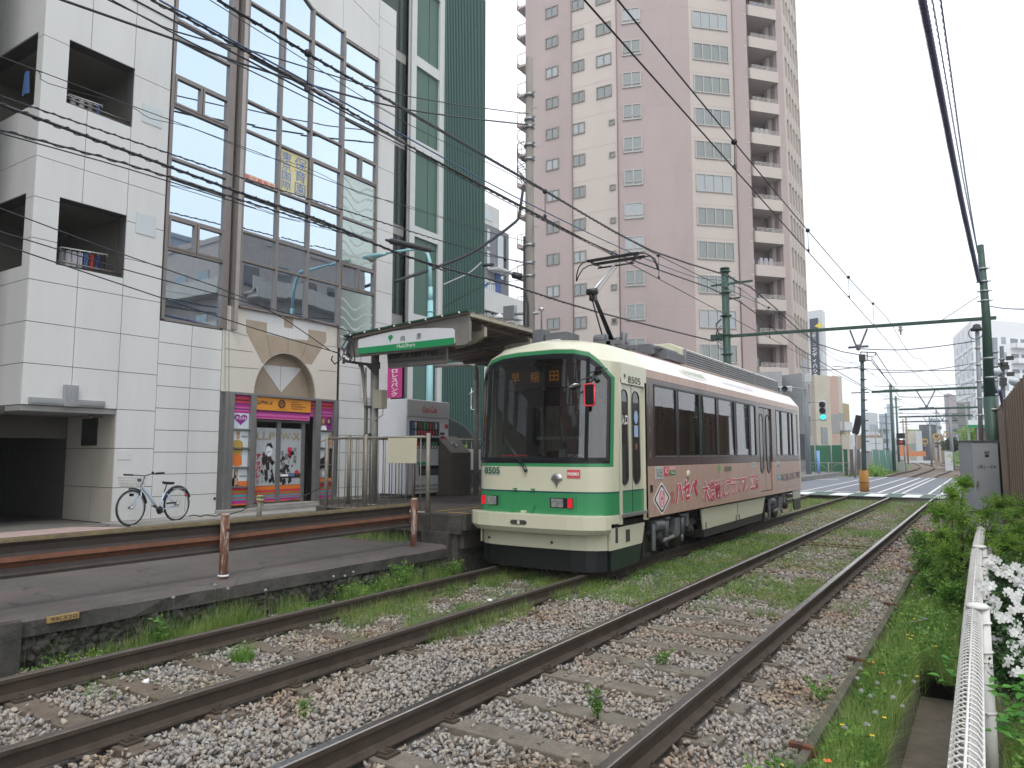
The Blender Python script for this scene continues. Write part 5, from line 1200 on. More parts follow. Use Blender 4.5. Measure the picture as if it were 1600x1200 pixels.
b.ob('grab_pole', M('pole_cream', (.55,.53,.38), .4), tram)
b = MB(); b.box((XC-.35, 10.30, .8), (XC+.98, 10.34, 2.25)); b.ob('cab_partition', m_int, tram)
b = MB(); b.box((XC-.28, 9.85, 1.15), (XC+.18, 10.25, 1.25)); b.box((XC-.26, 10.18, 1.25), (XC+.16, 10.28, 1.85)); b.box((XC-.17, 10.18, 1.86), (XC+.07, 10.27, 2.05)); b.cyl((XC-.05, 10.05, .8), (XC-.05, 10.05, 1.15), .05); b.ob('driver_seat', M('seat_blue', (.05,.06,.10), .8), tram, bev=.03)
b = MB()
for s in (1, -1):
    b.box((XC+s*1.02, 11.0, 1.15), (XC+s*.62, 16.3, 1.26)); b.box((XC+s*1.02, 11.0, 1.26), (XC+s*.92, 16.3, 1.68))
    b.box((XC+s*1.02, 18.6, 1.15), (XC+s*.62, 20.6, 1.26)); b.box((XC+s*1.02, 18.6, 1.26), (XC+s*.92, 20.6, 1.68))
b.ob('bench_seat', M('seat_maroon', (.10,.02,.03), .9), tram, bev=.03)
b = MB()
for s in (1, -1):
    b.tube([(XC+s*.55, 10.6, 2.62), (XC+s*.55, 20.8, 2.62)], .014, 6)
    for i in range(24): y = 10.8+i*.42; b.box((XC+s*.55-.008, y-.012, 2.40), (XC+s*.55+.008, y+.012, 2.62)); b.torus((XC+s*.55, y, 2.34), (0,1,0), .055, .009, 12, 5)
b.ob('hand_strap', M('strap_white', (.5,.5,.48), .6), tram)
# destination display behind the glass (orange dots, half lit)
m_led = M('orange_led', (.85,.30,.03), .5, var=0, emit=.3)
b = MB(); b.box((XC-.75, 9.16, 2.60), (XC+.55, 9.2, 2.92)); db = b.ob('destination_display', m_intd, tram)
for i, ch in enumerate('早稲田'):
    x0 = XC-.54+i*.33; L0 = text(ch, (x0, 9.155, 2.68), (.15,0,0), (0,0,.15), m_led, db)
# numbers, emblems
m_gt = M('green_lettering', (.02,.12,.085), .5, var=0)
def frontx(x, off=.004):  # y of the nose at x
    a = abs(x)
    for (x0, y0), (x1, y1) in zip(half, half[1:]):
        if x0 <= a <= x1: return y0+(y1-y0)*(a-x0)/(x1-x0)-off
    return 8.86-off
q0, q1 = W(757,740,y=8.92), W(785,730,y=8.92); text('8505', (q0.x, frontx(q0.x-XC, .0)-.018, q0.z), (q1.x-q0.x, frontx(q1.x-XC, 0)-frontx(q0.x-XC, 0)-.004, 0), (0,0,q1.z-q0.z+.005), m_gt, tram, 'fleet_number', bold=.03)
b = MB(); b.box((XC+.66, 8.885, 1.37), (XC+.86, 8.90, 1.49)); 
q0, q1 = W(889,747,y=8.92), W(909,734,y=8.94)
b = MB(); b.add([(q0.x, frontx(q0.x-XC)-.006, q0.z), (q1.x, frontx(q1.x-XC)-.006, q0.z), (q1.x, frontx(q1.x-XC)-.006, q1.z), (q0.x, frontx(q0.x-XC)-.006, q1.z)], [(0,1,2,3)]); pas = b.ob('card_sticker', [M('sticker_red', (.62,.09,.10), .4, var=0)], tram)
text('PASMO', (q0.x+.015, frontx(q0.x-XC)-.010, q0.z+.035), (q1.x-q0.x-.03, frontx(q1.x-XC)-frontx(q0.x-XC), 0), (0,0,.045), m_whitet, pas, bold=.03)
def ginkgo(n=14):  # fan leaf outline, unit size, point down
    pts = [(0,-1),(.10,-.62),(.30,-.25),(.62,-.05),(.72,.02)]
    pts += [(.78*math.cos(t), .18+.62*math.sin(t)) for t in [math.radians(-5+190*k/n) for k in range(n+1)]]
    pts += [(-.72,.02),(-.62,-.05),(-.30,-.25),(-.10,-.62)]; return pts
cx, cz = W(873,747,y=8.92).x, W(873,750,y=8.92).z; fy = frontx(cx-XC)
b = MB(); b.smooth = True; pts = ginkgo(); n = len(pts); sc_ = .115
v0 = [(cx+u*sc_, fy-.002, cz+v*sc_) for u, v in pts]; v1 = [(cx+u*sc_*.9, fy-.014, cz+v*sc_*.9) for u, v in pts]; v2 = [(cx+u*sc_*.45, fy-.026, cz+(v*.45+.06)*sc_) for u, v in pts]; v3 = [(cx, fy-.03, cz+.02)]
b.add(v0+v1+v2+v3, [(i, (i+1) % n, n+(i+1) % n, n+i) for i in range(n)]+[(n+i, n+(i+1) % n, 2*n+(i+1) % n, 2*n+i) for i in range(n)]+[(2*n+i, 2*n+(i+1) % n, 3*n) for i in range(n)])
b.ob('metal_emblem', M('chrome_emblem', (.42,.41,.40), .3, .9, var=.05), tram, fix=True)
def leafmark(y, z, s, x, mat, parent):
    b = MB(); b.poly([V(x, y+u*s, z+v*s) for u, v in ginkgo()]); return b.ob('leaf_emblem', mat, parent)
q = W(976,588,x=XS); leafmark(q.y, q.z+.0, .045, XS+.003, m_gt, tram)
a, c = W(981,598,x=XS), W(1000,585,x=XS); text('8505', (XS+.002, a.y, a.z), (0, c.y-a.y, 0), (0,0,.10), m_blackt, tram, 'fleet_number')
q = W(1124,733,x=XS); leafmark(q.y, q.z, .10, XS+.003, M('leaf_green', (.10,.42,.10), .5, var=0), tram)
a, c = W(1132,737,x=XS), W(1143,737,x=XS); text('8505', (XS+.002, a.y, a.z), (0, c.y-a.y, 0), (0,0,.10), m_gt, tram, 'fleet_number')
# one-man sign etc.
m_sig = M('grey_sign_plate', (.50,.51,.50), .4, var=0)
def plate(px0, py0, px1, py1, mat, name='sign_plate', off=.006):
    a, c = W(px0, py0, x=XS), W(px1, py1, x=XS); b = MB(); b.box((XS+.0005, a.y, c.z), (XS+off, c.y, a.z)); return b.ob(name, mat, tram), a, c
o, a, c = plate(1023,729,1036,748, m_sig); text('ワンマン', (XS+.007, a.y+.03, a.z-.11), (0,c.y-a.y-.06,0), (0,0,.07), m_blackt, o); text('入口', (XS+.007, a.y+.05, c.z+.03), (0,c.y-a.y-.10,0), (0,0,.08), m_blackt, o)
o, a, c = plate(1037,730,1044.5,743, MATS['sticker_red']); text('IC', (XS+.007, a.y+.04, c.z+.04), (0,c.y-a.y-.08,0), (0,0,.08), m_whitet, o)
o, a, c = plate(1046,729,1055,733.5, M('pink_sticker', (.72,.40,.42), .4, var=0)); o, a, c = plate(1046,736,1055,741.5, m_grn); text('Suica', (XS+.007, a.y+.04, c.z+.015), (0,c.y-a.y-.08,0), (0,0,.045), m_whitet, o)
o, a, c = plate(1173,722,1180.5,730, m_sig); text('ワンマン', (XS+.007, a.y+.03, c.z+.03), (0,c.y-a.y-.06,0), (0,0,.06), m_blackt, o)
o, a, c = plate(1213,720.5,1218.5,733, m_sig); text('出口', (XS+.007, a.y+.04, c.z+.05), (0,c.y-a.y-.08,0), (0,0,.07), m_blackt, o)
o, a, c = plate(1016,758,1019.5,769, m_tblk, 'door_switch', .01)
m_outl = M('white_outline', (.80,.74,.74), .4, var=0); m_lr = M('advert_red', (.60,.04,.08), .4, var=0)
def advert(s, pa, pb, h, mat, bold=.02, outline=.06):
    a, c = W(*pa, x=XS), W(*pb, x=XS); u = V(0, c.y-a.y, 0); 
    if outline: text(s, (XS+.001, a.y-.012, a.z-.012), u+V(0,.024,c.z-a.z), (0,0,h+.024), m_outl, tram, bold=outline)
    text(s, (XS+.004, a.y, a.z), u+V(0,0,c.z-a.z), (0,0,h), mat, tram, bold=bold)
advert('ハセベ', (1055,787), (1090,777), .34, m_lr, .035, .09); advert('木造耐火プラスワン工法', (1098,786), (1185,764), .36, m_lr, .012, .06)
a = W(1048,787,x=XS); text('株式\n会社', (XS+.003, a.y, a.z), (0,.16,0), (0,0,.20), m_lr, tram)
a = W(1034,779,x=XS); b = MB(); ry, rz = .31, .215
for k, (s_, mt) in enumerate(((1.16, 0), (1.0, 1), (.84, 0))):
    b.cur = mt; b.prism([V(XS+.001, a.y+ry*s_*u, a.z+rz*s_*v) for u, v in ((0,1),(.12,.94),(.94,.12),(1,0),(.94,-.12),(.12,-.94),(0,-1),(-.12,-.94),(-.94,-.12),(-1,0),(-.94,.12),(-.12,.94))], (.001+.001*k, 0, 0))
o = b.ob('round_logo', [m_outl, m_blackt], tram); b = MB(); b.torus((XS+.004, a.y, a.z), (1,0,0), .12, .007, 20, 5)
for y0 in (-.055, .03): b.box((XS+.003, a.y+y0, a.z-.09), (XS+.006, a.y+y0+.028, a.z+.09))
b.box((XS+.003, a.y-.03, a.z-.012), (XS+.0055, a.y+.03, a.z+.012)); b.ob('logo_letter', m_lr, o)
a, c = W(1221,752,x=XS), W(1249,746.5,x=XS); text('0120-210-390', (XS+.003, a.y, a.z), (0,c.y-a.y,c.z-a.z), (0,0,.17), M('navy_lettering', (.03,.05,.12), .4, var=0), tram)
o, a, c = plate(1214,741,1219,750, M('teal_plate', (.05,.42,.42), .4, var=0)); text('TEL', (XS+.007, a.y+.03, c.z+.06), (0,c.y-a.y-.06,0), (0,0,.06), m_whitet, o)
a, c = W(1216,765,x=XS), W(1249,757,x=XS); text('http://www.hasebe-j.co.jp', (XS+.003, a.y, a.z), (0,c.y-a.y,c.z-a.z), (0,0,.06), m_sig, tram)
a = W(1039+36,741,x=XS); b = MB(); b.lathe([(.07,0),(.07,.01),(.05,.022),(0,.026)], (XS+.0005, a.y, a.z), (1,0,0)); b.ob('side_lamp', m_crm, tram)
a = W(1092,592,x=XS-.1); b = MB()
# shoulder wordmark: slanted oval logo on the pink panel
sh = lambda y, k: V(XS-.22*k+.004*.6, y, 2.92+.28*k+.004)
pts = [sh(12.9+.75*math.cos(t), .5+.32*math.sin(t)) for t in [6.2832*i/24 for i in range(24)]]
b = MB(); b.poly(pts); o = b.ob('oval_logo', M('faint_logo', (.70,.68,.60), .4, var=0), tram)
text('HASEBE', sh(12.35, .36)+V(.004,0,.002), (0,1.1,0), sh(0,.66)-sh(0,.36), M('faint_green_lettering', (.40,.50,.40), .5, var=0), o); text('www.hasebe-j.co.jp', sh(14.6, .36)+V(.004,0,.002), (0,2.2,0), sh(0,.60)-sh(0,.36), M('faint_blue_lettering', (.35,.45,.62), .5, var=0), tram)
# waist letters down the brown pillar
b = MB()
for z in (2.62, 2.5, 2.28, 2.0, 1.62): b.box((XS+.0005, 10.47, z-.04), (XS+.003, 10.52, z+.04))
b.ob('pillar_marks', M('pillar_mark', (.22,.17,.13), .5, var=0), tram)
# bumper, skirts
def wrap(inset, y_end, z0, z1, mat, name, bev=0, out=0, chamfer=0):
    P = [(x, y) for x, y in plan if y <= y_end]; n = len(P); b = MB(); vs = []
    for z, k in ((z0, chamfer), (z0+.07 if chamfer else z0+.001, 0), (z1, 0)):
        for x, y in P: f = 1-(inset+k)/HW; vs.append((XC+x*f, y+(inset+k)-out, z))
    b.add(vs, [(r*n+j, r*n+j+1, (r+1)*n+j+1, (r+1)*n+j) for r in range(2) for j in range(n-1)]+[tuple(range(2*n, 3*n))]+[tuple(range(n-1,-1,-1))]+[(r*n, (r+1)*n, (r+1)*n+n-1, r*n+n-1) for r in range(2)])
    return b.ob(name, mat, tram, bev=bev, fix=True)
bu = wrap(-.045, 9.25, .55, .805, m_crm, 'bumper', .006, out=.13, chamfer=.05)
fy = 8.685-.004
b = MB(); pts = oval(-.11, .11, 0, .065); b.prism([V(XC-.12+u, fy-.001, .675+v) for u, v in pts] if False else [V(XC-.12-.11, fy, .66), V(XC-.12-.14, fy, .69), V(XC-.12-.11, fy, .72), V(XC-.12+.11, fy, .72), V(XC-.12+.14, fy, .69), V(XC-.12+.11, fy, .66)], (0,-.004,0)); b.ob('coupler_slot', m_intd, bu)
b = MB(); b.box((XC-.135, fy-.010, .665), (XC-.095, fy, .715)); b.ob('coupler_pin', m_crm, bu)
wrap(.03, 9.10, .33, .555, m_crm, 'front_skirt', .004)
wrap(.06, 9.42, .04, .335, m_tblk, 'black_skirt', .004)
b = MB()
for x in (-.78, .30): b.lathe([(.02,0),(.02,.006),(0,.008)], (XC+x, frontx(x)+.020, .42), (0,-1,0), 10)
b.ob('skirt_bolt', m_intd, tram)
for s in (1, -1):
    X0 = XC+s*1.07; b = MB(); b.prism([V(X0, 9.12, .33), V(X0, 10.20, .33), V(X0, 10.31, .62), V(X0, 9.12, .62)], (-s*.03,0,0)); sk = b.ob('side_skirt', m_crm, tram)
    b = MB(); b.box((X0+s*.002, 9.62, .40), (X0+s*.004, 9.76, .57)); b.box((X0+s*.002, 9.28, .42), (X0+s*.004, 9.36, .62)); b.ob('skirt_opening', m_intd, sk)
    b = MB(); b.prism([V(X0-s*.01, 9.2, .05), V(X0-s*.01, 10.10, .07), V(X0-s*.01, 10.20, .329), V(X0-s*.01, 9.2, .329)], (-s*.03,0,0)); b.ob('black_skirt', M('dark_green_skirt', (.02,.035,.025), .4), tram)
    X2 = XC+s*1.05; b = MB(); b.prism([V(X2, 13.05, .28), V(X2, 17.15, .30), V(X2, 17.40, .645), V(X2, 12.95, .645)], (-s*.03,0,0)); eq = b.ob('equipment_skirt', m_crm, tram)
    b = MB(); b.prism([V(X2-s*.01, 13.1, .14), V(X2-s*.01, 17.1, .14), V(X2-s*.01, 17.15, .30), V(X2-s*.01, 13.05, .28)], (-s*.6,0,0)); b.box((X2+s*.001, 15.18, .30), (X2+s*.003, 15.20, .64)); b.box((X2+s*.001,13.15,.28),(X2+s*.006,13.19,.40)); b.box((X2+s*.001,15.05,.28),(X2+s*.006,15.09,.40)); b.box((X2+s*.001,15.27,.28),(X2+s*.006,15.31,.40)); b.ob('equipment_box', m_und, tram)
    b = MB(); b.prism([V(X2, 20.35, .45), V(X2, 21.2, .45), V(X2, 21.2, .68), V(X2, 20.3, .68)], (-s*.03,0,0)); b.ob('side_skirt', m_crm, tram); b = MB(); b.prism([V(X2-s*.005, 20.45, .16), V(X2-s*.005, 21.2, .16), V(X2-s*.005, 21.2, .45), V(X2-s*.005, 20.35, .45)], (-s*.03,0,0)); b.ob('black_skirt', MATS['dark_green_skirt'], tram)
b = MB(); b.box((XC-.95, 9.5, .60), (XC+.95, 21, .68)); b.ob('underframe', m_und, tram)
# bogies
for yb in (11.75, 18.9):
    bo = None
    for s in (1, -1):
        fr = MB(); X2 = XC+s*.86
        fr.prism([V(X2, yb-1.15, .42), V(X2, yb-.95, .50), V(X2, yb-.3, .50), V(X2, yb-.2, .36), V(X2, yb+.2, .36), V(X2, yb+.3, .50), V(X2, yb+.95, .50), V(X2, yb+1.15, .42), V(X2, yb+.8, .36), V(X2, yb+.3, .28), V(X2, yb-.3, .28), V(X2, yb-.8, .36)], (s*.12,0,0))
        fr.box((X2-s*.05, yb-1.25, .05), (X2+s*.1, yb-1.15, .5)); fr.box((X2, yb-1.15, .05), (X2+s*.08, yb-.9, .12)); bo = fr.ob('bogie_frame', m_und, tram, bev=.01)
    for s in (1, -1):
        for dy in (-.72, .72):
            w = MB(); w.lathe([(.10,0),(.33,0),(.33,.055),(.355,.06),(.355,.085),(.1,.085)], (XC+s*.7185+s*.03, yb+dy, .33), (-s,0,0), 24); wh = w.ob('wheel', M('wheel_steel', (.09,.08,.075), .45, .6, var=.2), bo)
            w = MB(); w.cyl((XC+s*.86, yb+dy, .33), (XC+s*1.03, yb+dy, .33), .10, .085, 14); w.cyl((XC+s*1.03, yb+dy, .33), (XC+s*1.05, yb+dy, .33), .05, n=10); w.ob('axle_box', m_und, bo, bev=.004)
        w = MB()
        for dy in (-.36, .36): w.cyl((XC+s*.98, yb+dy, .30), (XC+s*.98, yb+dy, .60), .045, n=10); w.cyl((XC+s*.98, yb+dy, .16), (XC+s*.98, yb+dy, .30), .03, n=8); w.cyl((XC+s*.98, yb+dy, .58), (XC+s*.98, yb+dy, .62), .07, n=10)
        w.ob('damper', m_undl, bo)
        w = MB(); w.box((XC+s*.92, yb-.10, .30), (XC+s*1.04, yb+.12, .58)); w.cyl((XC+s*1.0, yb-.55, .26), (XC+s*1.0, yb+.1, .30), .035, n=8); w.cyl((XC+s*.97,yb-.9,.52),(XC+s*.97,yb-.55,.52),.09,n=12); w.box((XC+s*.9,yb+.5,.4),(XC+s*1.02,yb+.62,.62)); w.cyl((XC+s*1.0,yb-.95,.15),(XC+s*1.0,yb-.95,.56),.04,n=8); w.ob('brake_gear', m_undl, bo, bev=.006)
# head lamps
for xa, xb, s in ((748,786,-1),(858,904,1)):
    yy = 8.93; q0, q1 = W(xa, 793, y=yy), W(xb, 771, y=yy); cxm = (q0.x+q1.x)/2-XC
    f = lambda x: frontx(x-XC)
    b = MB(); z0, z1 = .865, 1.055; xl, xr = cxm+XC-.22, cxm+XC+.22
    b.add([(xl, f(xl)-.006, z0), (xr, f(xr)-.006, z0), (xr, f(xr)-.006, z1), (xl, f(xl)-.006, z1), (xl, f(xl)+.05, z0), (xr, f(xr)+.05, z0), (xr, f(xr)+.05, z1), (xl, f(xl)+.05, z1)], [(0,1,2,3),(0,4,5,1),(3,2,6,7),(0,3,7,4),(1,5,6,2)]); hl_ = b.ob('headlight', m_grn, tram, fix=True)
    xl, xr, z0, z1 = xl+.045, xr-.045, .895, 1.03
    b = MB(); b.add([(xl, f(xl)-.010, z0), (xr, f(xr)-.010, z0), (xr, f(xr)-.010, z1), (xl, f(xl)-.010, z1)], [(0,1,2,3)]); b.ob('lamp_bezel', m_tblk, hl_)
    cxl = XC+cxm-s*.06*1.0; b = MB(); yy = f(cxl)-.012
    b.prism([V(cxl-.095, yy, .905), V(cxl+.095, yy, .905), V(cxl+.095, yy, 1.02), V(cxl-.095, yy, 1.02)], (0,-.006,0)); b.ob('lamp_lens', M('lamp_lens', (.50,.52,.53), .15, .6, var=.5, scale=22), hl_, bev=.004)
    cxl = XC+cxm+s*.135; yy = f(cxl)-.012; b = MB(); b.prism([V(cxl-.038, yy, .90), V(cxl+.038, yy, .90), V(cxl+.038, yy, 1.025), V(cxl-.038, yy, 1.025)], (0,-.006,0)); b.ob('tail_lamp', M('tail_lamp_red', (.75,.02,.04), .25, var=.1, emit=.12), hl_, bev=.003)
b = MB()
for x in (-.28, .02):
    b.cbox((XC+x, 8.845, 1.14), (.05,.04,.02)); b.beam((XC+x-.03, 8.852, .82), (XC+x+.04*(1 if x > -.1 else -1)-.0, 8.852, .93), .012, .02, up=(0,1,0))
b.ob('step_bracket', m_grn, tram)
b = MB(); b.cbox((XC-.13, 8.84, .825), (.07,.05,.03)); b.ob('jack_cap', m_crm, tram)
# wiper, mirrors, roof lamp
q0, q1 = W(822,735,y=8.85), W(786,681,y=8.90); b = MB(); b.cyl(q0+V(0,-.03,0), q0+V(0,.05,0), .022, n=8); b.tube([q0+V(0,-.03,0), q1+V(0,-.0,0)], .009, 6); b.tube([q0+V(.02,-.02,.03), q1+V(.02,.01,-.02)], .006, 6); b.tube([q1+V(-.0,-.0,.35), q1+V(0,-.0,-.12)], .007, 5); b.ob('wiper', m_tblk, tram)
text('ワンマン', W(889,719,y=8.93)+V(0,-.02,0), (.22,.033,0), (0,0,.085), m_whitet, tram, bold=.025)
def mirror(name, c, w, h, mat_f, tilt=0):
    b = MB(); c = V(c); pts = []
    for sx, sz, a0 in ((1,1,0),(-1,1,1),(-1,-1,2),(1,-1,3)):
        for k in range(4): t = math.pi/2*(a0+k/3); pts.append(c+V(sx*(w/2-.03)+.03*math.cos(t), 0, sz*(h/2-.03)+.03*math.sin(t)))
    b.tube(pts+[pts[0]], .012, 6); m = b.ob(name, mat_f, tram); b = MB(); b.prism(pts, (0,.035,0)); b.ob('mirror_back', m_tblk, m); return m
q = W(921,617,y=8.72); mirror('mirror', (q.x, 8.72, q.z), .15, .29, M('mirror_red_frame', (.75,.05,.06), .35, var=.1))
a = W(937,581,y=9.0); b = MB(); b.tube([a+V(.0,0,.02), a+V(-.02,-.12,0), V(q.x+.02, 8.72, q.z+.145)], .010, 6); b.tube([a, a+V(.04,-.1,-.05), W(905,594,y=8.74), W(897,600,y=8.74)], .008, 6); b.cbox(a+V(0,0,.03), (.10,.06,.08)); b.tube([W(918,583,y=8.8), W(949,576,y=8.8)], .008, 6); b.cyl(W(930,590,y=8.78), W(935,597,y=8.78), .035, n=8); b.ob('mirror_bracket', m_tblk, tram)
q = W(898,604,y=8.74); b = MB(); b.lathe([(0,-.03),(.05,-.02),(.09,0),(.085,.01),(0,.012)], q, (.35,-.25,-1), 16); b.ob('round_mirror', M('chrome', (.75,.76,.77), .12, 1, var=0), tram)
q = W(742,610,y=8.95); b = MB(); b.tube([q, W(733,616,y=8.85)], .01, 6); b.tube([W(737,606,y=8.9), W(736,626,y=8.9), W(736,640,y=8.9), W(741,640,y=8.9)], .008, 6); b.ob('left_mirror', m_alu, tram)
q = W(872,530,y=9.5); b = MB(); b.cbox((q.x, 9.45, 3.32), (.12,.06,.03)); b.cyl((q.x, 9.45, 3.25), (q.x, 9.45, 3.32), .02); b.ob('roof_antenna', m_white, tram)
# roof equipment
b = MB(); xa, xb = XC-.72, XC+.72; ya, yb = 13.0, 20.45
b.prism([V(XC-.50, ya+.05, 3.66), V(XC+.50, ya+.05, 3.66), V(xb, ya+.3, 3.60), V(xb, ya+.3, 3.28), V(xa, ya+.3, 3.28), V(xa, ya+.3, 3.60)], (0, .001, 0))
b = MB(); b.prism([V(xa, ya, 3.26), V(xb, ya, 3.26), V(xb, ya, 3.60), V(XC+.5, ya, 3.70), V(XC-.5, ya, 3.70), V(xa, ya, 3.60)], (0, yb-ya, 0)); ac = b.ob('air_conditioner', m_crm, tram, bev=.015)
b = MB(); b.prism([V(xa+.1, ya-.55, 3.30), V(xb-.1, ya-.55, 3.30), V(xb-.15, ya-.35, 3.52), V(XC+.45, ya-.25, 3.60), V(XC-.45, ya-.25, 3.60), V(xa+.15, ya-.35, 3.52)], (0,.56,0)); b.ob('conditioner_nose', m_crm, ac)
b = MB(); b.prism([V(XC+.42+.14*math.cos(t), ya-.556, 3.41+.10*math.sin(t)) for t in [6.2832*i/16 for i in range(16)]], (0,-.004,0)); b.ob('round_vent', m_tblk, ac)
b = MB()
for k in range(5): b.box((XC+.28, ya-.572, 3.335+.035*k), (XC+.56, ya-.561, 3.350+.035*k))
b.ob('vent_slat', m_crm, ac)
b = MB(); b.box((xb+.001, ya+.15, 3.31), (xb+.006, yb-.1, 3.585)); b.ob('louvre_back', m_tblk, ac)
b = MB()
for k in range(6): z = 3.325+.045*k; b.prism([V(xb+.007, ya+.16, z), V(xb+.03, ya+.16, z-.012), V(xb+.03, ya+.16, z+.004), V(xb+.007, ya+.16, z+.018)], (0, yb-ya-.28, 0))
b.ob('louvre_slats', M('louvre_grey', (.30,.31,.32), .5, .3), ac)
b = MB()
for i in range(4): y = ya+.15+i*(yb-ya-.28)/3; b.box((xb+.007, y-.02, 3.30), (xb+.036, y+.02, 3.59))
for i in range(90): y = ya+.2+i*.079; b.box((xb+.008, y-.010, 3.31), (xb+.024, y+.010, 3.58))
b.ob('louvre_posts', MATS['louvre_grey'], ac)
b = MB()
for x in (-.42, .42): b.box((XC+x-.04, 10.5, 3.36), (XC+x+.04, 12.9, 3.44))
for y in (10.55, 11.2, 11.9, 12.6): b.box((XC-.62, y-.05, 3.36), (XC+.62, y+.05, 3.43)); b.cyl((XC+.5, y, 3.25), (XC+.5, y, 3.38), .05, n=10); b.cyl((XC-.5, y, 3.25), (XC-.5, y, 3.38), .05, n=10)
b.box((XC+.15, 11.9, 3.42), (XC+.55, 12.75, 3.55)); b.box((XC-.65, 10.35, 3.38), (XC-.25, 10.8, 3.62)); b.box((XC-.9,10.35,3.3),(XC-.7,10.6,3.7)); b.box((XC-.2,11.2,3.43),(XC+.25,11.8,3.52)); b.box((XC+.5,12.2,3.30),(XC+.75,13.1,3.46))
b.cyl((XC+.62, 12.1, 3.50), (XC+.62, 13.2, 3.50), .035, n=8); b.cyl((XC-.1, 11.1, 3.55), (XC+.1, 11.1, 3.55), .10, n=12); b.cyl((XC+.2,11.55,3.5),(XC+.2,11.62,3.72),.06,n=10)
for i in range(5): b.cyl((XC+.3, 10.7+.42*i, 3.44), (XC+.3, 10.7+.42*i, 3.56), .03, n=8)
b.ob('roof_gear', m_roofg, tram, bev=.006)
b = MB(); b.lathe([(.015,0),(.012,.35),(.05,.36),(.05,.40),(0,.41)], (XC-.78, 10.45, 3.68), (0,0,1), 10); b.ob('roof_lamp', m_alu, tram)
# single-arm pantograph
pr_ = E('_', (0,0,0), 'x', 'x'); bpy.data.objects.remove(pr_)
base, knee, hd = V(XC, 11.55, 3.60), V(XC, 10.80, 4.33), V(XC, 11.74, 5.02)
b = MB(); b.tube([base, knee], [.045, .032], 8); b.tube([base+V(.0,-.35,-.02), knee+V(0,-.06,-.06)], .014, 6); pa = b.ob('pantograph', m_tblk, tram)
b = MB(); b.tube([knee, hd], [.026, .02], 8); b.ob('upper_arm', m_alu, pa)
b = MB(); b.tube([knee+V(0,.1,-.06), hd+V(0,.04,-.06)], .008, 6); b.ob('thin_rod', m_steel, pa)
b = MB(); b.cyl(knee+V(-.09,0,0), knee+V(.09,0,0), .055, n=12); b.cbox(knee+V(0,.03,-.08), (.10,.10,.14)); b.cyl(base+V(-.2,0,0), base+V(.2,0,0), .05, n=10); b.ob('knuckle', m_tblk, pa)
zh = 5.10; b = MB()
for dy in (-.13, .13):
    b.beam((XC-.50, hd.y+dy, zh), (XC+.50, hd.y+dy, zh), .05, .045)
    for s in (1, -1): b.tube([(XC+s*.50, hd.y+dy, zh), (XC+s*.60, hd.y+dy*.9, zh-.01), (XC+s*.70, hd.y+dy*.6, zh-.07), (XC+s*.77, hd.y+dy*.3, zh-.20), (XC+s*.79, hd.y, zh-.30)], .012, 6)
for s in (1, -1): b.beam((XC+s*.42, hd.y-.13, zh-.03), (XC+s*.42, hd.y+.13, zh-.03), .03, .03); b.tube([(XC+s*.42, hd.y, zh-.04), (XC+s*.25, hd.y, zh-.12)], .012, 6)
b.tube([(XC-.35, hd.y, zh-.12), (XC+.35, hd.y, zh-.12)], .016, 6); b.ob('contact_head', m_tblk, pa)
# ================================================================ STATION SHELTER
m_fas = M('fascia_brown_grey', (.20,.19,.175), .6, var=.15, scale=3, col2=(.15,.13,.11), thr=(.5,.75))
m_rib = M('ribbed_roof', (.22,.18,.15), .7, var=.15, scale=3)
m_beamc = M('cream_steel', (.36,.34,.27), .6, var=.2, scale=4, col2=(.22,.18,.13), thr=(.55,.75))
m_post = M('shelter_post', (.27,.265,.24), .55, .2, var=.2, scale=6, col2=(.18,.15,.12), thr=(.55,.75))
m_sgreen = M('sign_green', (.02,.28,.10), .35, var=.03); m_swhite = M('sign_white', (.66,.68,.70), .35, var=.03, streak=.3)
Y0 = 9.35
st = E('station_shelter', (-8.2, Y0, .73), 'brown roofed platform shelter carrying the white and green station name board', 'shelter')
b = MB()   # fascia outline from the photo on plane y = Y0
def CS(u, v, y=Y0): return W(540+u/7.059, 470+v/7.059, y=y)
fo_ = [(1355,175),(1365,240),(1362,440),(1335,480),(1180,500),(700,560),(200,610),(20,625),(0,600),(10,500),(60,400),(130,350),(300,330),(700,262),(1100,195),(1340,150)]
b.prism([CS(*q) for q in fo_], (0,.06,0)); fas = b.ob('fascia', m_fas, st)
b = MB(); rp = [(155,445),(165,430),(330,385),(560,335),(800,310),(1000,303),(1190,308),(1212,330),(1218,465),(1205,480),(1180,487),(700,540),(180,587),(160,580),(155,560)]
b.prism([CS(u, v)+V(0,-.012,0) for u, v in rp], (0,-.03,0)); sb = b.ob('name_board', m_swhite, fas, bev=.004)
b = MB(); gp = [(157,525),(1216,408),(1219,465),(1206,480),(1180,488),(700,541),(180,588),(160,581)]; b.prism([CS(u, v)+V(0,-.043,0) for u, v in gp], (0,-.003,0)); b.ob('green_band', m_sgreen, sb)
q = CS(514,425); b = MB(); b.poly([V(q.x+u*.075, Y0-.046, q.z+.01+v*.075) for u, v in ginkgo()]); b.ob('leaf_emblem', M('emblem_green', (.02,.28,.12), .5, var=0), sb)
def ctext(s, u0, v0, u1, v1, uh, mat, par, y, **k):
    a, c, h = CS(u0, v0, y), CS(u1, v1, y), CS(u0, uh, y); text(s, a, c-a, V(0,0,h.z-a.z), mat, par, **k)
ctext('向', 607, 448, 655, 442, 388, m_blackt, sb, Y0-.045); ctext('原', 783, 428, 833, 420, 363, m_blackt, sb, Y0-.045)
ctext('Mukōhara', 567, 525, 768, 500, 482, m_whitet, sb, Y0-.047)
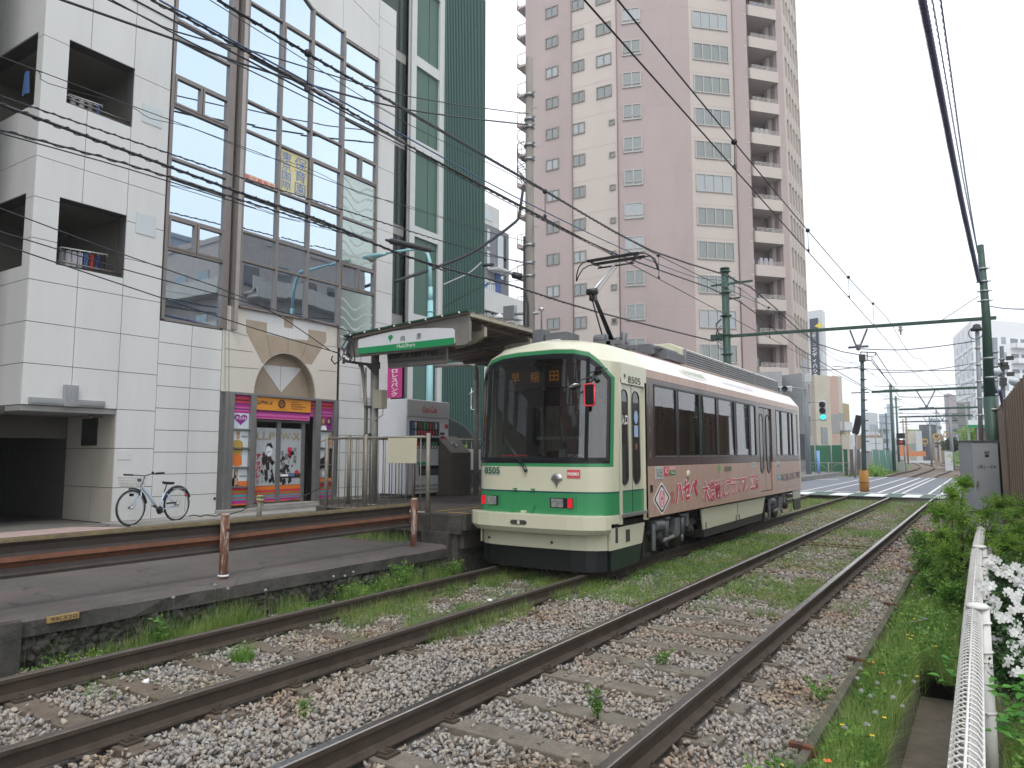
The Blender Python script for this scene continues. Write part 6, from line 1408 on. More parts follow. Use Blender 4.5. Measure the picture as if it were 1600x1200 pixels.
# hanging direction board under the fascia
yd = Y0+.35; b = MB(); dp = [(455,585),(1110,512),(1113,690),(470,745)]; b.prism([CS(*q, yd) for q in dp], (0,.05,0)); db = b.ob('direction_board', M('dim_board', (.20,.195,.185), .5, var=.08), st)
m_dimt = M('dim_lettering', (.035,.035,.035), .6, var=0)
ctext('東池袋四丁目', 475, 648, 695, 625, 585, m_dimt, db, yd-.004, bold=.015); ctext('学習院下', 720, 628, 880, 610, 568, m_dimt, db, yd-.004, bold=.015); ctext('早稲田', 900, 612, 1015, 598, 555, m_dimt, db, yd-.004, bold=.015); ctext('方面', 1032, 602, 1088, 595, 570, m_dimt, db, yd-.004)
ctext('for Higashi-ikebukuro-yonchome  Gakushuinshita  Waseda', 475, 692, 1080, 645, 668, m_dimt, db, yd-.004)
b = MB(); b.prism([CS(*q, yd-.002) for q in ((690,690),(1105,650),(1105,682),(690,712))], (0,-.003,0)); b.ob('paper_strip', M('faded_strip', (.30,.26,.25), .6), db)
# roof: sloping sheet from low left to high right, length along y
RL, RH, yE = CS(150,348), CS(1345,145), 21.5
b = MB(); n = 40
for i in range(n):   # ribbed sheet
    y0 = Y0-.05+(yE-Y0)*i/n; y1 = Y0-.05+(yE-Y0)*(i+.55)/n; y2 = Y0-.05+(yE-Y0)*(i+1)/n
    lo, hi = V(RL.x-.35, 0, RL.z-.10), V(RH.x+.06, 0, RH.z+.02)
    for ya, yb, dz in ((y0, y1, 0), (y1, y2, -.025)): b.prism([lo+V(0,ya,dz-.02), hi+V(0,ya,dz-.02), hi+V(0,ya,dz+.025), lo+V(0,ya,dz+.025)], (0, yb-ya, 0))
b.ob('roof', m_rib, st)
b = MB(); b.beam(V(RH.x+.03, Y0, RH.z-.02), V(RH.x+.03, yE, RH.z-.02), .08, .05); b.ob('eaves_edge', m_beamc, st)
b = MB(); lo, hi = V(RL.x-.3, 0, RL.z-.05), V(RH.x+.07, 0, RH.z+.04)
b.beam(lo+V(0,Y0-.02,0), hi+V(0,Y0-.02,0), .14, .03); b.ob('green_roof_edge', M('dark_green_edge', (.02,.07,.04), .5), st)
b = MB()
for i in range(8): q = lo.lerp(hi, (i+.5)/8); b.cyl((q.x, Y0-.10, q.z-.01), (q.x, Y0-.07, q.z-.01), .018, n=6)
b.ob('edge_bolt', m_white, st)
b = MB()
for i in range(9):
    y = Y0+.5+i*1.45; a, c = V(RL.x-.2, y, RL.z-.16), V(RH.x-.05, y, RH.z-.14); b.beam(a, c, .07, .10)
for k in (.08, .35, .62, .9): a = V(RL.x, Y0+.1, RL.z).lerp(V(RH.x, Y0+.1, RH.z), k); b.beam(a+V(0,0,-.07), a+V(0, yE-Y0-.2, -.07), .05, .06)
b.ob('rafter', M('rafter_brown', (.12,.10,.085), .7, var=.15), st)
for i in range(9):
    b = MB(); y = Y0+.5+i*1.45; c = V(RH.x-.02, y, RH.z-.13); b.prism([c, c+V(-.55,0,-.10), c+V(-.62,0,-.32), c+V(-.25,0,-.26), c+V(0,0,-.16)], (0,.08,0)); b.ob('bracket', m_beamc, st)
zr = lambda x: RL.z+(RH.z-RL.z)*(x-RL.x)/(RH.x-RL.x)-.15
px_ = W(583,740,y=9.75)
for i, y in enumerate((9.75, 15.5, 21.0)):
    b = MB(); b.cyl((px_.x, y, .70), (px_.x, y, zr(px_.x)), .075, n=14); b.cyl((px_.x, y, .70), (px_.x, y, .74), .11, n=14); b.ob('post', m_post, st)
for i, y in enumerate((13.4,)):
    q = W(744,700,y=y); b = MB(); b.cyl((q.x, y, .7), (q.x, y, 3.3), .06, n=12); q1_ = W(735,571,y=y); b.tube([(q.x, y, 3.0), (q.x, y, q1_.z-.12), (q.x-.05, y, q1_.z-.03), (q.x-.18, y, q1_.z+.03), (q.x-1.2, y, q1_.z+.06)], .05, 8); b.ob('bent_post', m_post, st)
# conduits and switch box on the front post, cross arm with cable ties
b = MB(); x = px_.x; q0 = W(565,570,y=9.7); q1 = W(572,640,y=9.7); b.tube([V(q0.x-.05, 9.7, 3.25), q0, V(q0.x+.06, 9.7, q0.z-.25), q1, V(q1.x, 9.7, .3)], .035, 8); b.tube([(x-.14, 9.66, 3.2), (x-.12, 9.66, 2.5), (x-.1,9.66,2.0)], .014, 6); b.ob('conduit', m_post, st)
b = MB(); b.box((x-.10, 9.60, 1.95), (x+.02, 9.66, 2.0)); b.box((x-.10, 9.60, 2.45), (x+.02, 9.66, 2.5)); b.ob('pipe_clip', m_intd, st)
q0, q1 = W(588,610,y=9.7), W(600,638,y=9.7); b = MB(); b.box((q0.x, 9.62, q1.z), (q1.x, 9.78, q0.z)); b.tube([(q1.x-.02, 9.7, q1.z), (q1.x-.03, 9.7, q1.z-.12), (q0.x-.02, 9.7, q1.z-.2)], .012, 6); b.ob('switch_box', M('box_beige', (.33,.31,.25), .6, var=.1), st, bev=.006)
q0, q1 = W(537,564,y=9.6), W(592,572,y=9.6); b = MB(); b.beam(q0, q1, .06, .05); b.prism([W(567,566,y=9.6), W(590,569,y=9.6), W(589,584,y=9.6), W(582,582,y=9.6)], (0,.05,0)); b.cyl(q0+V(0,0,-.05), q0+V(0,0,.07), .025, n=8); b.cyl(q1+V(0,0,-.05), q1+V(0,0,.07), .025, n=8); b.ob('cross_arm', m_intd, st)
m_cord = m_wire
b = MB(); rr = random.Random(2)
for k in range(7):
    a = W(545+rr.uniform(-4,10), 525+rr.uniform(-8,8), y=9.3); c = W(541+rr.uniform(-3,18), 560+rr.uniform(-6,6), y=9.35); m = (a+c)/2+V(rr.uniform(-.25,.1), -.05, rr.uniform(-.15,.15)); b.tube([a.lerp(m, 0), a*.3+m*.7, m, m*.4+c*.6+V(.03,0,-.05), c], .010, 5)
b.ob('cable_tangle', m_cord, st)
# ---- railings on the platform
m_rail_ = M('railing_paint', (.24,.22,.18), .5, .2, var=.2, scale=8, col2=(.33,.31,.28), thr=(.6,.75))
def railing(name, p0, p1, h, n, posts, label, group, zb):
    p0, p1 = V(p0), V(p1); r = E(name, (p0+p1)/2, label, 'railing', group); up = V(0,0,1)
    for t in posts: a = p0.lerp(p1, t); b = MB(); b.tube([a, a+up*(h+.03)], .035, 10); b.ob('post', m_rail_, r)
    b = MB(); b.tube([p0+up*(h-.03), p1+up*(h-.03)], .020, 8); b.tube([p0+up*zb, p1+up*zb], .018, 8); b.ob('rail', m_rail_, r)
    b = MB()
    for i in range(1, n): a = p0.lerp(p1, i/n); b.tube([a+up*zb, a+up*(h-.03)], .0095, 6)
    b.ob('bars', m_rail_, r); return r
A, B_ = W(509,790,y=8.98), W(669,799,y=8.98)
A = V(A.x, 8.98, .60); B_ = V(-7.39, 8.98, .70)
rg = railing('platform_railing', (A.x, 8.98, .66), (B_.x, 8.98, .66), 1.27, 15, (0, .41, 1), 'brown metal railing across the platform end with a cream board on it', 'platform railings', .06)
b = MB(); q0, q1 = W(607,685,y=8.92), W(651,724,y=8.92); b.box((q0.x, 8.90, q1.z), (q1.x, 8.925, q0.z)); b.thing('cream_board', M('cream_board', (.56,.53,.40), .6, var=.08), 'cream board tied to the bars of the front railing', 'board', bev=.004)
railing('platform_railing', (-9.75, 9.6, .73), (-9.75, 11.4, .73), 1.22, 10, (0, 1), 'brown railing along the shop side of the platform, left of the vending machine', 'platform railings', .08)
railing('platform_railing', (-10.6, 13.3, .73), (-10.6, 19.5, .73), 1.28, 30, (0, .33, .66, 1), 'brown railing along the platform back beyond the bin', 'platform railings', .08)
q = W(734,690,x=-10.45)
b = MB(); b.box((-10.50, 13.9, 1.25), (-10.54, 14.9, 1.75)); b.thing('white_notice', m_white, 'white panel fixed to the railing behind the bin', 'notice panel')
b = MB(); q = W(729,703,x=-10.4); b.box((-10.40, q.y-.03, q.z-.12), (-10.43, q.y+.03, q.z+.12)); b.thing('yellow_tag', M('yellow_green_tag', (.45,.75,.03), .5, var=0), 'small bright yellow green strip on the railing behind the bin', 'tag')
# ---- vending machine
vx, vy0, vy1, vz0, vz1 = -10.1, 11.55, 12.98, .80, 2.78
vm = E('vending_machine', (vx-.4, (vy0+vy1)/2, .73), 'white drinks vending machine with a red script logo beside the platform railing', 'vending machine')
m_vw = M('vending_white', (.66,.68,.72), .35, var=.06, scale=2); m_vg = M('vending_header', (.42,.425,.435), .4, var=.04)
b = MB(); b.box((vx-.8, vy0, vz0), (vx, vy1, vz1)); b.ob('cabinet', m_vw, vm, bev=.012)
VP = lambda u, v: (vy0+(vy1-vy0)*(u-80)/(445-80), vz1-(vz1-vz0)*(v-130)/(1035-130))
def vbox(u0, v0, u1, v1, mat, name, off=.006, bev=0, d0=.0005):
    y0, z1 = VP(u0, v0); y1, z0 = VP(u1, v1); b = MB(); b.box((vx+d0, y0, z0), (vx+off, y1, z1)); return b.ob(name, mat, vm, bev=bev)
b = MB(); b.box((vx-.72, vy0+.02, .73), (vx-.05, vy1-.02, .80)); b.ob('base', m_intd, vm)
hd_ = vbox(82, 135, 443, 298, m_vg, 'header', .03, .004); y0, z0 = VP(200, 250); y1, z1 = VP(325, 190)
text('Coca-Cola', (vx+.030, y0, z0), (0,y1-y0,0), (0,0,z1-z0), M('logo_red', (.55,.05,.05), .4, var=0), hd_, bold=.02, shear=.35)
dw = vbox(107, 338, 352, 600, glassmat('display_glass', (.75,.78,.78), .08), 'display_window', .03, d0=.026)
vbox(107, 338, 352, 600, m_intd, 'display_back', .006)
rr = random.Random(9); cc = [M('can_'+n, c, .3, var=.0) for n, c in (('red',(.5,.03,.04)), ('green',(.05,.25,.08)), ('brown',(.12,.07,.05)), ('blue',(.05,.12,.35)), ('silver',(.45,.45,.47)))]
for r_, v in enumerate((380, 455, 570)):
    for k in range(9):
        y, z = VP(125+k*25, v); b = MB(); b.lathe([(.028,0),(.03,.01),(.03,.12),(.02,.14),(0,.14)], (vx+.014 if 0 else vx+.008, y, z-.07), (0,0,1), 8); b.ob('can', cc[0] if (r_ == 1 and 2 < k < 8) else rr.choice(cc), vm)
for v in (484, 586): vbox(112, v-9, 345, v+9, m_vw, 'button_strip', .034, d0=.031)
b = MB()
for v in (484, 586):
    for k in range(9): y, z = VP(128+k*25, v); b.box((vx+.035, y-.02, z-.012), (vx+.038, y+.02, z+.012))
b.ob('buttons', m_intd, vm)
vbox(186, 768, 378, 862, m_tblk, 'dispensing_flap', .01); vbox(195, 800, 370, 855, M('flap_grey', (.10,.10,.11), .3), 'flap_door', .016, d0=.011)
vbox(410, 355, 438, 398, cc[0], 'red_sticker'); vbox(415, 750, 440, 778, cc[0], 'red_sticker'); vbox(366, 440, 400, 460, m_tblk, 'card_reader', .02); vbox(372, 570, 412, 618, m_alu, 'coin_panel', .012, .003); vbox(424, 545, 438, 600, m_tblk, 'coin_slot', .01)
y, z = VP(388, 502); b = MB(); b.prism([V(vx+.001, y+.09*math.cos(t), z+.065*math.sin(t)) for t in [6.28*k/14 for k in range(14)]], (.004,0,0)); b.torus((vx+.004, y+.10, z), (1,0,0), .035, .012, 12, 5); b.ob('red_cup_sticker', cc[0], vm)
b = MB()
for v0, v1 in ((950, 975), (990, 1012)):
    y0, z1 = VP(140, v0); y1, z0 = VP(410, v1); b.box((vx+.001, y0, z0), (vx+.008, y1, z1))
b.ob('vent_grille', M('grille_beige', (.36,.36,.33), .5), vm); vbox(420, 912, 442, 935, m_blackt, 'small_plate'); vbox(420, 942, 442, 975, m_blackt, 'small_plate')
b = MB(); b.box((vx+.001, vy0+.015, vz1-.37), (vx+.0015, vy1-.015, vz1-.362)); b.ob('door_seam', m_intd, vm)
q0, q1 = W(653,722,x=-9.65), W(660,727,x=-9.65); b = MB(); b.box((-9.66, q0.y, q1.z), (-9.65, q0.y+.28, q0.z)); b.thing('green_tag', m_sgreen, 'small green label plate on the platform railing', 'label plate')
# ---- bin with sloping top
bx, by0, by1 = -9.72, 13.02-.25, 13.55
b = MB(); y0, y1 = 12.62, 13.35; b.prism([V(-9.75, y0, .73), V(-9.75, y0, 1.66), V(-10.15, y0, 2.02), V(-10.35, y0, 2.02), V(-10.35, y0, .73)], (0, y1-y0, 0))
bn = b.thing('recycling_bin', M('bin_brown', (.10,.085,.07), .5, var=.15, scale=5), 'dark brown sloping-top recycling bin right of the vending machine', 'bin', bev=.01)
b = MB(); c = V(-9.95, 12.98, 1.845); n_ = V(.36,0,.40).normalized(); b.torus(c+n_*.006, n_, .065, .012, 16, 6); b.ob('opening_ring', m_alu, bn); b = MB(); b.lathe([(.06,0),(.06,.004),(0,.004)], c+n_*.002, n_, 16); b.ob('bin_opening', m_tblk, bn)
text('PUSH', (-9.748, 12.85, 1.52), (0,.25,0), (0,0,.04), m_dimt, bn)
# dark rounded cover behind the bin
q = W(745,670,x=-12.4)
b = MB(); pts = [V(-12.6, 17.0+1.5*(1-math.cos(t)), .8+2.2*math.sin(t)) for t in [math.pi/2*k/10 for k in range(11)]]
b = MB(); cen = V(-12.3, 16.6, .3); b.prism([cen+V(0, -2.0, 0), cen+V(0,-2.0,2.4), cen+V(0,-1.0,2.45), cen+V(0,0,2.15), cen+V(0,.9,1.45), cen+V(0,1.5,.7), cen+V(0,1.6,0)], (-1.2,0,0)); b.thing('dark_cover', M('dark_cover', (.02,.03,.028), .6, var=.2), 'dark rounded canvas cover standing behind the bin', 'cover', bev=.08)
# ---------------------------------------------------------------- rusty guard rail by the low platform
gr_ = E('guard_rail', (-7.3, 6, .27), 'rusty guard rail along the low platform on two rusty posts', 'guard rail')
P_ = [V(-7.30, 1.2, 0), V(-7.20, 5.16, 0), V(-7.29, 8.46, 0)]
GA = [W(-60,850,x=-7.3), None]
m_grt = M('guard_rust_top', (.13,.10,.045), .8, .1, var=.3, scale=9, col2=(.07,.05,.035), thr=(.4,.7)); m_grm = M('guard_dull', (.075,.062,.055), .7, .2, var=.25, scale=5, streak=.2); m_gro = M('guard_rust_orange', (.145,.058,.03), .85, var=.35, scale=7, col2=(.10,.05,.035), thr=(.5,.7))
for i in (0, 1):
    a, c = P_[i]+V(.0,0,.0), P_[i+1]
    h0 = .905 if i == 0 else .90
    prof_ = [(0,.90),(.045,.885),(.06,.86),(.015,.82),(.0,.76),(.015,.73),(.05,.715),(.06,.69),(.02,.665),(.0,.63),(.012,.60),(.045,.575),(.035,.545),(-.01,.56),(-.02,.63),(-.005,.67),(.03,.69),(-.02,.74),(-.02,.80),(.03,.86),(-.01,.885)]
    b = MB(); n = len(prof_)
    vs = [a+V(x-.03,0,z) for x, z in prof_]+[c+V(x-.03,0,z) for x, z in prof_]
    for k in range(n):
        b.cur = 0
    b.add(vs, [(k, (k+1) % n, n+(k+1) % n, n+k) for k in range(n)]+[tuple(range(n)), tuple(range(2*n-1, n-1, -1))])
    for k in range(n): b.mi[k] = {0:1,1:1,2:0,3:0,4:0,5:2,6:2,7:2,8:2,9:0,10:0,11:0}.get(k, 0)
    b.ob('beam', [m_grm, m_grt, m_gro], gr_, fix=True)
for q, ht in ((P_[1], .95), (P_[2], .95)):
    b = MB(); b.tube([q+V(.07,0,.0), q+V(.07,0,ht)], .048, 14); o = b.ob('post', m_rustp, gr_)
    b = MB(); b.lathe([(.05,0),(.052,.012),(.03,.028),(0,.03)], q+V(.07,0,ht), (0,0,1), 14); b.ob('cap', M('cap_pale_rust', (.36,.25,.20), .7, var=.2), gr_)
    b = MB(); b.lathe([(.02,0),(.02,.02),(0,.024)], q+V(.07+.046,0,.80), (1,.3,0), 6); b.ob('bolt', m_rust, gr_)
b = MB(); b.torus(P_[1]+V(.07,0,.30), (0,0,1), .05, .012, 16, 5); b.ob('wire_tie', m_white, gr_)
# little rope tied post in front of the shop, chain
q = W(405,790,x=-12.6); b = MB(); b.tube([(q.x, q.y, .26), (q.x+.02, q.y, .78)], .05, 8); rp_ = b.thing('short_post', M('weathered_post', (.28,.25,.20), .8, var=.3, scale=15), 'short weathered post wrapped in cloth in front of the shop door', 'post')
b = MB(); b.torus((q.x+.02, q.y, .70), (.2,0,1), .06, .022, 12, 6); b.torus((q.x+.02, q.y, .76), (-.2,.2,1), .055, .02, 12, 6); b.tube([(q.x+.05,q.y,.7),(q.x+.10,q.y+.03,.58)], .015, 5); b.ob('cloth_wrap', M('cloth_wrap', (.35,.36,.16), .9, var=.3, scale=25), rp_)
b = MB(); a = V(q.x+.02, q.y, .66); c = V(A.x, 8.98, 1.1); b.tube([a.lerp(c, i/8)+V(0,0,-.12*math.sin(math.pi*i/8)) for i in range(9)], .008, 5); b.thing('rope', m_intd, 'sagging rope between the short post and the platform railing', 'rope')
b = MB(); a = V(q.x+.02, q.y, .62); c = V(-13.0, 8.6, .45); rr = random.Random(4); b.tube([a.lerp(c, i/14)+V(0,rr.uniform(-.03,.03),-.1*math.sin(math.pi*i/14)+rr.uniform(-.02,.03)) for i in range(15)], .012, 5); b.thing('rope', m_intd, 'tangled rope lying along the foot of the white wall', 'rope')
# yellow number plate, small white litter
a, c = W(73,974,x=-6.895), W(122,960,x=-6.895); b = MB(); b.box((-6.885, a.y, a.z), (-6.873, c.y, a.z+.055)); b.box((-6.93,a.y,a.z),(-6.885,c.y,a.z+.05)); o = b.thing('number_plate', M('yellow_brown_plate', (.34,.235,.09), .6, var=.12, scale=20), 'small yellow brown number plate on the face of the low platform', 'plate', bev=.002)
text('9K320', (-6.872, a.y+.02, a.z+.012), (0,c.y-a.y-.04,0), (0,0,.032), m_blackt, o)
# ---------------------------------------------------------------- bicycle
fw, rw = W(203,822,z=.315), W(275,814,z=.315); dd = (rw-fw); dd.z = 0; dd.normalize(); wbm = (rw-fw).length
bk = E('bicycle', (fw+rw)/2, 'pale blue city bicycle with a wire basket parked against the white wall', 'bicycle')
SX = wbm/620
def BP(u, v, off=0): s = (u-440)*SX; h = ((1050-(u-440)*.105)-v)/667; nrm = V(dd.y, -dd.x, 0); return fw+dd*s+V(0,0,h)+nrm*off
m_bkb = M('bicycle_blue_paint', (.47,.60,.74), .25, var=.03, coat=.5)
R_ = .33; nrm = V(dd.y, -dd.x, 0)
for u, nm in ((440, 'front'), (1060, 'rear')):
    c = fw+dd*((u-440)*SX)+V(0,0,R_)
    b = MB(); b.torus(c, nrm, R_-.015, .017, 36, 8); wh = b.ob('wheel', m_rubber, bk); b = MB(); b.torus(c, nrm, R_-.038, .011, 36, 6); b.ob('rim', m_alu, wh)
    b = MB()
    for k in range(28): a_ = 6.2832*k/28; dv = dd*math.cos(a_)+V(0,0,math.sin(a_)); b.tube([c+nrm*(.02 if k % 2 else -.02), c+dv*(R_-.04)], .0013, 4)
    b.ob('spokes', m_alu, wh); b = MB(); b.cyl(c-nrm*.05, c+nrm*.05, .022, n=10); b.ob('hub', m_alu, wh)
    a0, a1 = (math.radians(100), math.radians(10)) if nm == 'front' else (math.radians(165), math.radians(20))
    b = MB(); b.tube([c+(dd*math.cos(a0+(a1-a0)*k/14)+V(0,0,math.sin(a0+(a1-a0)*k/14)))*(R_+.022) for k in range(15)], .018, 6); b.ob('mudguard', m_tblk if nm == 'front' else M('dark_blue_guard', (.02,.035,.06), .4), bk)
b = MB(); b.tube([BP(565,545), BP(600,600), BP(700,710), BP(800,850)], [.026,.03,.03,.026], 10); b.tube([BP(880,615), BP(800,850)], .017, 8); b.tube([BP(578,545), BP(558,610)], .02, 8)
for o_ in (.035, -.035): b.tube([BP(556,610), BP(550,680, o_), BP(455,828, o_)], .011, 6); b.tube([BP(905,640, o_*.6), BP(1060,785, o_)], .008, 6); b.tube([BP(805,845, o_*.6), BP(1060,790, o_)], .009, 6)
b.ob('frame', m_bkb, bk)
b = MB(); b.tube([BP(572,540), BP(600,440)], .013, 6); b.tube([BP(600,430), BP(640,400, .10), BP(700,382, .27)], .011, 6); b.tube([BP(600,430), BP(560,425, -.10), BP(480,425,-.27)], .011, 6); b.ob('handlebar', m_intd, bk)
b = MB(); b.tube([BP(650,392, .17), BP(705,381, .29)], .017, 8); b.tube([BP(540,424,-.17), BP(475,425,-.29)], .017, 8); b.cbox(BP(640,385,.12), (.03,.03,.04)); b.ob('grip', m_rubber, bk)
b = MB(); b.tube([BP(905,515), BP(872,625)], .012, 6); b.ob('seat_post', m_intd, bk)
b = MB(); S0 = [BP(845,478), BP(880,482), BP(925,484), BP(970,480)]; wv = [.02,.04,.09,.10]; vs = []
for p, w_ in zip(S0, wv): vs += [p+nrm*w_, p-nrm*w_, p-nrm*w_*.7+V(0,0,-.05), p+nrm*w_*.7+V(0,0,-.05)]
b.add(vs, [(4*i+k, 4*i+(k+1) % 4, 4*i+4+(k+1) % 4, 4*i+4+k) for i in range(3) for k in range(4)]+[(3,2,1,0),(12,13,14,15)]); b.ob('saddle', m_rubber, bk, bev=.012, fix=True)
b = MB(); c = BP(800,850); b.torus(c+nrm*.04, nrm, .07, .008, 20, 5); b.lathe([(.07,-.004),(.07,.004),(0,.005)], c+nrm*.04, nrm, 16); b.tube([c+nrm*.05, BP(680,800,.08)], .010, 6); b.tube([c-nrm*.05, BP(920,870,-.08)], .010, 6); b.cbox(BP(675,798,.12), (.09,.05,.02)); b.cbox(BP(925,872,-.12), (.09,.05,.02)); b.ob('crank', m_tblk, bk)
b = MB(); b.obox(BP(885,770,.045), dd*.24, V(0,0,.03), nrm*.015); b.ob('chain_guard', m_tblk, bk)
b = MB(); b.tube([BP(970,572,.05), BP(1180,548,.05)], .006, 5); b.tube([BP(970,572,-.05), BP(1180,548,-.05)], .006, 5); b.tube([BP(1180,548,.05), BP(1180,548,-.05)], .006, 5)
for o_ in (.05,-.05): b.tube([BP(1150,552,o_), BP(1062,785,o_)], .004, 5)
b.ob('rear_rack', m_alu, bk); b = MB(); b.cbox(BP(1192,640), (.03,.04,.05)); b.ob('reflector', m_red, bk)
b = MB(); T = [BP(325,470,.13), BP(560,460,.13), BP(560,460,-.13), BP(325,470,-.13)]; Bm = [BP(345,575,.10), BP(540,572,.10), BP(540,572,-.10), BP(345,575,-.10)]
for L_ in (T, Bm): b.tube(L_+[L_[0]], .005, 5)
for k in range(4):
    for i in range(9): t = i/8; b.tube([T[k].lerp(T[(k+1) % 4], t), Bm[k].lerp(Bm[(k+1) % 4], t)], .0022, 4)
    for t in (.33, .66): b.tube([T[k].lerp(Bm[k], t), T[(k+1) % 4].lerp(Bm[(k+1) % 4], t)], .0022, 4)
for i in range(6): t = i/5; b.tube([Bm[0].lerp(Bm[1], t), Bm[3].lerp(Bm[2], t)], .0022, 4)
b.ob('basket', M('basket_wire', (.42,.40,.38), .5, .3), bk)
b = MB(); b.cbox(BP(530,488,0), (.05,.05,.05)); b.cbox(BP(415,672,.05), (.06,.05,.05)); b.tube([BP(415,672,.05), BP(455,660,.03)], .01, 5); b.ob('lamp', m_tblk, bk)
b = MB(); b.tube([BP(880,645), BP(905,640), BP(925,660), BP(905,670), BP(880,655)], .008, 6); b.ob('wire_lock', m_white, bk)
# ---------------------------------------------------------------- light blue street lamp
m_lb2 = M('lamp_light_blue', (.30,.56,.60), .4, var=.06, scale=3)
lx = -11.6; q0, q1 = W(672.5,470,x=lx), W(672,405,x=lx); ly = q0.y
lp = E('street_lamp', (lx, ly, .26), 'light blue street lamp curving left above the shelter roof', 'street lamp')
b = MB(); b.tube([(lx, ly, .26), (lx, ly, q0.z)], [.10,.068], 14); b.tube([(lx, ly, q0.z-.02), (lx, ly, q0.z+.35)], .055, 12); b.torus((lx, ly, q0.z-.28), (0,0,1), .078, .012, 14, 5); b.ob('pole', m_lb2, lp)
arm = [V(lx, ly, q0.z+.3)]+[W(px, py, y=ly) for px, py in ((671.5,408),(668,396),(660,390.5),(650,389.5),(635,391),(618,393.5),(603,396))]
b = MB(); b.tube(arm, [.045,.045,.045,.042,.04,.036,.032,.03], 10); b.ob('arm', m_lb2, lp)
h0, h1 = W(604,396,y=ly), W(568,402,y=ly); dv = (h1-h0); up = V(0,0,1)
b = MB(); b.smooth = True; rings = []
for t, w_, ht, dp in ((0,.035,.03,.03),(.2,.08,.05,.05),(.5,.13,.06,.08),(.8,.12,.05,.09),(1,.05,.02,.03)):
    c = h0+dv*t+V(0,0,-.01); rings.append([c+V(0,w_*math.cos(a), (ht if math.sin(a) > 0 else dp)*math.sin(a)) for a in [6.2832*k/12 for k in range(12)]])
vs = [p for r_ in rings for p in r_]; b.add(vs, [(i*12+k, i*12+(k+1) % 12, (i+1)*12+(k+1) % 12, (i+1)*12+k) for i in range(4) for k in range(12)]+[tuple(range(12)), tuple(range(48,60))]); b.ob('lamp_head', m_lb2, lp, fix=True)
b = MB(); c = h0+dv*.62+V(0,0,-.08); b.lathe([(.11,.02),(.105,-.02),(.08,-.07),(.04,-.09),(0,-.095)], c, (0,0,1), 14); b.ob('lens', M('lamp_lens_brown', (.25,.23,.20), .2, var=.1), lp)
b = MB(); b.cbox((lx+.07, ly-.02, q0.z-.75), (.04,.04,.06)); b.ob('photo_cell', m_intd, lp)
# magenta hanging sign on the white wall edge
sx_ = -13.2; q0, q1 = W(606,576,x=sx_), W(628,621,x=sx_)
b = MB(); b.box((-14.15, q0.y, q1.z-.02), (sx_, q0.y+.10, q0.z+.9)); hs = b.thing('hanging_sign', M('sign_side_white', (.6,.58,.6), .5), 'magenta vertical sign with white letters below the shelter roof', 'sign', bev=.005)
m_mag = M('magenta_sign', (.52,.045,.23), .4, var=.03); yf_ = q0.y-.003
a, c = W(606,576,y=yf_), W(628,621,y=yf_); b = MB(); b.box((a.x, yf_-.004, c.z), (c.x, yf_, a.z+.9)); mg = b.ob('face', m_mag, hs)
text('プロレスバンク', (a.x+.13, yf_-.006, c.z+.04), (c.x-a.x-.26,0,0), (0,0,a.z+.07-c.z), m_whitet, mg, vertical=True, bold=.02)
# ================================================================ RIGHT SIDE: coil topped fence, cabinet, brown hoarding
m_fw = M('fence_white_paint', (.66,.65,.63), .45, var=.10, scale=10, col2=(.5,.47,.42), thr=(.6,.8))
def FT(px, py): return W(px, py, z=.72)
posts = [FT(1524,945), FT(1528.5,853), FT(1537.5,803)]
p0 = FT(1516,1200); p0 = posts[0]+(p0-posts[0])*1.15
path = [p0]+posts
wf_ = E('coil_fence', (posts[0].x, posts[0].y, -.3), 'white mesh fence with a coiled top along the verge', 'fence')
for i, p in enumerate(posts):
    q = V(p.x+.035, p.y, 0); b = MB(); b.tube([(q.x, q.y, -.62), (q.x, q.y, .70)], .038, 14); po = b.ob('post', m_fw, wf_)
    b = MB(); b.lathe([(.048,-.015),(.062,-.012),(.064,.0),(.05,.012),(0,.018)], (p.x+.01, p.y, .715), (0,0,1), 20); b.ob('cap', m_fw, po)
    b = MB()
    for z in (.1, .45, .62): b.torus((q.x, q.y, z), (0,0,1), .041, .006, 14, 5); b.cyl((q.x, q.y-.045, z), (q.x, q.y-.058, z), .008, n=6)
    b.ob('clamp', m_fw, po)
for i in range(3):
    a, c = path[i], path[i+1]; L_ = (c-a).length; d = (c-a).normalized(); side = V(d.y, -d.x, 0); n = int(L_/.064); b = MB(); r = .045
    cz = .655
    r = .047
    for k in range(n):
        o = a.lerp(c, (k+.5)/n); o.z = cz; o = o-side*.015
        pts = [o+side*(r*math.cos(t))+V(0,0,r*1.05*math.sin(t))+d*(.028*(t/6.28)) for t in [math.radians(-60+330*j/12) for j in range(13)]]
        lastz = pts[-1]; pts.append(V(lastz.x, lastz.y, cz-.16)); pts.append(V(lastz.x, lastz.y, -.15)); b.tube(pts, .0040, 5, cap=False)
    for sx, sz in ((0, 1.05), (.98, .1), (-.98, .1)): b.tube([a-side*.015+side*r*sx+V(0,0,cz-a.z+r*sz), c-side*.015+side*r*sx+V(0,0,cz-c.z+r*sz)], .005, 6)
    for z in (.45, .25, .05, -.13): b.tube([V(a.x-.03, a.y, z), V(c.x-.03, c.y, z)], .004, 5)
    b.ob('mesh_panel', m_fw, wf_)
b = MB(); q = posts[0]; b.tube([V(q.x-.04, q.y-.08, .66), V(q.x-.06, q.y-.2, .60), V(q.x-.07, q.y-.42, .56), V(q.x-.05,q.y-.5,.45)], [.012,.018,.014,.01], 6); b.thing('dead_vine', M('dead_vine', (.03,.022,.016), .9), 'dark dead vine wound through the fence mesh near the big cap', 'vine')
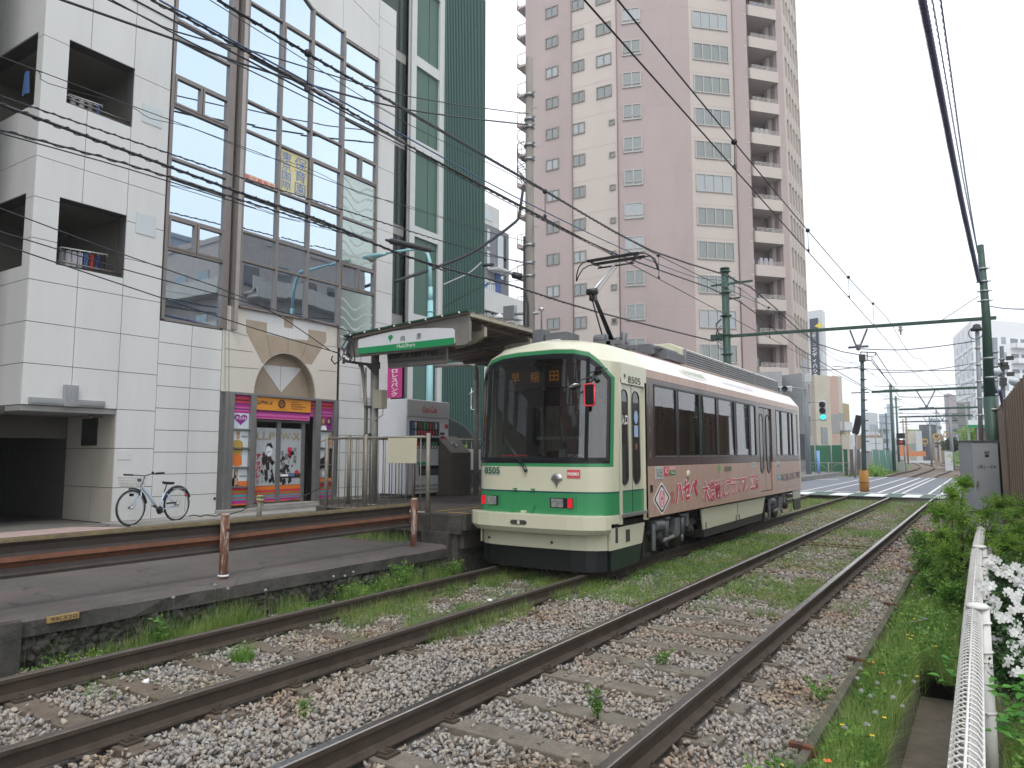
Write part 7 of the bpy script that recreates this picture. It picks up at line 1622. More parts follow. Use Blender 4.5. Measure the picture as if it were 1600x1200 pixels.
# grey equipment cabinet
t = 15.0; a, c = W(1519,690,t=t), W(1559,690,t=t); d = (c-a); d.z = 0
cb = E('grey_cabinet', (a+c)/2+V(0,0,-2.2), 'tall grey equipment cabinet with lettering in front of the green pole', 'cabinet')
b = MB(); b.obox(V(a.x, a.y, -.3), d, V(-d.y, d.x, 0)*.9, V(0,0,a.z+.3)); b.ob('body', M('cabinet_grey', (.36,.385,.415), .5, var=.06, scale=2), cb, bev=.012)
b = MB(); b.obox(V(a.x, a.y, a.z)+V(d.y,-d.x,0)*.04-d*.03, d*1.06, V(-d.y, d.x, 0)*.98, V(0,0,.025)); b.ob('top_lid', M('cabinet_lid', (.12,.13,.14), .5), cb)
nf = V(d.y, -d.x, 0).normalized(); up = V(0,0,1); du = d
def CP(u, z, off=.004): return V(a.x, a.y, 0)+du*u+nf*off+V(0,0,z)
b = MB(); b.obox(CP(.45, a.z-.24, 0), du*.18, V(0,0,.05), nf*.012); b.ob('handle_plate', m_alu, cb); b = MB(); b.obox(CP(.46, a.z-.31, 0), du*.15, V(0,0,.04), nf*.008); b.ob('lock', m_blackt, cb)
text('(卒)－C4', CP(.14, a.z-.56, .002), du*.72, (0,0,.085), m_blackt, cb)
b = MB(); b.obox(CP(.06, a.z-.9, 0), du*.05, V(0,0,.10), nf*.05); b.ob('latch', m_alu, cb)
# brown corrugated hoarding at the right edge
m_hb = M('brown_hoarding', (.165,.105,.065), .55, var=.10, scale=2, streak=.3)
A_ = W(1604,586,t=15.0); C_ = W(1562,637,t=25.0); A2 = A_+(A_-C_)*.9
hb = E('brown_fence', (A_+C_)/2*1.0-V(0,0,A_.z+.3), 'tall brown corrugated metal fence at the right edge', 'fence')
b = MB(); L_ = (C_-A2); L_.z = 0; n = 26; dv = L_/n; s = V(-dv.y, dv.x, 0).normalized(); vs = []
for i in range(n+1):
    for f0, o in ((0,0),(.15,.06),(.5,.06),(.65,0)): q = A2+dv*(i+f0); zt = A2.z+(C_.z-A2.z)*(i+f0)/n; vs += [V(q.x, q.y, -.6)+s*o, V(q.x, q.y, zt)+s*o]
m_ = len(vs)//2; b.add(vs, [(2*i, 2*i+2, 2*i+3, 2*i+1) for i in range(m_-1)]); b.ob('sheet', m_hb, hb)
b = MB()
for i in range(1, 10): q = C_.lerp(A2, i/9.0); b.cyl(V(q.x, q.y, -.6)-s*.02, V(q.x, q.y, q.z-.05)-s*.02, .03, n=8)
for z in (.6, 1.8, 2.9): b.cyl(V(A2.x, A2.y, z)-s*.03, V(C_.x, C_.y, z)-s*.03, .02, n=6)
b.ob('frame_tube', m_steel, hb)
b = MB()
for i in range(0, n, 2):
    for z in (.6, 1.8, 2.9): q = A2+dv*(i+.3); b.lathe([(.012,0),(.012,.008),(0,.01)], V(q.x, q.y, z)+s*.062, s, 6)
b.ob('bolts', m_steel, hb)
# ================================================================ BUILDINGS BEHIND THE PLATFORM
GX = -18.0
gb = E('green_building', (GX, 23, .2), 'dark green building with white frame and vertical green louvres behind the shelter', 'building')
m_gpan = M('green_panel', (.045,.115,.085), .45, var=.10, scale=1.2, streak=.3); m_gwht = M('white_frame_paint', (.56,.58,.57), .5, var=.06); m_gdk = M('dark_green_glass', (.008,.022,.018), .2, var=.1); m_glv = M('green_louvre', (.035,.105,.085), .4, var=.08, scale=2)
gy = lambda px, py=430: W(px, py, x=GX).y
ya, yb_, yc_, yd_, ye = gy(647), gy(684.5), gy(692), gy(755.5), gy(639)
z1, z0 = W(647,232,x=GX).z, W(647,368,x=GX).z; sp = z1-z0; hp = (z0-W(647,490,x=GX).z)
b = MB(); b.box((GX, ye, .2), (GX-.5, ya, 22)); b.box((GX, yb_, .2), (GX-.5, yc_, 22))
for k in range(-2, 6): zt = z0+sp*k; b.box((GX-.01, ya, zt-sp+.0), (GX-.5, yb_, zt-hp))
b.ob('white_frame', m_gwht, gb)
for k in range(-2, 6):
    zt = z0+sp*k; b = MB(); b.box((GX-.10, ya, zt-hp), (GX-.14, ya+(yb_-ya)*.58, zt)); b.box((GX-.10, ya+(yb_-ya)*.60, zt-hp), (GX-.14, yb_, zt)); b.ob('green_panel', m_gpan, gb)
b = MB(); b.box((GX-.16, ye, .2), (GX-6, yd_, 22)); b.ob('core', m_intd, gb)
b = MB(); yp, yq = W(617,430,x=-17.6).y-1.2, W(631,430,x=-17.6).y
for k in range(-3, 6): zt = z0+sp*k; b.box((-18.25, yp, zt-hp-.1), (-18.5, 20.56, zt-.1))
b.ob('dark_window', m_gdk, gb)
b = MB(); b.box((-18.3, 20.57, .2), (-18.7, ye+.3, 22)); b.box((-18.6, yp, .2), (-19, ye, 22))
for k in range(-3, 6): zt = z0+sp*k; b.box((-18.27, yp, zt-.1), (-18.6, 20.57, zt-sp+hp+.35 if 0 else zt+sp-hp-.1))
b.ob('side_frame', M('side_grey', (.33,.33,.31), .6), gb)
b = MB(); b.tube([(GX+.02, gy(634), .3), (GX+.02, gy(634), 22)], .04, 6); b.ob('drain_pipe', M('pipe_grey', (.3,.29,.29), .5), gb)
b = MB(); b.box((GX-.12, yc_, .2), (GX-.16, yd_, 22)); b.ob('louvre_backing', M('louvre_backing', (.02,.05,.042), .6), gb)
b = MB(); n = 27
for i in range(n): y = yc_+.02+(yd_-yc_-.04)*i/(n-1); b.box((GX+.06, y-.022, 2.0), (GX-.12, y+.022, 22))
b.ob('louvre_fin', m_glv, gb)
b = MB(); b.box((GX-6, yd_, .2), (GX-.0, yd_+.05, 22)); b.ob('end_wall', m_glv, gb)
# grey and white apartment beyond, white low block with blue stair
m_gg = M('grey_render_wall', (.19,.195,.215), .7, var=.06); m_ww = M('white_render_wall', (.58,.59,.58), .7, var=.07, col2=(.48,.49,.47), thr=(.55,.75), scale=1)
m_win = mirrormat('light_window', (.75,.82,.85), (.12,.13,.13), .4); m_wind = mirrormat('dim_window', (.5,.55,.55), (.04,.045,.045), .35)
BX = -27.0
def bp(px, py): return W(px, py, x=BX)
ap = E('grey_apartment', (BX, bp(775,500).y, .2), 'dark grey apartment block with white penthouse between green building and tower', 'building')
yl, yr, yp = bp(735,400).y, bp(795,400).y, bp(780,330).y
zt, zp, zl = bp(795,366).z, bp(780,328).z, bp(770,440).z
b = MB(); b.box((BX, yl, .2), (BX-8, yr, zt)); b.ob('wall', m_gg, ap)
b = MB(); b.box((BX+.02, yl, zt), (BX-7, yp, zp)); b.box((BX+.05, yl, .2), (BX, yr-1.2, zl)); b.ob('white_wall', m_ww, ap)
b = MB(); b.box((BX+.05, yl, zt+.3), (BX+.02, bp(768,340).y, zp-.5)); b.ob('penthouse_window', m_win, ap)
for py in (368, 402): 
    q = bp(781, py); b = MB(); b.box((BX-.01, q.y-.35, q.z-1.5), (BX+.06, q.y+.35, q.z)); b.ob('window', m_win, ap)
    q = bp(788, py+2); b = MB(); b.box((BX-.01, q.y-.5, q.z-1.7), (BX+.03, q.y+.2, q.z)); b.ob('dark_recess', m_tblk, ap)
    q = bp(762.5, py-10); b = MB(); b.box((BX-.01, q.y-.15, q.z-1.2), (BX+.04, q.y+.15, q.z)); b.ob('slot_window', m_win, ap)
q = bp(777, 428); b = MB(); b.box((BX+.02, q.y-.3, q.z-1.9), (BX+.09, q.y+.3, q.z)); b.ob('blue_door', M('door_blue', (.03,.09,.28), .5), ap)
b = MB(); q = bp(770,425); b.box((BX, q.y-.6, q.z), (BX+.9, q.y+1.3, q.z+.12)); b.ob('door_canopy', m_ww, ap)
WX = -24.0
def wp(px, py): return W(px, py, x=WX)
wl = E('white_low_block', (WX, wp(790,500).y, .2), 'low white block with small windows below the grey apartment', 'building')
y0, y1, z1_ = wp(745,480).y, wp(813,480).y, wp(790,464).z
b = MB(); b.box((WX, y0, .2), (WX-7, y1, z1_-1.3)); b.box((WX+.25, y0-.2, z1_-1.2), (WX-7, y1+.1, z1_)); b.box((WX-5, y1, .2), (WX-1, y1+3.2, z1_-.2)); b.ob('wall', m_ww, wl)
for px0, px1, py in ((760,766,487),(770,779,485),(780,789,484)):
    a, c = wp(px0, py), wp(px1, py); b = MB(); b.box((WX-.01, a.y, a.z-.8), (WX+.04, c.y, a.z)); b.ob('window', m_wind, wl)
m_bst = M('blue_steel', (.04,.12,.33), .5)
b = MB(); sx0 = wp(765,462); 
for k in range(6): b.box((WX-1.0, sx0.y+k*.2, z1_+.05+k*.12), (WX-1.6, sx0.y+k*.2+.22, z1_+.08+k*.12))
b.beam((WX-1, sx0.y, z1_+.1), (WX-1, sx0.y+1.3, z1_+.85), .04, .12); b.beam((WX-.2, sx0.y-.9, z1_+.6), (WX-.2, sx0.y+1.2, z1_+.6), .025, .03)
for k in range(10): b.cyl((WX-.2, sx0.y-.9+k*.23, z1_), (WX-.2, sx0.y-.9+k*.23, z1_+.6), .012, n=5)
b.thing('blue_stair', m_bst, 'blue steel roof stair with railing on the white low block', 'stair')

# ================================================================ PINK TOWER
tw = E('pink_tower', W(1047,709,t=65), 'tall pink and cream apartment tower with stacked windows and balconies', 'building'); ORG[tw.name].z = 0; tw.location.z = 0
m_pk = M('tower_pink', (.385,.312,.30), .75, var=.06, scale=.25, col2=(.345,.28,.268), thr=(.5,.8), streak=.3); m_cr = M('tower_cream', (.485,.43,.39), .75, var=.06, scale=.25, col2=(.43,.385,.35), thr=(.55,.8), streak=.3)
m_twf = M('tower_frame', (.40,.38,.355), .5, var=0); m_tws = M('tower_frame_bronze', (.22,.20,.18), .5, var=0)
TP = {px: W(px, 0, t=t) for px, t in ((800,72.5),(821,71.4),(845,70.3),(892,68.5),(962,66.2),(1047,65),(1075,65.1),(1143,66),(1165,66.3),(1210,67.2),(1222,67.5))}
for k in TP: TP[k].z = 0
TH = 54; keys = sorted(TP)
def wall(a, c, mat, name='wall', z0=-.3, z1=TH, th=.3):
    a, c = V(a), V(c); d = (c-a).normalized(); n = V(-d.y, d.x, 0)
    b = MB(); b.obox(V(a.x, a.y, z0), c-a, n*th, V(0,0,z1-z0)); return b.ob(name, mat, tw)
for (a, c), m in (((821,845), m_pk), ((845,892), m_pk), ((892,962), m_cr), ((962,1047), m_pk), ((1047,1075), m_pk), ((1075,1143), m_cr), ((1143,1165), m_pk), ((1210,1222), m_pk)): wall(TP[a], TP[c], m)
def WP(px, py, A, Bq):
    n = V(-(Bq-A).y, (Bq-A).x, 0); d = W(px, py, t=1)-V(0,0,EYE); t = n.dot(A-V(0,0,EYE)-V(0,0,A.z-EYE))/n.dot(d) if n.dot(d) else 1
    return V(0,0,EYE)+d*t
m_twg = mirrormat('tower_glass', (.62,.68,.66), (.085,.092,.085), .20, .08)
m_cur = mirrormat('curtained_glass', (.7,.75,.8), (.21,.23,.225), .2, .08); m_twg2 = mirrormat('dark_room_glass', (.55,.6,.6), (.07,.075,.07), .28, .05)
def tower_window(face, px0, px1, py0, py1, panes, white=True, sill=False, gm=None):
    A, Bq = TP[face[0]], TP[face[1]]; a, c = WP(px0, py0, A, Bq), WP(px1, py0, A, Bq); h = a.z-WP(px0, py1, A, Bq).z; d = c-a; d.z = 0; dn = d.normalized(); out = V(dn.y, -dn.x, 0); a = V(a.x, a.y, a.z)+out*.001
    w = d.length
    def geo():
        b = MB(); b.cur = 0; t = .09
        b.obox(a-V(0,0,h), V(dn)*w, V(0,0,t), out*.09); b.obox(a-V(0,0,t), dn*w, V(0,0,t), out*.09)
        for i in range(panes+1): u = (w-t)*i/panes; b.obox(a+dn*u-V(0,0,h), dn*t, V(0,0,h), out*.10)
        if sill: b.obox(a-V(0,0,h*.80), dn*w, V(0,0,.06), out*.10)
        b.cur = 1
        for i in range(panes): u = (w-t)*i/panes+t; b.obox(a+dn*u-V(0,0,h-t), dn*((w-t)/panes-t), V(0,0,h-2*t), out*.03)
        return b.ob('window', [m_twf if white else m_tws, gm or m_twg], tw)
    return geo(), a.z
def stack(face, px0, px1, py0, py1, panes, kmin, kmax, **k):
    o, zt = tower_window(face, px0, px1, py0, py1, panes, **k); VR = [o]+[tower_window(face, px0, px1, py0, py1, panes, gm=g, **k)[0] for g in ((m_cur, m_twg2) if panes > 1 else ())]
    for q in VR[1:]: q.location.z += 0
    for i in range(kmin, kmax+1):
        if i == 0 or zt+3*i > TH-1 or zt+3*i < 3: continue
        c = random.choice(VR).copy(); sc.collection.objects.link(c); c.location.z = o.location.z+3*i
    for q in VR[1:]: bpy.data.objects.remove(q)
stack((845,892), 852.5, 872, 61, 77.5, 2, -13, 3, white=False)
stack((892,962), 893.5, 912.5, 49.5, 66.6, 2, -13, 3, white=False)
stack((892,962), 931, 954.6, 39.6, 58, 2, -2, 3, white=False)
stack((892,962), 951.6, 960.3, 188, 196.5, 1, -10, 0, white=False)
stack((962,1047), 971.6, 1001, 64.5, 88.5, 2, -13, 3, sill=True)
stack((1075,1143), 1082, 1137.5, 66, 93, 4, -13, 3, white=True)
# joint lines on the wall faces
b = MB()
for px in (892, 962, 1143): p = TP[px]; b.cyl((p.x*.9985, p.y*.9985, 0), (p.x*.9985, p.y*.9985, TH), .05, n=6)
b.ob('downpipe', M('pipe_brown', (.22,.15,.14), .6), tw)
b = MB()
for (a, c) in ((845,892),(892,962),(962,1047),(1047,1075),(1075,1143)):
    A, Cc = TP[a], TP[c]; d = (Cc-A).normalized(); out = V(d.y, -d.x, 0)
    for k in range(17): b.obox(V(A.x, A.y, 2.2+3*k)+out*.004, Cc-A, V(0,0,.03), out*.004)
b.ob('floor_joint', M('floor_joint', (.40,.335,.32), .8), tw)
# balcony column between 1165 and 1210, recessed
A, Cc = TP[1165], TP[1210]; d = (Cc-A).normalized(); out = V(d.y, -d.x, 0); inn = -out; Lb = (Cc-A).length
m_bk = M('balcony_recess', (.29,.23,.22), .8, var=.05)
b = MB(); b.obox(V(A.x,A.y,-.3)+inn*2.2, d*Lb, inn*.2, V(0,0,TH)); b.obox(V(A.x,A.y,-.3)+inn*.3-d*.0, d*.1, inn*2, V(0,0,TH)); b.obox(V(Cc.x,Cc.y,-.3)+inn*.3, -d*.1, inn*2, V(0,0,TH)); b.ob('recess_wall', m_bk, tw)
zb0 = WP(1190, 77.5, A, Cc).z
for k in range(-14, 4):
    z = zb0+3*k
    if z < 1 or z > TH-2: continue
    b = MB(); b.obox(V(A.x,A.y,z)-d*.35, d*(Lb+.25), inn*2.4, V(0,0,.16)); b.obox(V(A.x,A.y,z)-d*.0+out*.15, d*(Lb), inn*.16, V(0,0,1.0)); b.obox(V(A.x,A.y,z)-d*.0+out*.15, d*.14, inn*1.2, V(0,0,1.0)); o = b.ob('balcony', m_cr, tw)
    b = MB()
    for zz in (1.08, 1.2, 1.32): b.obox(V(A.x,A.y,z+zz)+out*.12+d*.35, d*(Lb-.4), inn*.04, V(0,0,.045))
    for i in range(6): b.obox(V(A.x,A.y,z+1.0)+out*.12+d*(.35+(Lb-.45)*i/5), d*.05, inn*.05, V(0,0,.36))
    b.ob('balcony_rail', m_twf, o)
    b = MB(); b.obox(V(A.x,A.y,z+.2)+inn*2.19+d*Lb*.42, d*.9, out*.06, V(0,0,1.9)); b.ob('balcony_door', m_twf if 0 else m_cur, o)
    if k % 3 == 0: b = MB(); b.obox(V(A.x,A.y,z+.16)+inn*1.6+d*.6, d*.8, inn*.3, V(0,0,.6)); b.ob('air_conditioner', m_twf, o)
    if k % 4 == 1:
        b = MB()
        for q in range(3): b.obox(V(A.x,A.y,z+1.1)+inn*.6+d*(1.0+q*.5), d*.35, inn*.03, V(0,0,.75))
        b.ob('washing', (m_cl[0], m_cl[4], m_cl[5])[k % 3], o)
# right flank, parallel to the tracks: white grid of balconies
F0 = TP[1222]; xf = F0.x; y1f = W(1242.5, 0, x=xf).y; nb = 5; fw_ = (y1f-F0.y)/nb
b = MB(); b.box((xf-1.6, F0.y, -.3), (xf-1.9, y1f, TH)); b.ob('wall', m_bk, tw)
b = MB()
for i in range(nb+1): y = F0.y+fw_*i; b.box((xf, y-.16, -.3), (xf-1.6, y+.16, TH))
b.ob('flank_pier', m_cr, tw)
for k in range(17):
    z = zb0+3*(k-13); b = MB(); b.box((xf-.05, F0.y+.17, z), (xf-.2, y1f, z+1.15)); b.box((xf-.2, F0.y+.17, z), (xf-1.6, y1f, z+.15)); b.ob('flank_parapet', m_cr, tw)
b = MB(); b.prism([TP[845], TP[892], TP[962], TP[1047], TP[1075], TP[1143], TP[1222], V(xf, y1f, 0), V(TP[821].x-6, y1f, 0), TP[821]], (0,0,.3)); 
bb = MB(); bb.prism([p+V(0,1.5,TH-.4) for p in (TP[845], TP[892], TP[962], TP[1047], TP[1075], TP[1143])]+[V(xf-2, y1f, TH-.4), V(TP[821].x-6, y1f, TH-.4)], (0,0,.3)); bb.ob('roof', m_cr, tw)
# left end: stacked balconies seen edge-on
A, Cc = TP[800], TP[821]
for k in range(-14, 4):
    z = WP(812, 60, A, TP[821]).z+3*k
    if z < 1: continue
    b = MB(); p = TP[821]; b.box((p.x-1.0, p.y, z), (p.x+.1, p.y+4, z+.2)); b.box((p.x-1.0, p.y, z), (p.x-.9, p.y+4, z+.5)); o = b.ob('balcony', m_pk, tw); b = MB(); b.tube([(p.x-.95, p.y, z+.5), (p.x-.95, p.y, z+1.3)], .04, 5); b.tube([(p.x-.95, p.y, z+1.3), (p.x, p.y, z+1.3)], .04, 5); b.tube([(p.x-.5, p.y, z+.2), (p.x-.5, p.y, z+1.3)], .03, 5); b.ob('balcony_rail', m_twf, o)
# ================================================================ POLES AND OVERHEAD WIRES
def wire(px, label, group, r=.012, x=None, y=None, mat=None, name='overhead_wire', ts=None, coil=0, n=5):
    r = r*.82 if r < .04 else r
    if ts: P = [W(a, c, t=t) for (a, c), t in zip(px, ts)]
    elif x is not None: P = [W(a, c, x=x) for a, c in px]
    else: P = px
    if x is not None and (px[0][0] <= 0 or px[0][1] <= 0): e_ = (P[0]-P[1]).normalized(); P = [P[0]+e_*14+V(0,0,-.3), P[0]+e_*6]+P
    P = smooth_path(P, 3) if len(P) > 2 else P
    b = MB(); b.tube(P, r, n)
    if coil:
        L = sum((P[i+1]-P[i]).length for i in range(len(P)-1)); k = int(L/coil)
        acc = 0; pts = []
        for i in range(len(P)-1):
            seg = P[i+1]-P[i]; m = max(1, int(seg.length/coil*6))
            for j in range(m):
                s = acc+seg.length*j/m; a = s/coil*6.283; q = P[i]+seg*j/m; dn = seg.normalized(); u = dn.cross(V(0,0,1)).normalized(); v = u.cross(dn); pts.append(q+(u*math.cos(a)+v*math.sin(a))*(r+.008))
            acc += seg.length
        b.tube(pts, .006, 4, cap=False)
    return b.thing(name, mat or m_wire, label, 'wire', group)
# concrete utility pole behind the shelter
PT = W(827.5, 300, t=25); upx, upy = PT.x, PT.y
up_ = E('utility_pole', (upx, upy, .26), 'tall grey concrete utility pole standing behind the shelter roof', 'utility pole')
zt = W(826, 90, x=upx).z
b = MB(); b.tube([(upx, upy, .26), (upx, upy, zt)], [.20, .125], 16); b.ob('pole', M('pole_concrete', (.24,.225,.20), .8, var=.15, scale=2, streak=.2, col2=(.17,.16,.145), thr=(.5,.7)), up_)
b = MB()
for py in (150, 188, 200, 228, 250, 384, 412, 432): z = W(828, py, x=upx).z; b.cyl((upx, upy, z-.04), (upx, upy, z+.04), .185, n=14); b.beam((upx+.1, upy-.05, z), (upx+.32, upy-.15, z), .05, .05)
for i in range(16): z = 3+i*.7; s = 1 if i % 2 else -1; b.tube([(upx+.13*s, upy, z), (upx+.33*s, upy, z)], .012, 5)
b.ob('pole_band', m_steel, up_)
b = MB(); b.tube([(upx-.17, upy-.1, 3), (upx-.16, upy-.1, 9.0)], .035, 6); b.tube([(upx+.05, upy-.19, 3), (upx+.05, upy-.19, 6.6), (upx-.05, upy-.19, 7.0)], .03, 6); b.ob('conduit', m_wire, up_)
rr = random.Random(8); b = MB()
for i in range(9): 
    z = W(815, 215, x=upx).z+rr.uniform(-.8, .6); q = V(upx-.2, upy, z); b.tube([q, q+V(-.2,-.1,rr.uniform(-.2,.2)), q+V(-.3,0,-.35), q+V(-.1,.1,-.6), q+V(.05,0,-.8)], .014, 5)
b.ob('cable_loops', m_wire, up_)
a, c = W(775,492,x=upx+0), W(841,488,x=upx); b = MB(); b.tube([V(upx, upy-1.5, 6.35) if 0 else W(775,492,y=upy), W(841,489,y=upy)], .05, 8); b.ob('arm', m_steel, up_)
b = MB(); q = W(797,490,y=upy); b.box((q.x-.22, q.y-.1, q.z-.22), (q.x+.22, q.y+.1, q.z+.26)); b.ob('equipment_box', m_steel, up_, bev=.01)
q = W(781,496,y=upy); b = MB(); b.lathe([(.25,-.06),(.2,.03),(.1,.10),(.04,.14)], q, (0,0,1), 12); b.ob('flood_lamp', m_white, up_)
# splice closures on cables
def closure(p0, p1, r, label): b = MB(); d = (p1-p0); b.tube([p0, p0+d*.06, p0+d*.1, p0+d*.9, p0+d*.94, p1], [r*.4,r*.5,r,r,r*.5,r*.4], 10); b.thing('splice_closure', m_wire, label, 'cable closure')
closure(W(799,429,t=24), W(817,433,t=24), .11, 'dark box-like cable closure hanging left of the utility pole')
closure(W(603,375,x=-8.0), W(678,392,x=-8.0), .05, 'long black sleeve on the cable above the street lamp')
closure(W(754,415,t=22), W(772,413,t=22), .05, 'small pinkish lamp-like closure beside the green louvres')
g1 = 'black cables crossing in front of the white building'
ux = upx+.1
wire([(97,0),(277,63),(436,118),(640,172),(825,195)], 'thick cable from the top left corner region to the utility pole top', g1, .030, x=ux)
wire([(170,0),(277,50),(403,82),(640,151),(826,178)], 'upper cable running to the highest bracket of the utility pole', g1, .020, x=ux)
wire([(0,88),(200,163),(400,237),(562,300),(755,360),(826,378)], 'thin cable passing above the two square vents', g1, .010, x=ux)
wire([(0,88),(60,112),(75,130),(200,165),(235,185),(300,200),(400,240),(480,262),(562,302),(640,322),(755,362)], 'slack twisted wire sagging along the thin cable', g1, .008, x=ux-.05)
wire([(0,150),(200,218),(400,285),(500,316),(695,378),(822,412)], 'coiled cable just above the thickest one', g1, .016, x=ux, coil=.25)
wire([(0,163),(200,237),(400,310),(500,344),(615,393),(700,420),(800,446),(932,487),(1115,533)], 'thick spiral-wrapped cable reaching the left end of the gantry beam', g1, .022, x=-8.05, coil=.2)
wire([(0,203),(200,257),(400,320),(560,372),(700,425)], 'spiral cable below the thick one', g1, .014, x=-8.6, coil=.3)
wire([(0,208),(200,264),(400,326)], 'second strand of the lower spiral cable', g1, .010, x=-8.6)
g2 = 'thin cables sloping down to the shelter corner'
wire([(0,325.5),(181,393.5),(399,473),(515,547)], 'highest of the three thin cables ending at the shelter', g2, .010, x=-9.5)
wire([(0,362),(198,422),(399,475.6),(555,520)], 'middle thin cable ending at the shelter', g2, .010, x=-9.5)
wire([(0,381),(200,448),(400,514),(520,549)], 'lowest thin cable ending at the shelter', g2, .011, x=-9.5)
b = MB(); q = W(520,549,x=-9.5); b.tube([q, q+V(0,.15,-.02), q+V(0,.2,-.12), q+V(0,.05,-.22), q+V(0,-.03,-.15), q+V(0,.0,-.08)], .012, 6); b.thing('wire_loop', m_wire, 'curled loop at the end of the lowest shelter cable', 'wire loop')
wire([(818,290),(812,330),(805,347),(750,387),(717,404),(670,422),(617,440)], 'thick dark cable drooping from the utility pole to the white building', None, .05, ts=(24.8,24.6,24.4,23.2,22.6,21.6,20.4))
wire([(752,410),(735,425),(715,435),(692,445)], 'light grey hose hanging before the green louvres', None, .03, ts=(23,22.4,22,21.5), mat=m_steel)
for i, pts in enumerate((((755,361),(826,378)),((755,399),(826,410)),((692,480),(826,408)),((755,420),(826,432)),((755,445),(826,436)))):
    wire([pts[0], pts[1]], ['short wire at pole height of the grey apartment roof', 'short wire crossing the grey apartment windows', 'wire rising from the louvres to the utility pole', 'wire crossing the blue door height', 'wire crossing above the white low block'][i], 'short wires joining the utility pole', .012, ts=(23, 24.9))
# ---- gantries
m_ins = M('insulator', (.55,.53,.50), .25, var=.05)
GY = 26.08
lp_ = E('catenary_pole', (-7.68, GY, -.2), 'green catenary pole rising behind the tram roof', 'catenary pole')
zt = W(1135,420,y=GY).z
b = MB(); b.tube([(-7.68, GY, -.2), (-7.68, GY, zt)], [.15,.13], 14); b.cyl((-7.68,GY,zt-.02), (-7.68,GY,zt+.04), .17, n=14); b.ob('pole', m_greenpole, lp_)
b = MB()
for z in (zt-.1, 7.45, 6.6, 5.9, 5.2, 4.6): b.cyl((-7.68, GY, z-.03), (-7.68, GY, z+.03), .175, n=14); b.cyl((-7.9, GY, z), (-7.46, GY, z), .02, n=6)
b.ob('pole_band', m_greenpole, lp_)
a1, a2 = W(1165,440,y=GY), W(1157,465,y=GY)
b = MB(); b.beam((-7.9, GY, a1.z), (a1.x+.25, GY, a1.z), .07, .07); b.beam((-7.6, GY, zt-.2), (a1.x-.3, GY, a1.z), .05, .05); b.beam((-7.6, GY, a2.z), (a2.x, GY, a2.z), .06, .06); b.beam((-8.2,GY,a1.z),(-7.7,GY,a1.z),.06,.06); b.ob('arm', m_greenpole, lp_)
i1, i2, i3 = W(1173,448,y=GY), W(1157,451,y=GY), W(1157,471,y=GY)
b = MB()
for q in (i1, i2, i3): b.lathe([(.05,.10),(.08,.06),(.04,.04),(.08,.0),(.03,-.02)], q, (0,0,1), 10)
b.ob('insulator', m_ins, lp_)
rr = random.Random(5); b = MB()
for i in range(6): z = rr.uniform(4.9, 6.6); b.tube([(-7.82, GY-.1, z), (-8.0, GY-.2, z-.2), (-7.95, GY-.1, z-.5), (-7.8, GY-.1, z-.6)], .015, 5)
b.ob('hanging_cable', m_wire, lp_)
rp = V(W(1548,690,y=GY).x, GY, 0)
gp_ = E('catenary_pole', (rp.x, GY, -.2), 'thick green catenary pole behind the grey cabinet', 'catenary pole')
tb = W(1541,497,y=GY); tt = W(1532,383,y=GY)
b = MB(); b.tube([(rp.x+.06, GY, -.2), W(1546,620,y=GY)], [.185,.165], 16); b.tube([W(1546,621,y=GY), tb+V(0,0,.1), tt], [.150,.115,.085], 16); b.ob('pole', m_greenpole, gp_)
b = MB()
for py in (560, 590, 640, 420, 440, 455, 470): q = W(1541+ (py-500)*.07, py, y=GY); b.cyl(q+V(-.2,0,0), q+V(.2,0,0), .02, n=6); b.cyl(q+V(0,0,-.025), q+V(0,0,.025), .125 if py < 500 else .17, n=14)
b.ob('pole_band', m_steel, gp_)
def gantry(x0, x1, y, z, label, w=.10, V_at=()):
    r = E('gantry_beam', ((x0+x1)/2, y, z), label, 'gantry beam', 'green beams spanning the tracks'); b = MB()
    b.beam((x0, y-.06, z), (x1, y-.06, z), .03, w); b.beam((x0, y+.06, z), (x1, y+.06, z), .03, w)
    b.ob('beam', m_greenpole, r)
    for x in V_at:
        b = MB(); b.beam((x-.42, y, z), (x-.05, y, z-.75), .05, .05); b.beam((x+.42, y, z), (x+.05, y, z-.75), .05, .05); b.tube([(x-.32, y, z-.88), (x+.32, y, z-.88)], .03, 6); b.lathe([(.05,.1),(.08,.05),(.05,.0),(.08,-.05),(.03,-.1)], (x, y, z-.85), (0,0,1), 8); b.ob('hanger', M('hanger_grey', (.13,.14,.16), .5), r)
a, c = W(1116,527,y=GY), W(1557,496.5,y=GY)
gr = E('gantry_beam', (a+c)/2, 'nearest green beam spanning both tracks above the crossing', 'gantry beam', 'green beams spanning the tracks')
b = MB()
for o in (-.06, .06): b.beam(a+V(0,o,0), c+V(0,o,0), .03, .09)
b.box((a.x-.1, GY-.12, a.z-.12), (a.x+.35, GY+.12, a.z+.08)); b.ob('beam', m_greenpole, gr)
hx = (W(1328,516,y=GY), W(1355,514,y=GY), W(1341,542,y=GY)); b = MB(); b.beam(hx[0], hx[2]+V(-.05,0,0), .07, .05); b.beam(hx[1], hx[2]+V(.05,0,0), .07, .05); b.tube([hx[2]+V(-.3,0,0), hx[2]+V(.3,0,0)], .04, 6); b.lathe([(.05,.1),(.08,.05),(.05,.0),(.08,-.05),(.03,-.1)], hx[2]+V(0,0,-.02), (0,0,1), 8); b.ob('hanger', M('hanger_grey', (.13,.14,.16), .5), gr)
q = W(1407,512,y=GY); b = MB(); b.lathe([(.02,.15),(.03,.05),(.07,.0),(.03,-.02),(.08,-.08),(.03,-.12),(.015,-.25)], q, (0,0,1), 10); b.ob('insulator', m_ins, gr)
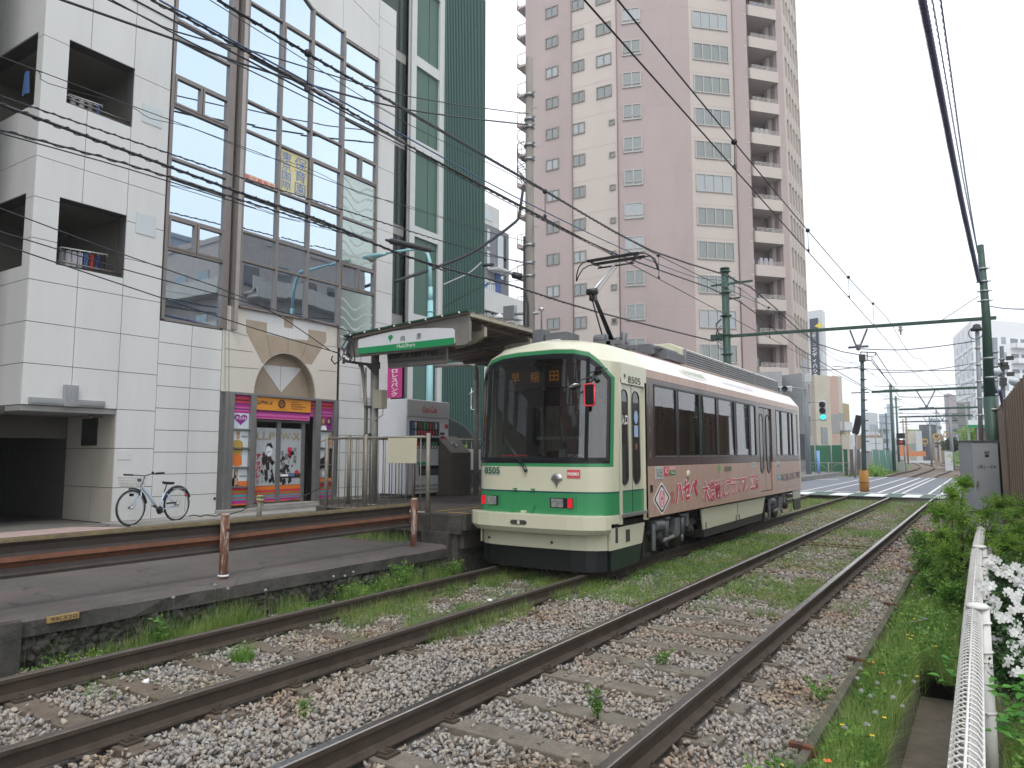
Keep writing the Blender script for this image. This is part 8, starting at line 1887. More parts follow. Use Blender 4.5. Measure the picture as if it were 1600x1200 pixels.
gantry(W(1362,612,y=41).x, W(1548,603,y=41).x, 41, W(1445,609,y=41).z, 'second green beam beyond the road', .11, (W(1447,620,y=41).x,))
gantry(W(1404,638,y=60).x, W(1532,637,y=60).x, 60, W(1470,638,y=60).z, 'third green beam over the curved tracks', .13, (W(1472,645,y=60).x,))
gantry(W(1404,650,y=80).x, W(1520,650,y=80).x, 80, W(1470,650,y=80).z, 'fourth green beam over the curved tracks', .15, (W(1450,655,y=80).x,))
gantry(W(1406,658,y=105).x, W(1500,658,y=105).x, 105, W(1470,658,y=105).z, 'farthest thin green beam over the curved tracks', .15)
# ---- contact and messenger wires above both tracks
g3 = 'contact and messenger wires of the tracks'
for x, nm, hz in ((-5.40, 'tram track', 5.155), (-2.50, 'empty track', 5.22)):
    sp_ = [(-12,5.9),(-2,5.62),(4.8,5.55),(8.94,5.57),(13.5,5.63),(20,5.95),(26.08,6.25)] if x < -5 else [(-12,5.9),(-2,5.6),(5.5,5.57),(9.05,5.58),(13.7,5.62),(20,5.75),(26.08,6.0)]
    if x < -5: sp_[-2:] = [(21.2,6.0),(26.08,6.3)]
    wire([V(x, y, z) for y, z in sp_]+[V(x, y, 6.25-.5*math.sin((y-26)/15*math.pi)) for y in (30, 34, 38, 41)]+[V(x+(y-41)*.05, y, 5.9) for y in (50, 60, 80)], 'upper messenger wire above the '+nm, g3, .011)
    wire([V(x, -12, hz), V(x, 11.7, hz), V(x, 26, hz), V(x, 41, hz), V(x+.9, 60, hz), V(x+2.2, 80, hz)], 'lower contact wire above the '+nm, g3, .011, mat=m_copper)
    for i, y in enumerate((4.45, 9.05, 13.6, 18.2, 22.6)):
        if x < -5: y += .2
        k = np.interp(y, [a for a, _ in sp_], [c for _, c in sp_]); b = MB(); b.cyl((x, y, hz), (x, y, k), .006, n=5)
        dr = b.thing('dropper', m_wire, 'dropper wire number '[:12]+' hung over the '+nm+', '+('nearest', 'second', 'third', 'fourth', 'farthest')[i]+' of five', 'dropper', 'droppers between the track wires')
        b = MB(); b.lathe([(0,-.04),(.033,-.026),(.04,0),(.033,.026),(0,.04)], (x, y, k), (0,0,1), 10); b.ob('clamp', m_wire, dr); b = MB(); b.cbox((x, y, hz+.03), (.03,.05,.05)); b.ob('clip', m_wire, dr)
g4 = 'feeder cables carried by the green catenary pole'
wx1 = i1.x
wire([W(p, q, x=wx1) for p, q in ((340,0),(500,95),(640,175),(837,289),(1019,392),(1173,449))]+[W(1280,538,y=37)+V(0,0,0), W(1366,558,y=52)], 'thick black feeder cable crossing the tower', g4, .021, coil=.18)
wire([W(p, q, x=wx1-.25) for p, q in ((328,0),(480,96),(640,195),(835,291),(1020,394))], 'thin wire twisted under the thick feeder cable', g4, .007)
wire([W(p, q, x=i2.x) for p, q in ((249,0),(640,217),(800,305),(980,392),(1085,433),(1157,451))]+[W(1262,530,y=40), W(1366,585,y=70)], 'blue feeder cable below the black one', g4, .014, mat=m_wireb)
wire([W(p, q, x=i3.x) for p, q in ((236,0),(365,69),(640,228),(800,316),(965,398),(1157,472))]+[W(1250,545,y=38), W(1360,610,y=60)], 'dark spiral feeder cable, third from the top at the pole', g4, .017, coil=.2)
wire([W(p, q, x=i3.x) for p, q in ((175,0),(300,67),(436,132),(640,234),(800,320),(965,403))], 'thin black wire close under the spiral feeder cable', g4, .010)
# ---- cables overhead at right, to the top of the thick green pole
g5 = 'cables running overhead to the thick green pole'
e = W(1531,455,y=GY)
m_purp2 = M('bundle_slate', (.10,.10,.20), .5, var=.15)
for (px, z), r, l, ly_ in (((1441, 7.9), .050, 'thick slate blue bundled cable at the top right', 0), ((1457, 8.1), .010, 'thin wire beside the thick bundled cable', .3), ((1470, 8.2), .013, 'rightmost twisted wire at the top right', .5)):
    p = W(px, 0, z=z); en = W(1530 if r > .02 else 1528, 440 if r > .02 else 395, y=GY); q = p+(p-en)*.5; wire([q, p, p.lerp(en, .5)+V(-.02,0,-.06), en], l, g5, r, mat=m_purp2 if r > .02 else m_wireb, coil=.12 if r > .02 else .2)
en = W(1533,440,y=GY); wire([en, W(1552,600,y=26.3), W(1562,610,y=26.5), W(1568,640,y=27)], 'bundled cable coming down the thick green pole', g5, .05, mat=m_purp2)
wire([W(1546,478,y=GY), W(1570,482,y=24), W(1640,484,y=16)], 'blue cable leaving the green pole towards the right edge', g5, .018, mat=m_wireb)
# other poles at right behind the hoarding
def pole(label, a, c, y, r0, r1, mat, extra=None, name='utility_pole', cat='pole'):
    p, q = W(*a, y=y), W(*c, y=y); r = E(name, (p.x, p.y, min(p.z, q.z)), label, cat); b = MB(); b.tube([p, q], [r0, r1], 12); b.ob('pole', mat, r)
    b = MB()
    for k in range(5): s = p.lerp(q, .35+.13*k); b.cyl(s+V(-r1*1.8,0,0), s+V(r1*1.8,0,0), .012, n=5); b.cyl(s+V(0,0,-.03), s+V(0,0,.03), r0*1.08, n=10)
    b.ob('pole_band', m_steel, r); return r, p, q
m_gpole = M('grey_pole_paint', (.23,.26,.29), .5, var=.1)
r, p, q = pole('slim blue grey lamp post just left of the thick green pole', (1534,720), (1527,518), 23, .055, .05, m_gpole, name='lamp_post', cat='lamp post')
b = MB(); c = W(1526,512,y=23); b.lathe([(.03,.1),(.09,.07),(.10,0),(.15,-.02),(.14,-.08),(.05,-.09)], c, (0,0,1), 14); b.torus(c+V(-.03,-.1,-.16), (0,1,0), .16, .012, 18, 5); b.ob('lamp_head', m_intd, r)
r, p, q = pole('grey pole between the thick green pole and the brown hoarding', (1557,700), (1554,528), 31, .10, .085, m_gpole)
r, p, q = pole('short dark pole with cable fittings above the brown hoarding', (1570,700), (1565,541), 34, .085, .07, M('dark_grey_pole', (.10,.12,.14), .5))
b = MB(); rr = random.Random(3)
for i in range(9): z_ = W(1568, rr.uniform(560, 600), y=34); b.cbox(z_+V(rr.uniform(-.3,.3), -.1, 0), (.25,.15,.15))
b.ob('cable_fitting', m_intd, r)
for px, py, l in ((1556, 582, 'round white dome lamp beside the grey pole'), (1585, 597, 'white dome lamp just above the brown hoarding')):
    c = W(px, py, y=30); b = MB(); b.lathe([(0,-.12),(.1,-.1),(.17,0),(.16,.08),(.08,.14),(0,.15)], c, (0,0,1), 14); b.thing('dome_lamp', M('dome_grey_white', (.5,.56,.60), .4), l, 'lamp')
# centre pole with rusty yellow guard in front of the road
cp = W(1351,772,z=-.1); y = cp.y
r = E('signal_pole', (cp.x, y, -.2), 'dark pole with rusty yellow guard between the tracks at the crossing', 'signal pole'); tp = W(1347,556,y=y)
b = MB(); b.tube([(cp.x, y, 0), tp], [.10,.075], 12); b.ob('pole', M('dark_blue_green_pole', (.05,.085,.095), .5, var=.2), r)
b = MB(); z0, z1 = W(1351,772,y=y).z, W(1351,735,y=y).z; b.tube([(cp.x, y, z0), (cp.x, y, z1)], [.19,.19], 8); b.ob('guard', M('rusty_yellow', (.36,.17,.035), .75, var=.35, scale=6, streak=.2, col2=(.15,.06,.03), thr=(.55,.7)), r)
b = MB(); b.cyl((cp.x, y, (z0+z1)/2-.03), (cp.x, y, (z0+z1)/2+.0), .20, n=8); b.ob('guard_seam', m_rust, r)
b = MB(); b.box((tp.x-.12, y-.12, tp.z-.25), (tp.x+.12, y+.12, tp.z+.05))
for px0, py0, px1, py1 in ((1345,550,1369,551),(1345,563,1362,563),(1345,550,1345,570),(1355,550,1355,563),(1369,551,1367,556),(1330,614,1358,613)): b.beam(W(px0,py0,y=y), W(px1,py1,y=y), .04, .04)
for k in range(9): s = tp.z-.6-k*.45; b.cyl((tp.x-.13, y, s), (tp.x+.13, y, s), .02, n=5); b.cyl((tp.x, y, s-.02), (tp.x, y, s+.02), .11, n=10)
b.ob('bracket', m_intd, r)
for i, (a, c) in enumerate((((1369,552),(1402,602)),((1362,565),(1402,612)),((1362,560),(1405,620)))): wire([W(*a, y=y), W(*c, y=58)], ['upper wire from the crossing pole to the far pole', 'middle wire from the crossing pole to the far pole', 'lower wire from the crossing pole to the far pole'][i], 'wires behind the crossing pole', .022)
# span wires across (steel cross wires)
g6 = 'thin span wires crossing above the road'
for (a, c, yy, l) in (((1300,572),(1560,577),34,'low span wire just under the first beam'), ((1366,603),(1527,598),50,'wavy span wire before the second beam'), ((1250,573),(1345,573),30,'short span wire left of the crossing pole'),
    ((1345,545),(1530,532),GY,'steady wire under the nearest beam'), ((1376,582),(1530,566),36,'blue cable sagging below the nearest beam'), ((1405,620),(1525,615),70,'span wire at the far curve'), ((1405,645),(1515,645),90,'farthest span wire over the curve')):
    p, q = W(*a, y=yy), W(*c, y=yy); wire([p, p.lerp(q, .33)+V(0,0,-.12), p.lerp(q, .66)+V(0,0,-.10), q], l, g6, .018 if yy < 60 else .03)
wire([W(1530,462,y=GY), W(1468,503,y=GY-.2)], 'stay wire from the green pole down to the nearest beam', g6, .012)
# ================================================================ CROSSING, SIGNALS AND FAR BUILDINGS
def block(name, label, pts, zt_px, mat, wins=(), wm=None, cat='building', base=-.62, roof=None, bands=(), balc=()):
    """pts [(px, t)] footprint corners left to right seen from here; top from pixel row zt_px at the middle point"""
    P = [W(px, 709, t=t) for px, t in pts]; k = len(pts)//2 if len(pts) > 2 else 0
    zt = W(pts[k][0], zt_px, t=pts[k][1]).z
    r = E(name, (P[k].x, P[k].y, base), label, cat); b = MB(); back = W(sum(p for p, _ in pts)/len(pts), 709, t=max(t for _, t in pts)+12)
    foot = [V(p.x, p.y, base) for p in P]
    bk0, bk1 = W(pts[0][0], 709, t=pts[0][1]+9), W(pts[-1][0], 709, t=pts[-1][1]+9); bk0.z = bk1.z = base
    b.prism(foot+[bk1, bk0], (0,0,zt-base)); b.ob('wall', mat, r)
    b = MB(); b.prism([p+V(0,0,zt-base) for p in foot]+[bk1+V(0,0,zt-base), bk0+V(0,0,zt-base)], (0,0,.35)); b.ob('roof', roof or mat, r)
    for (seg, n, fl, w, h, z0) in wins:
        A, C = foot[seg], foot[seg+1]; L_ = (C-A).length; dn = (C-A).normalized(); out = V(dn.y, -dn.x, 0); o0 = None
        nf = int((zt-z0-.8)/fl)
        for f in range(nf):
            for i in range(n):
                u = L_*(i+.5)/n-w/2; p = V(A.x, A.y, z0+f*fl)+dn*u
                if o0 is None:
                    b = MB(); b.obox(p-out*.1, dn*w, V(0,0,h), out*.14); o0 = b.ob('window', wm or m_wind, r); p0 = V(p)
                else: c = o0.copy(); sc.collection.objects.link(c); c.location = o0.location+(p-p0)
    for (seg, f0, f1, fl, z0, dep, m) in balc:
        A, C = foot[seg].lerp(foot[seg+1], f0), foot[seg].lerp(foot[seg+1], f1); dn = (C-A).normalized(); out = V(dn.y, -dn.x, 0); nf = int((zt-z0-1)/fl)
        for f in range(nf):
            p = V(A.x, A.y, z0+f*fl); b = MB(); b.obox(p, C-A, V(0,0,.15), out*dep); b.obox(p+out*(dep-.12), C-A, V(0,0,1.05), out*.12); b.obox(p, dn*.12, V(0,0,1.05), out*dep); b.obox(p+(C-A)-dn*.12, dn*.12, V(0,0,1.05), out*dep); b.ob('balcony', m, r)
    return r, foot, zt
mw = M('far_white', (.60,.63,.66), .7, var=.05); mw2 = M('far_white_face', (.78,.80,.83), .7, var=.04); mcr = M('far_cream', (.52,.48,.40), .7, var=.08, scale=.5); mpk = M('far_pink', (.52,.38,.34), .7, var=.05); mye = M('far_ochre', (.42,.33,.19), .7, var=.1); mbl = M('far_blue_grey', (.36,.42,.50), .7, var=.05); mdk = M('far_dark', (.11,.12,.14), .7, var=.1); mmv = M('far_mauve', (.36,.31,.34), .7, var=.05); mtn = M('far_tan', (.34,.24,.17), .7, var=.1); mgr = M('far_grey', (.33,.34,.35), .7, var=.08); mgrn = M('far_green_roof', (.12,.28,.10), .7)
r, foot, zt = block('white_apartment', 'large white apartment block with balconies behind the green pole', [(1502,157),(1533,137),(1624,142)], 497, mw2, wins=((0,4,3.0,2.0,1.5,1.6),(1,1,3.0,1.2,1.4,1.8)), wm=M('far_window_grey', (.33,.36,.41), .4, var=.1), balc=((1,.62,.98,3.0,1.0,1.2,mw2),))
b = MB(); A, C = foot[0], foot[1]; dn = (C-A).normalized(); out = V(dn.y,-dn.x,0)
for i in range(5): b.obox(A+dn*((C-A).length*i/4-.15)+V(0,0,.0), dn*.3, V(0,0,zt+.62), out*.3)
for f in range(int((zt-1)/3)): b.obox(V(A.x,A.y,.9+3*f), C-A, V(0,0,.35), out*.26)
b.ob('facade_grid', mw2, r)
b = MB(); A, C = foot[1], foot[2]; dn = (C-A).normalized(); out = V(dn.y,-dn.x,0)
for f in range(int((zt-2)/3)):
    for u0, u1 in ((.03,.10),(.62,.75),(.80,.95)): b.obox(V(A.x,A.y,1.3+3*f)+(C-A)*u0-out*.05, (C-A)*(u1-u0), V(0,0,1.7), out*.09)
b.ob('dark_opening', M('far_opening', (.22,.24,.27), .7), r)
block('mauve_apartment', 'mauve apartment block left of the white one', [(1480,190),(1488,186),(1500,195)], 616, mmv, wins=((1,3,3,1.6,1.4,2),), wm=mgr, balc=((1,.1,.9,3.0,2.0,1.0,mgr),))
block('cream_house', 'cream building with two small windows behind the traffic light', [(1255,74),(1277,70),(1301,71)], 590, mcr, wins=((1,1,4.4,.9,1.6,2.6),))
block('pink_house', 'pink narrow building beside the cream one', [(1299,76),(1314,76)], 592, mpk, wins=((0,1,3.2,1.0,2.0,.6),), wm=mgr)
block('balcony_house', 'beige apartment building with stacked balconies', [(1303,82),(1306,80),(1320,82)], 590, mcr, wins=((1,2,2.9,1.2,1.5,1.8),), balc=((1,.0,.95,2.9,1.2,1.0,mw),))
block('ochre_house', 'ochre building at the end of the balconies', [(1318,92),(1330,95)], 633, mye, wins=((0,2,3,.8,1.3,1.5),))
r, foot, zt = block('sign_tower', 'white tower with a dark vertical sign behind the pink tower', [(1271,130),(1293,128),(1298,131)], 482, mw)
A = foot[0].lerp(foot[1], .16); C = foot[0].lerp(foot[1], .72); dn = (C-A).normalized(); out = V(dn.y,-dn.x,0); zs = W(1276,494,t=129).z
b = MB(); b.obox(V(A.x,A.y,4)+out*.05, C-A, V(0,0,zs-4), out*.25); vs_ = b.ob('vertical_sign', M('sign_charcoal', (.035,.045,.07), .5, var=0), r)
h = zs-9.2; o = A+out*.31; o.z = 0
text('クリオラベルヴィサンディハウス'[5:] if 0 else 'ンディハウス', V(o.x, o.y, W(1279,590,t=129).z)+(C-A)*.2, (C-A)*.6, V(0,0,W(1279,541,t=129).z-W(1279,590,t=129).z), m_whitet, vs_, vertical=True, bold=.02)
text('日新ニューコーシ'[:5], V(o.x, o.y, W(1277,542,t=129).z)+(C-A)*.3, (C-A)*.45, V(0,0,W(1277,511,t=129).z-W(1277,541,t=129).z), m_whitet, vs_, vertical=True)
b = MB(); q = W(1280,508.5,t=128.6); b.prism([q+V(-.75,-.3,-.1), q+V(0,-.3,.4), q+V(.75,-.1,-.1), q+V(0,-.3,-.5)], (0,.1,0)); b.ob('yellow_mark', M('sign_yellow', (.7,.6,.05), .5, var=0), vs_)
block('blue_grey_tower', 'pale blue grey slab tower above the green fence', [(1376,230),(1388,228),(1399,236)], 648, mbl, wins=((0,3,3,1.8,1.4,2),))
block('white_far_flats', 'pale apartment building with stepped top far down the line', [(1352,200),(1360,196),(1374,200)], 646, mw, wins=((1,3,3,1.6,1.6,2),), wm=mbl)
block('thin_far_tower', 'thin pale blue tower behind the catenary poles', [(1389,330),(1400,330)], 632, mbl)
block('white_far_house', 'low whitish building behind the green fence', [(1352,110),(1380,108)], 684, mw, wins=((0,4,3,1.2,1.2,1),), roof=mtn)
block('cream_far_shed', 'cream low building at the end of the curve', [(1416,190),(1437,188),(1440,192)], 673, mcr, wins=((0,2,3,2,1.8,2.5),), roof=mgrn)
block('grey_white_house', 'narrow white gabled house in the middle distance', [(1432,185),(1442,183)], 676, mw)
block('dark_far_house', 'dark grey building left of the crossing signals', [(1438,200),(1460,198),(1466,204)], 665, mdk)
block('tan_far_house', 'brownish building behind the crossing signals', [(1458,170),(1476,168)], 683, mtn)
block('cream_far_house', 'pale narrow building right of the crossing signals', [(1462,150),(1471,148)], 690, mcr)
block('blue_far_tower', 'pale blue small tower above the crossing', [(1456,300),(1472,298)], 655, mbl, wins=((0,4,3.2,1.6,1.4,2),))
block('grey_annex', 'grey annex at the foot of the white apartment', [(1499,80),(1520,78)], 634, mgr, wins=((0,2,3,1.2,1.4,1.2),))
block('grey_podium', 'grey low wall building at the foot of the pink tower', [(1225,60),(1258,58)], 592, mgr, wins=((0,3,3.2,1.2,2,1.2),), wm=mdk)
block('left_podium', 'pale low building seen behind the tram roof end', [(1168,58),(1226,57)], 588, mgr)
# green-edged kiosk at right of curve
r = E('kiosk_roof', W(1530,700,y=50), 'white and green canopy of a small platform left of the green pole', 'canopy'); b = MB(); a, c = W(1513,664,y=50), W(1560,661,y=50); b.box((a.x, 50, a.z), (c.x+.5, 56, a.z+.28)); b.ob('roof', mw2, r); b = MB(); b.box((a.x-.02, 49.9, a.z-.16), (c.x+.5, 50, a.z)); b.ob('green_edge', m_sgreen, r); b = MB(); b.box((a.x+.3, 50.5, -.3), (c.x, 50.8, a.z-.16)); b.ob('back_wall', mtn, r)
for px in (1515, 1530): b = MB(); q = W(px,700,y=50); b.box((q.x-.06, 50, -.3), (q.x+.06, 50.12, a.z)); b.ob('post', m_steel, r)
# fences beyond the road
def gfence(p0, p1, h, label, mat, n):
    r = E('green_fence', (p0+p1)/2, label, 'fence', 'green sheet fences beyond the road'); d = p1-p0; b = MB(); s = V(-d.y, d.x, 0).normalized(); vs = []
    for i in range(n):
        for f, o in ((0,0),(.5,0),(.5,.05),(1,.05)): q = p0+d*(i+f)/n; vs += [q+s*o, q+s*o+V(0,0,h)]
    m_ = len(vs)//2; b.add(vs, [(2*i, 2*i+2, 2*i+3, 2*i+1) for i in range(m_-1)]); b.ob('sheet', mat, r); b = MB()
    for i in range(5): q = p0+d*i/4; b.cyl(q-s*.05, q-s*.05+V(0,0,h+.05), .05, n=6)
    b.ob('post', mgr, r)
a, c = W(1225,748,z=.0), W(1326,738,z=.0); a = W(1225,741,t=62); c = W(1326,740,t=60); a.z = c.z = .0
gfence(a, c, 2.35, 'dark green sheet fence at the road corner behind the railing', M('sheet_green', (.03,.17,.085), .5, var=.12, scale=.5, col2=(.06,.22,.14), thr=(.5,.65)), 22)
a, c = W(1363,738,t=60), W(1399,730,t=76); a.z = c.z = 0
gfence(a, c, 2.0, 'light green corrugated fence right of the crossing pole', M('sheet_teal', (.10,.27,.22), .5, var=.10), 22)
b = MB(); a = W(1326,741,t=59); c = W(1345,741,t=60); b.obox(V(a.x,a.y,0), V(c.x-a.x, c.y-a.y, 0), V(0,.2,0), V(0,0,2.3)); o = b.thing('brown_shed', M('shed_brown', (.12,.095,.075), .8, var=.2), 'brown shed wall carrying two notice boards', 'shed')
for px0, px1, m, l in ((1317,1325,mcr,'cream notice board beside the brown shed'), (1325,1333,mw,'white notice board beside the tilted black panel'), (1337,1345,mtn,'tan notice board behind the crossing pole')):
    a, c = W(px0,702,t=58), W(px1,680,t=58); b = MB(); b.box((a.x, a.y-.05, a.z), (c.x, a.y+.05, c.z)); b.box((a.x-.06, a.y, 0), (a.x+.02, a.y+.08, c.z+.1)); b.box((c.x-.02, a.y, 0), (c.x+.06, a.y+.08, c.z+.1)); b.thing('notice_board', m, l, 'notice board')
q = W(1338,664,t=50); r = E('black_panel', (q.x, q.y, 0), 'tilted black rectangular panel on a grey post left of the crossing pole', 'panel'); b = MB(); b.prism([W(1337,648,t=50), W(1348,650,t=50), W(1341,679,t=50), W(1331,677,t=50)], (0,.25,0)); b.ob('panel', m_tblk, r, bev=.02); b = MB(); g0 = W(1336,742,t=50); b.tube([(g0.x, g0.y, 0), (q.x, q.y+.2, q.z)], .07, 8); b.ob('post', m_gpole, r)
q = W(1355,735,t=60); b = MB(); b.box((q.x-.5, q.y, .1), (q.x+.35, q.y+.5, 1.75)); b.box((q.x-.55, q.y-.03, 1.75), (q.x+.4, q.y+.53, 1.82)); b.thing('relay_box', mgr, 'light grey relay box right behind the crossing pole', 'box', bev=.02)
# railing and light blue pole at the kerb
a, c = W(1232,745,t=53), W(1328,745,t=52); a.z = c.z = .14
r = E('kerb_railing', (a+c)/2, 'brown curved-bar railing on the far kerb', 'railing'); b = MB(); d = c-a
b.tube([a+V(0,0,.85), c+V(0,0,.85)], .035, 6); b.tube([a+V(0,0,.2), c+V(0,0,.2)], .03, 6); b.ob('rail', m_post, r)
for t in (0, .33, .66, 1): b = MB(); b.tube([a+d*t-V(0,0,.2), a+d*t+V(0,0,.9)], .045, 8); b.ob('post', m_post, r)
b = MB()
for k in range(3): b.tube([a+d*(k/3)+V(0,0,.2)]+[a+d*((k+f)/3)+V(0,0,.2+.6*math.sin(f*3.1416)) for f in (.2,.4,.6,.8)]+[a+d*((k+1)/3)+V(0,0,.2)], .02, 5)
b.ob('arch_bar', m_post, r)
q = W(1279.5,745,t=52); b = MB(); b.tube([(q.x, q.y, .1), (q.x, q.y, W(1279,704,t=52).z)], .11, 12); b.thing('blue_post', M('post_sky_blue', (.18,.36,.68), .4, var=.05), 'sky blue round post standing at the kerb railing', 'post')
# traffic light
tq = W(1264,745,t=50); r = E('traffic_light', (tq.x, tq.y, .1), 'vertical traffic light showing green on a grey pole at the road corner', 'traffic light')
b = MB(); b.tube([(tq.x, tq.y, .1), (tq.x, tq.y, W(1266,560,t=50).z)], [.19,.15], 12); b.ob('pole', m_gpole, r)
hc = W(1286,642,t=49.6); b = MB(); b.box((hc.x-.23, hc.y-.12, hc.z-.68), (hc.x+.23, hc.y+.12, hc.z+.68)); b.ob('housing', M('signal_housing', (.45,.47,.48), .5), r, bev=.1)
for dz, m, nm in ((.42, m_tblk, 'lamp'), (0, m_tblk, 'lamp'), (-.42, M('signal_green', (.03,.75,.45), .4, var=0, emit=1.4), 'green_lamp')):
    b = MB(); b.lathe([(.17,0),(.17,-.02),(.12,-.05),(0,-.06)], (hc.x, hc.y-.125, hc.z+dz), (0,1,0), 16); b.lathe([(.19,0),(.2,-.16),(.185,-.16),(.175,0)], (hc.x, hc.y-.12, hc.z+dz), (0,1,0), 16) if nm == 'lamp' else None; b.ob(nm, m, r)
b = MB()
for dz in (.62, -.60): b.tube([(tq.x, tq.y, hc.z+dz), (hc.x, hc.y, hc.z+dz)], .03, 6)
b.ob('arm', m_steel, r); b = MB(); q = W(1263,591,t=50); b.box((q.x-.2, q.y-.25, q.z-.3), (q.x+.2, q.y-.05, q.z+.25)); b.ob('control_box', m_sig, r, bev=.02)
b = MB(); q = W(1222,608,t=48); r2 = E('road_signal', (q.x, q.y, q.z-.3), 'horizontal signal with dark lenses seen past the tram roof end', 'traffic light'); b.box((q.x-.6, q.y, q.z-.2), (q.x+.6, q.y+.25, q.z+.2)); b.ob('housing', M('signal_housing', (.45,.47,.48), .5), r2, bev=.08)
for dx in (-.32, .2): b = MB(); b.lathe([(.17,0),(.19,-.2),(.15,-.2),(.14,-.02),(0,-.02)], (q.x+dx, q.y, q.z), (0,1,0), 14); b.ob('lens', M('lens_blue_black', (.02,.03,.06), .2), r2)
b = MB(); b.tube([(q.x+.6, q.y+.12, q.z+.1), (tq.x, tq.y, q.z+.2)], .05, 6); b.ob('arm', m_steel, r2)
# far catenary poles, crossing furniture
mp = M('far_pole_green', (.05,.11,.10), .6)
FP = [(1398,738,600,72,.16,'dark green pole at the left of the curved tracks'), (1405,728,618,95,.14,'second green pole just right of it'), (1419,722,650,125,.16,'brown pole beyond the crossing signal'), (1414,722,655,120,.12,'thin brown pole beside it'), (1388,726,645,95,.12,'grey blue pole left of the green one'), (1381,724,655,110,.14,'stepped grey pole in front of the slab tower'), (1370,724,668,105,.1,'thin grey pole above the light green fence'), (1513,700,630,75,.13,'dark pole in front of the white apartment'), (1500,705,650,95,.1,'thin pole left of the dark one'), (1488,716,640,78,.2,'light grey pole behind the round bush'), (1456,724,650,110,.16,'grey pole in the middle of the curve'), (1467,720,640,140,.14,'farthest grey pole in the middle')]
for px, pb, pt, t, rad, l in FP:
    a, c = W(px, pb, t=t), W(px-1, pt, t=t); a.z = -.1; r = E('catenary_pole', a, l, 'pole', 'poles along the far curve'); b = MB(); b.tube([a, V(a.x, a.y, c.z)], [rad, rad*.8], 8); b.ob('pole', mp if t in (72, 95) else (mtn if 'brown' in l else m_gpole), r); b = MB()
    for k in range(3): z = c.z-.5-k*.9; b.beam((a.x-.7, a.y, z), (a.x+.7, a.y, z), .06, .06)
    b.ob('crossarm', mp, r)
def xsig(px, pb, pt, t, l):
    a = W(px, pb, t=t); z1 = W(px, pt, t=t).z; r = E('crossing_signal', (a.x, a.y, -.1), l, 'crossing signal', 'level crossing signals at the far crossing'); b = MB(); b.tube([(a.x, a.y, -.1), (a.x, a.y, z1)], .09, 8); b.ob('pole', m_gpole, r)
    b = MB(); b.torus((a.x, a.y-.1, z1), (0,1,0), .5, .12, 14, 5); b.ob('ring', M('crossing_yellow', (.62,.40,.05), .5), r); b = MB()
    for s in (1, -1): b.beam((a.x-.5*s, a.y-.12, z1-.5), (a.x+.5*s, a.y-.12, z1+.5), .15, .05)
    b.ob('cross', m_tblk, r); b = MB(); b.cbox((a.x, a.y-.1, z1-1.3), (.6,.2,.35)); b.cbox((a.x, a.y-.1, z1-1.9), (.6,.2,.35)); b.ob('lamp_housing', m_tblk, r)
xsig(1447, 722, 690, 150, 'yellow ringed crossing signal at the left'); xsig(1465, 720, 682, 140, 'larger yellow ringed crossing signal in the centre'); xsig(1481, 716, 679, 150, 'yellow ringed crossing signal by the bush')
a, c = W(1421,713,t=150), W(1447,705,t=150); b = MB(); b.box((a.x, a.y, a.z), (c.x, a.y+.6, c.z)); b.box((a.x-2.2, a.y+.2, a.z), (a.x+.1, a.y+.8, c.z+1.2)); b.thing('orange_barrier', M('barrier_orange', (.62,.22,.08), .6, var=.15), 'orange barrier with a yellow machine at the far crossing', 'barrier')
a = W(1434,716,t=140); b = MB(); b.box((a.x-2.4, a.y, -.1), (a.x+2.6, a.y+2, .35)); b.thing('white_blocks', mw, 'white concrete blocks before the orange barrier', 'blocks')
for px, pb, pt, t, wd, m, l in ((1410,737,722,74,.45,mgr,'grey box at the foot of the dark green pole'), (1485,717,706,75,.5,mw,'white cabinet beside the light grey pole'), (1465,724,718,105,.25,mtn,'striped short marker post in the curve')):
    a = W(px, pb, t=t); z1 = W(px, pt, t=t).z; b = MB(); b.box((a.x-wd, a.y, -.1), (a.x+wd*.4, a.y+.6, z1)); b.thing('trackside_box', m, l, 'box', bev=.02)
a = W(1405,737,t=71); z1 = W(1405,690,t=71).z; r = E('tram_signal', (a.x, a.y, -.1), 'small black two lamp tram signal on the green pole', 'tram signal'); b = MB(); b.tube([(a.x+.6, a.y-.2, -.1), (a.x+.6, a.y-.2, z1)], .05, 6); b.ob('pole', mgr, r); b = MB(); b.cbox((a.x+.3, a.y-.2, z1+.55), (.75,.3,.5)); b.cbox((a.x+.3, a.y-.2, z1-.1), (.75,.3,.5)); b.ob('housing', m_tblk, r); b = MB(); b.lathe([(.14,0),(.12,-.05),(0,-.06)], (a.x+.3, a.y-.36, z1-.1), (0,1,0), 10); b.ob('red_lamp', m_red, r)
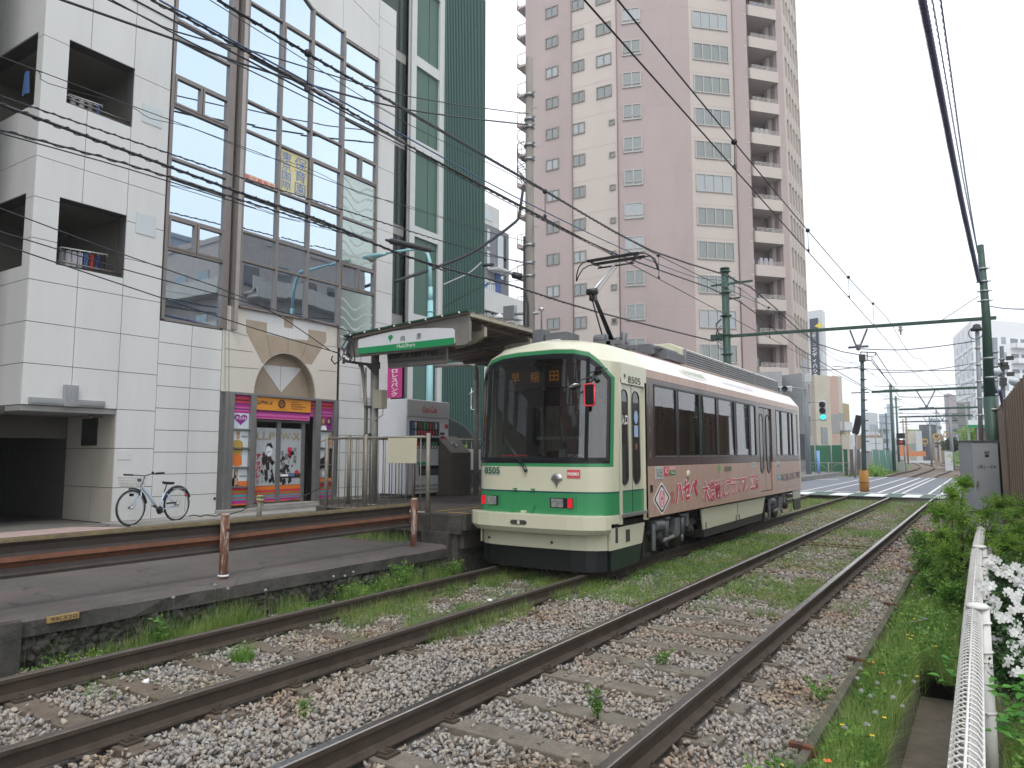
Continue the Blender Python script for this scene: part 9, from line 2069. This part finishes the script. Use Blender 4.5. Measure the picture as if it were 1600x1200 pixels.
# round bush and small trees far off
def farbush(px, py, t, R_, label, n=2500, zc=None, cat='bush', trunk=True):
    c = W(px, py, t=t); r = E('far_bush', (c.x, c.y, -.2), label, cat); b = MB(); b.tube([(c.x, c.y, -.2), (c.x+.05, c.y, c.z)], [R_*.12, R_*.05], 6)
    for k in range(5): a_ = k*1.3; b.tube([(c.x, c.y, c.z-R_*.5), (c.x+R_*.6*math.cos(a_), c.y+R_*.6*math.sin(a_), c.z+R_*.3)], [R_*.04, R_*.02], 5)
    b.ob('trunk', m_bark, r); d = RG.normal(size=(n, 3)); d /= np.linalg.norm(d, axis=1)[:, None]; q = R_*RG.random(n)**.35*(1+.18*np.sin(d[:,0]*6+1)+.15*np.sin(d[:,2]*8)); v, f = leaves(np.array(c)[None]+d*q[:, None]*np.array([1.1,1.1,.85]), np.full(n, R_*.16), 1, .6); np_ob('crown', v, f, 4, MATS['azalea_leaves'] if cat == 'bush' else m_fern, parent=r)
farbush(1488, 696, 85, 1.0, 'rounded dark green bush beyond the curve', cat='bush'); farbush(1524, 678, 60, 1.0, 'bright green bush by the white and green canopy', 1500, cat='shrub'); farbush(1368, 738, 58, .8, 'low weeds at the foot of the light green fence', 900, cat='shrub'); farbush(1508,716,60,.9,'low green shrub behind the crossing end', 900, cat='shrub')
# skyline of low roofs far beyond, so the horizon is built up
rr = random.Random(21)
for i in range(7):
    px = 1402+i*16+rr.uniform(-4, 4); t = rr.uniform(230, 330); w = rr.uniform(10, 18)
    block('far_building', ['%s of the seven small far buildings closing the view down the track' % n for n in ('leftmost','second','third','middle','fifth','sixth','rightmost')][i], [(px-w/2, t), (px+w/2, t+4)], rr.uniform(676, 696), rr.choice((mw, mgr, mcr, mbl, mmv)), wins=((0,3,3.2,1.6,1.4,1.5),))
# ================================================================ HAZE
b = MB(); b.box((-410, -100, -2.7), (410, 910, 72)); hz = b.thing('haze', M('haze_air', (1,1,1), var=0), 'thin pale air that lightens the farthest buildings down the line', None, kind='stuff')
hm = MATS['haze_air']; hm.node_tree.nodes.clear(); ho = hm.node_tree.nodes.new('ShaderNodeOutputMaterial'); hv = hm.node_tree.nodes.new('ShaderNodeVolumePrincipled')
hv.inputs['Color'].default_value = (.93,.96,1,1); hv.inputs['Density'].default_value = .0008; hm.node_tree.links.new(hv.outputs[0], ho.inputs['Volume'])
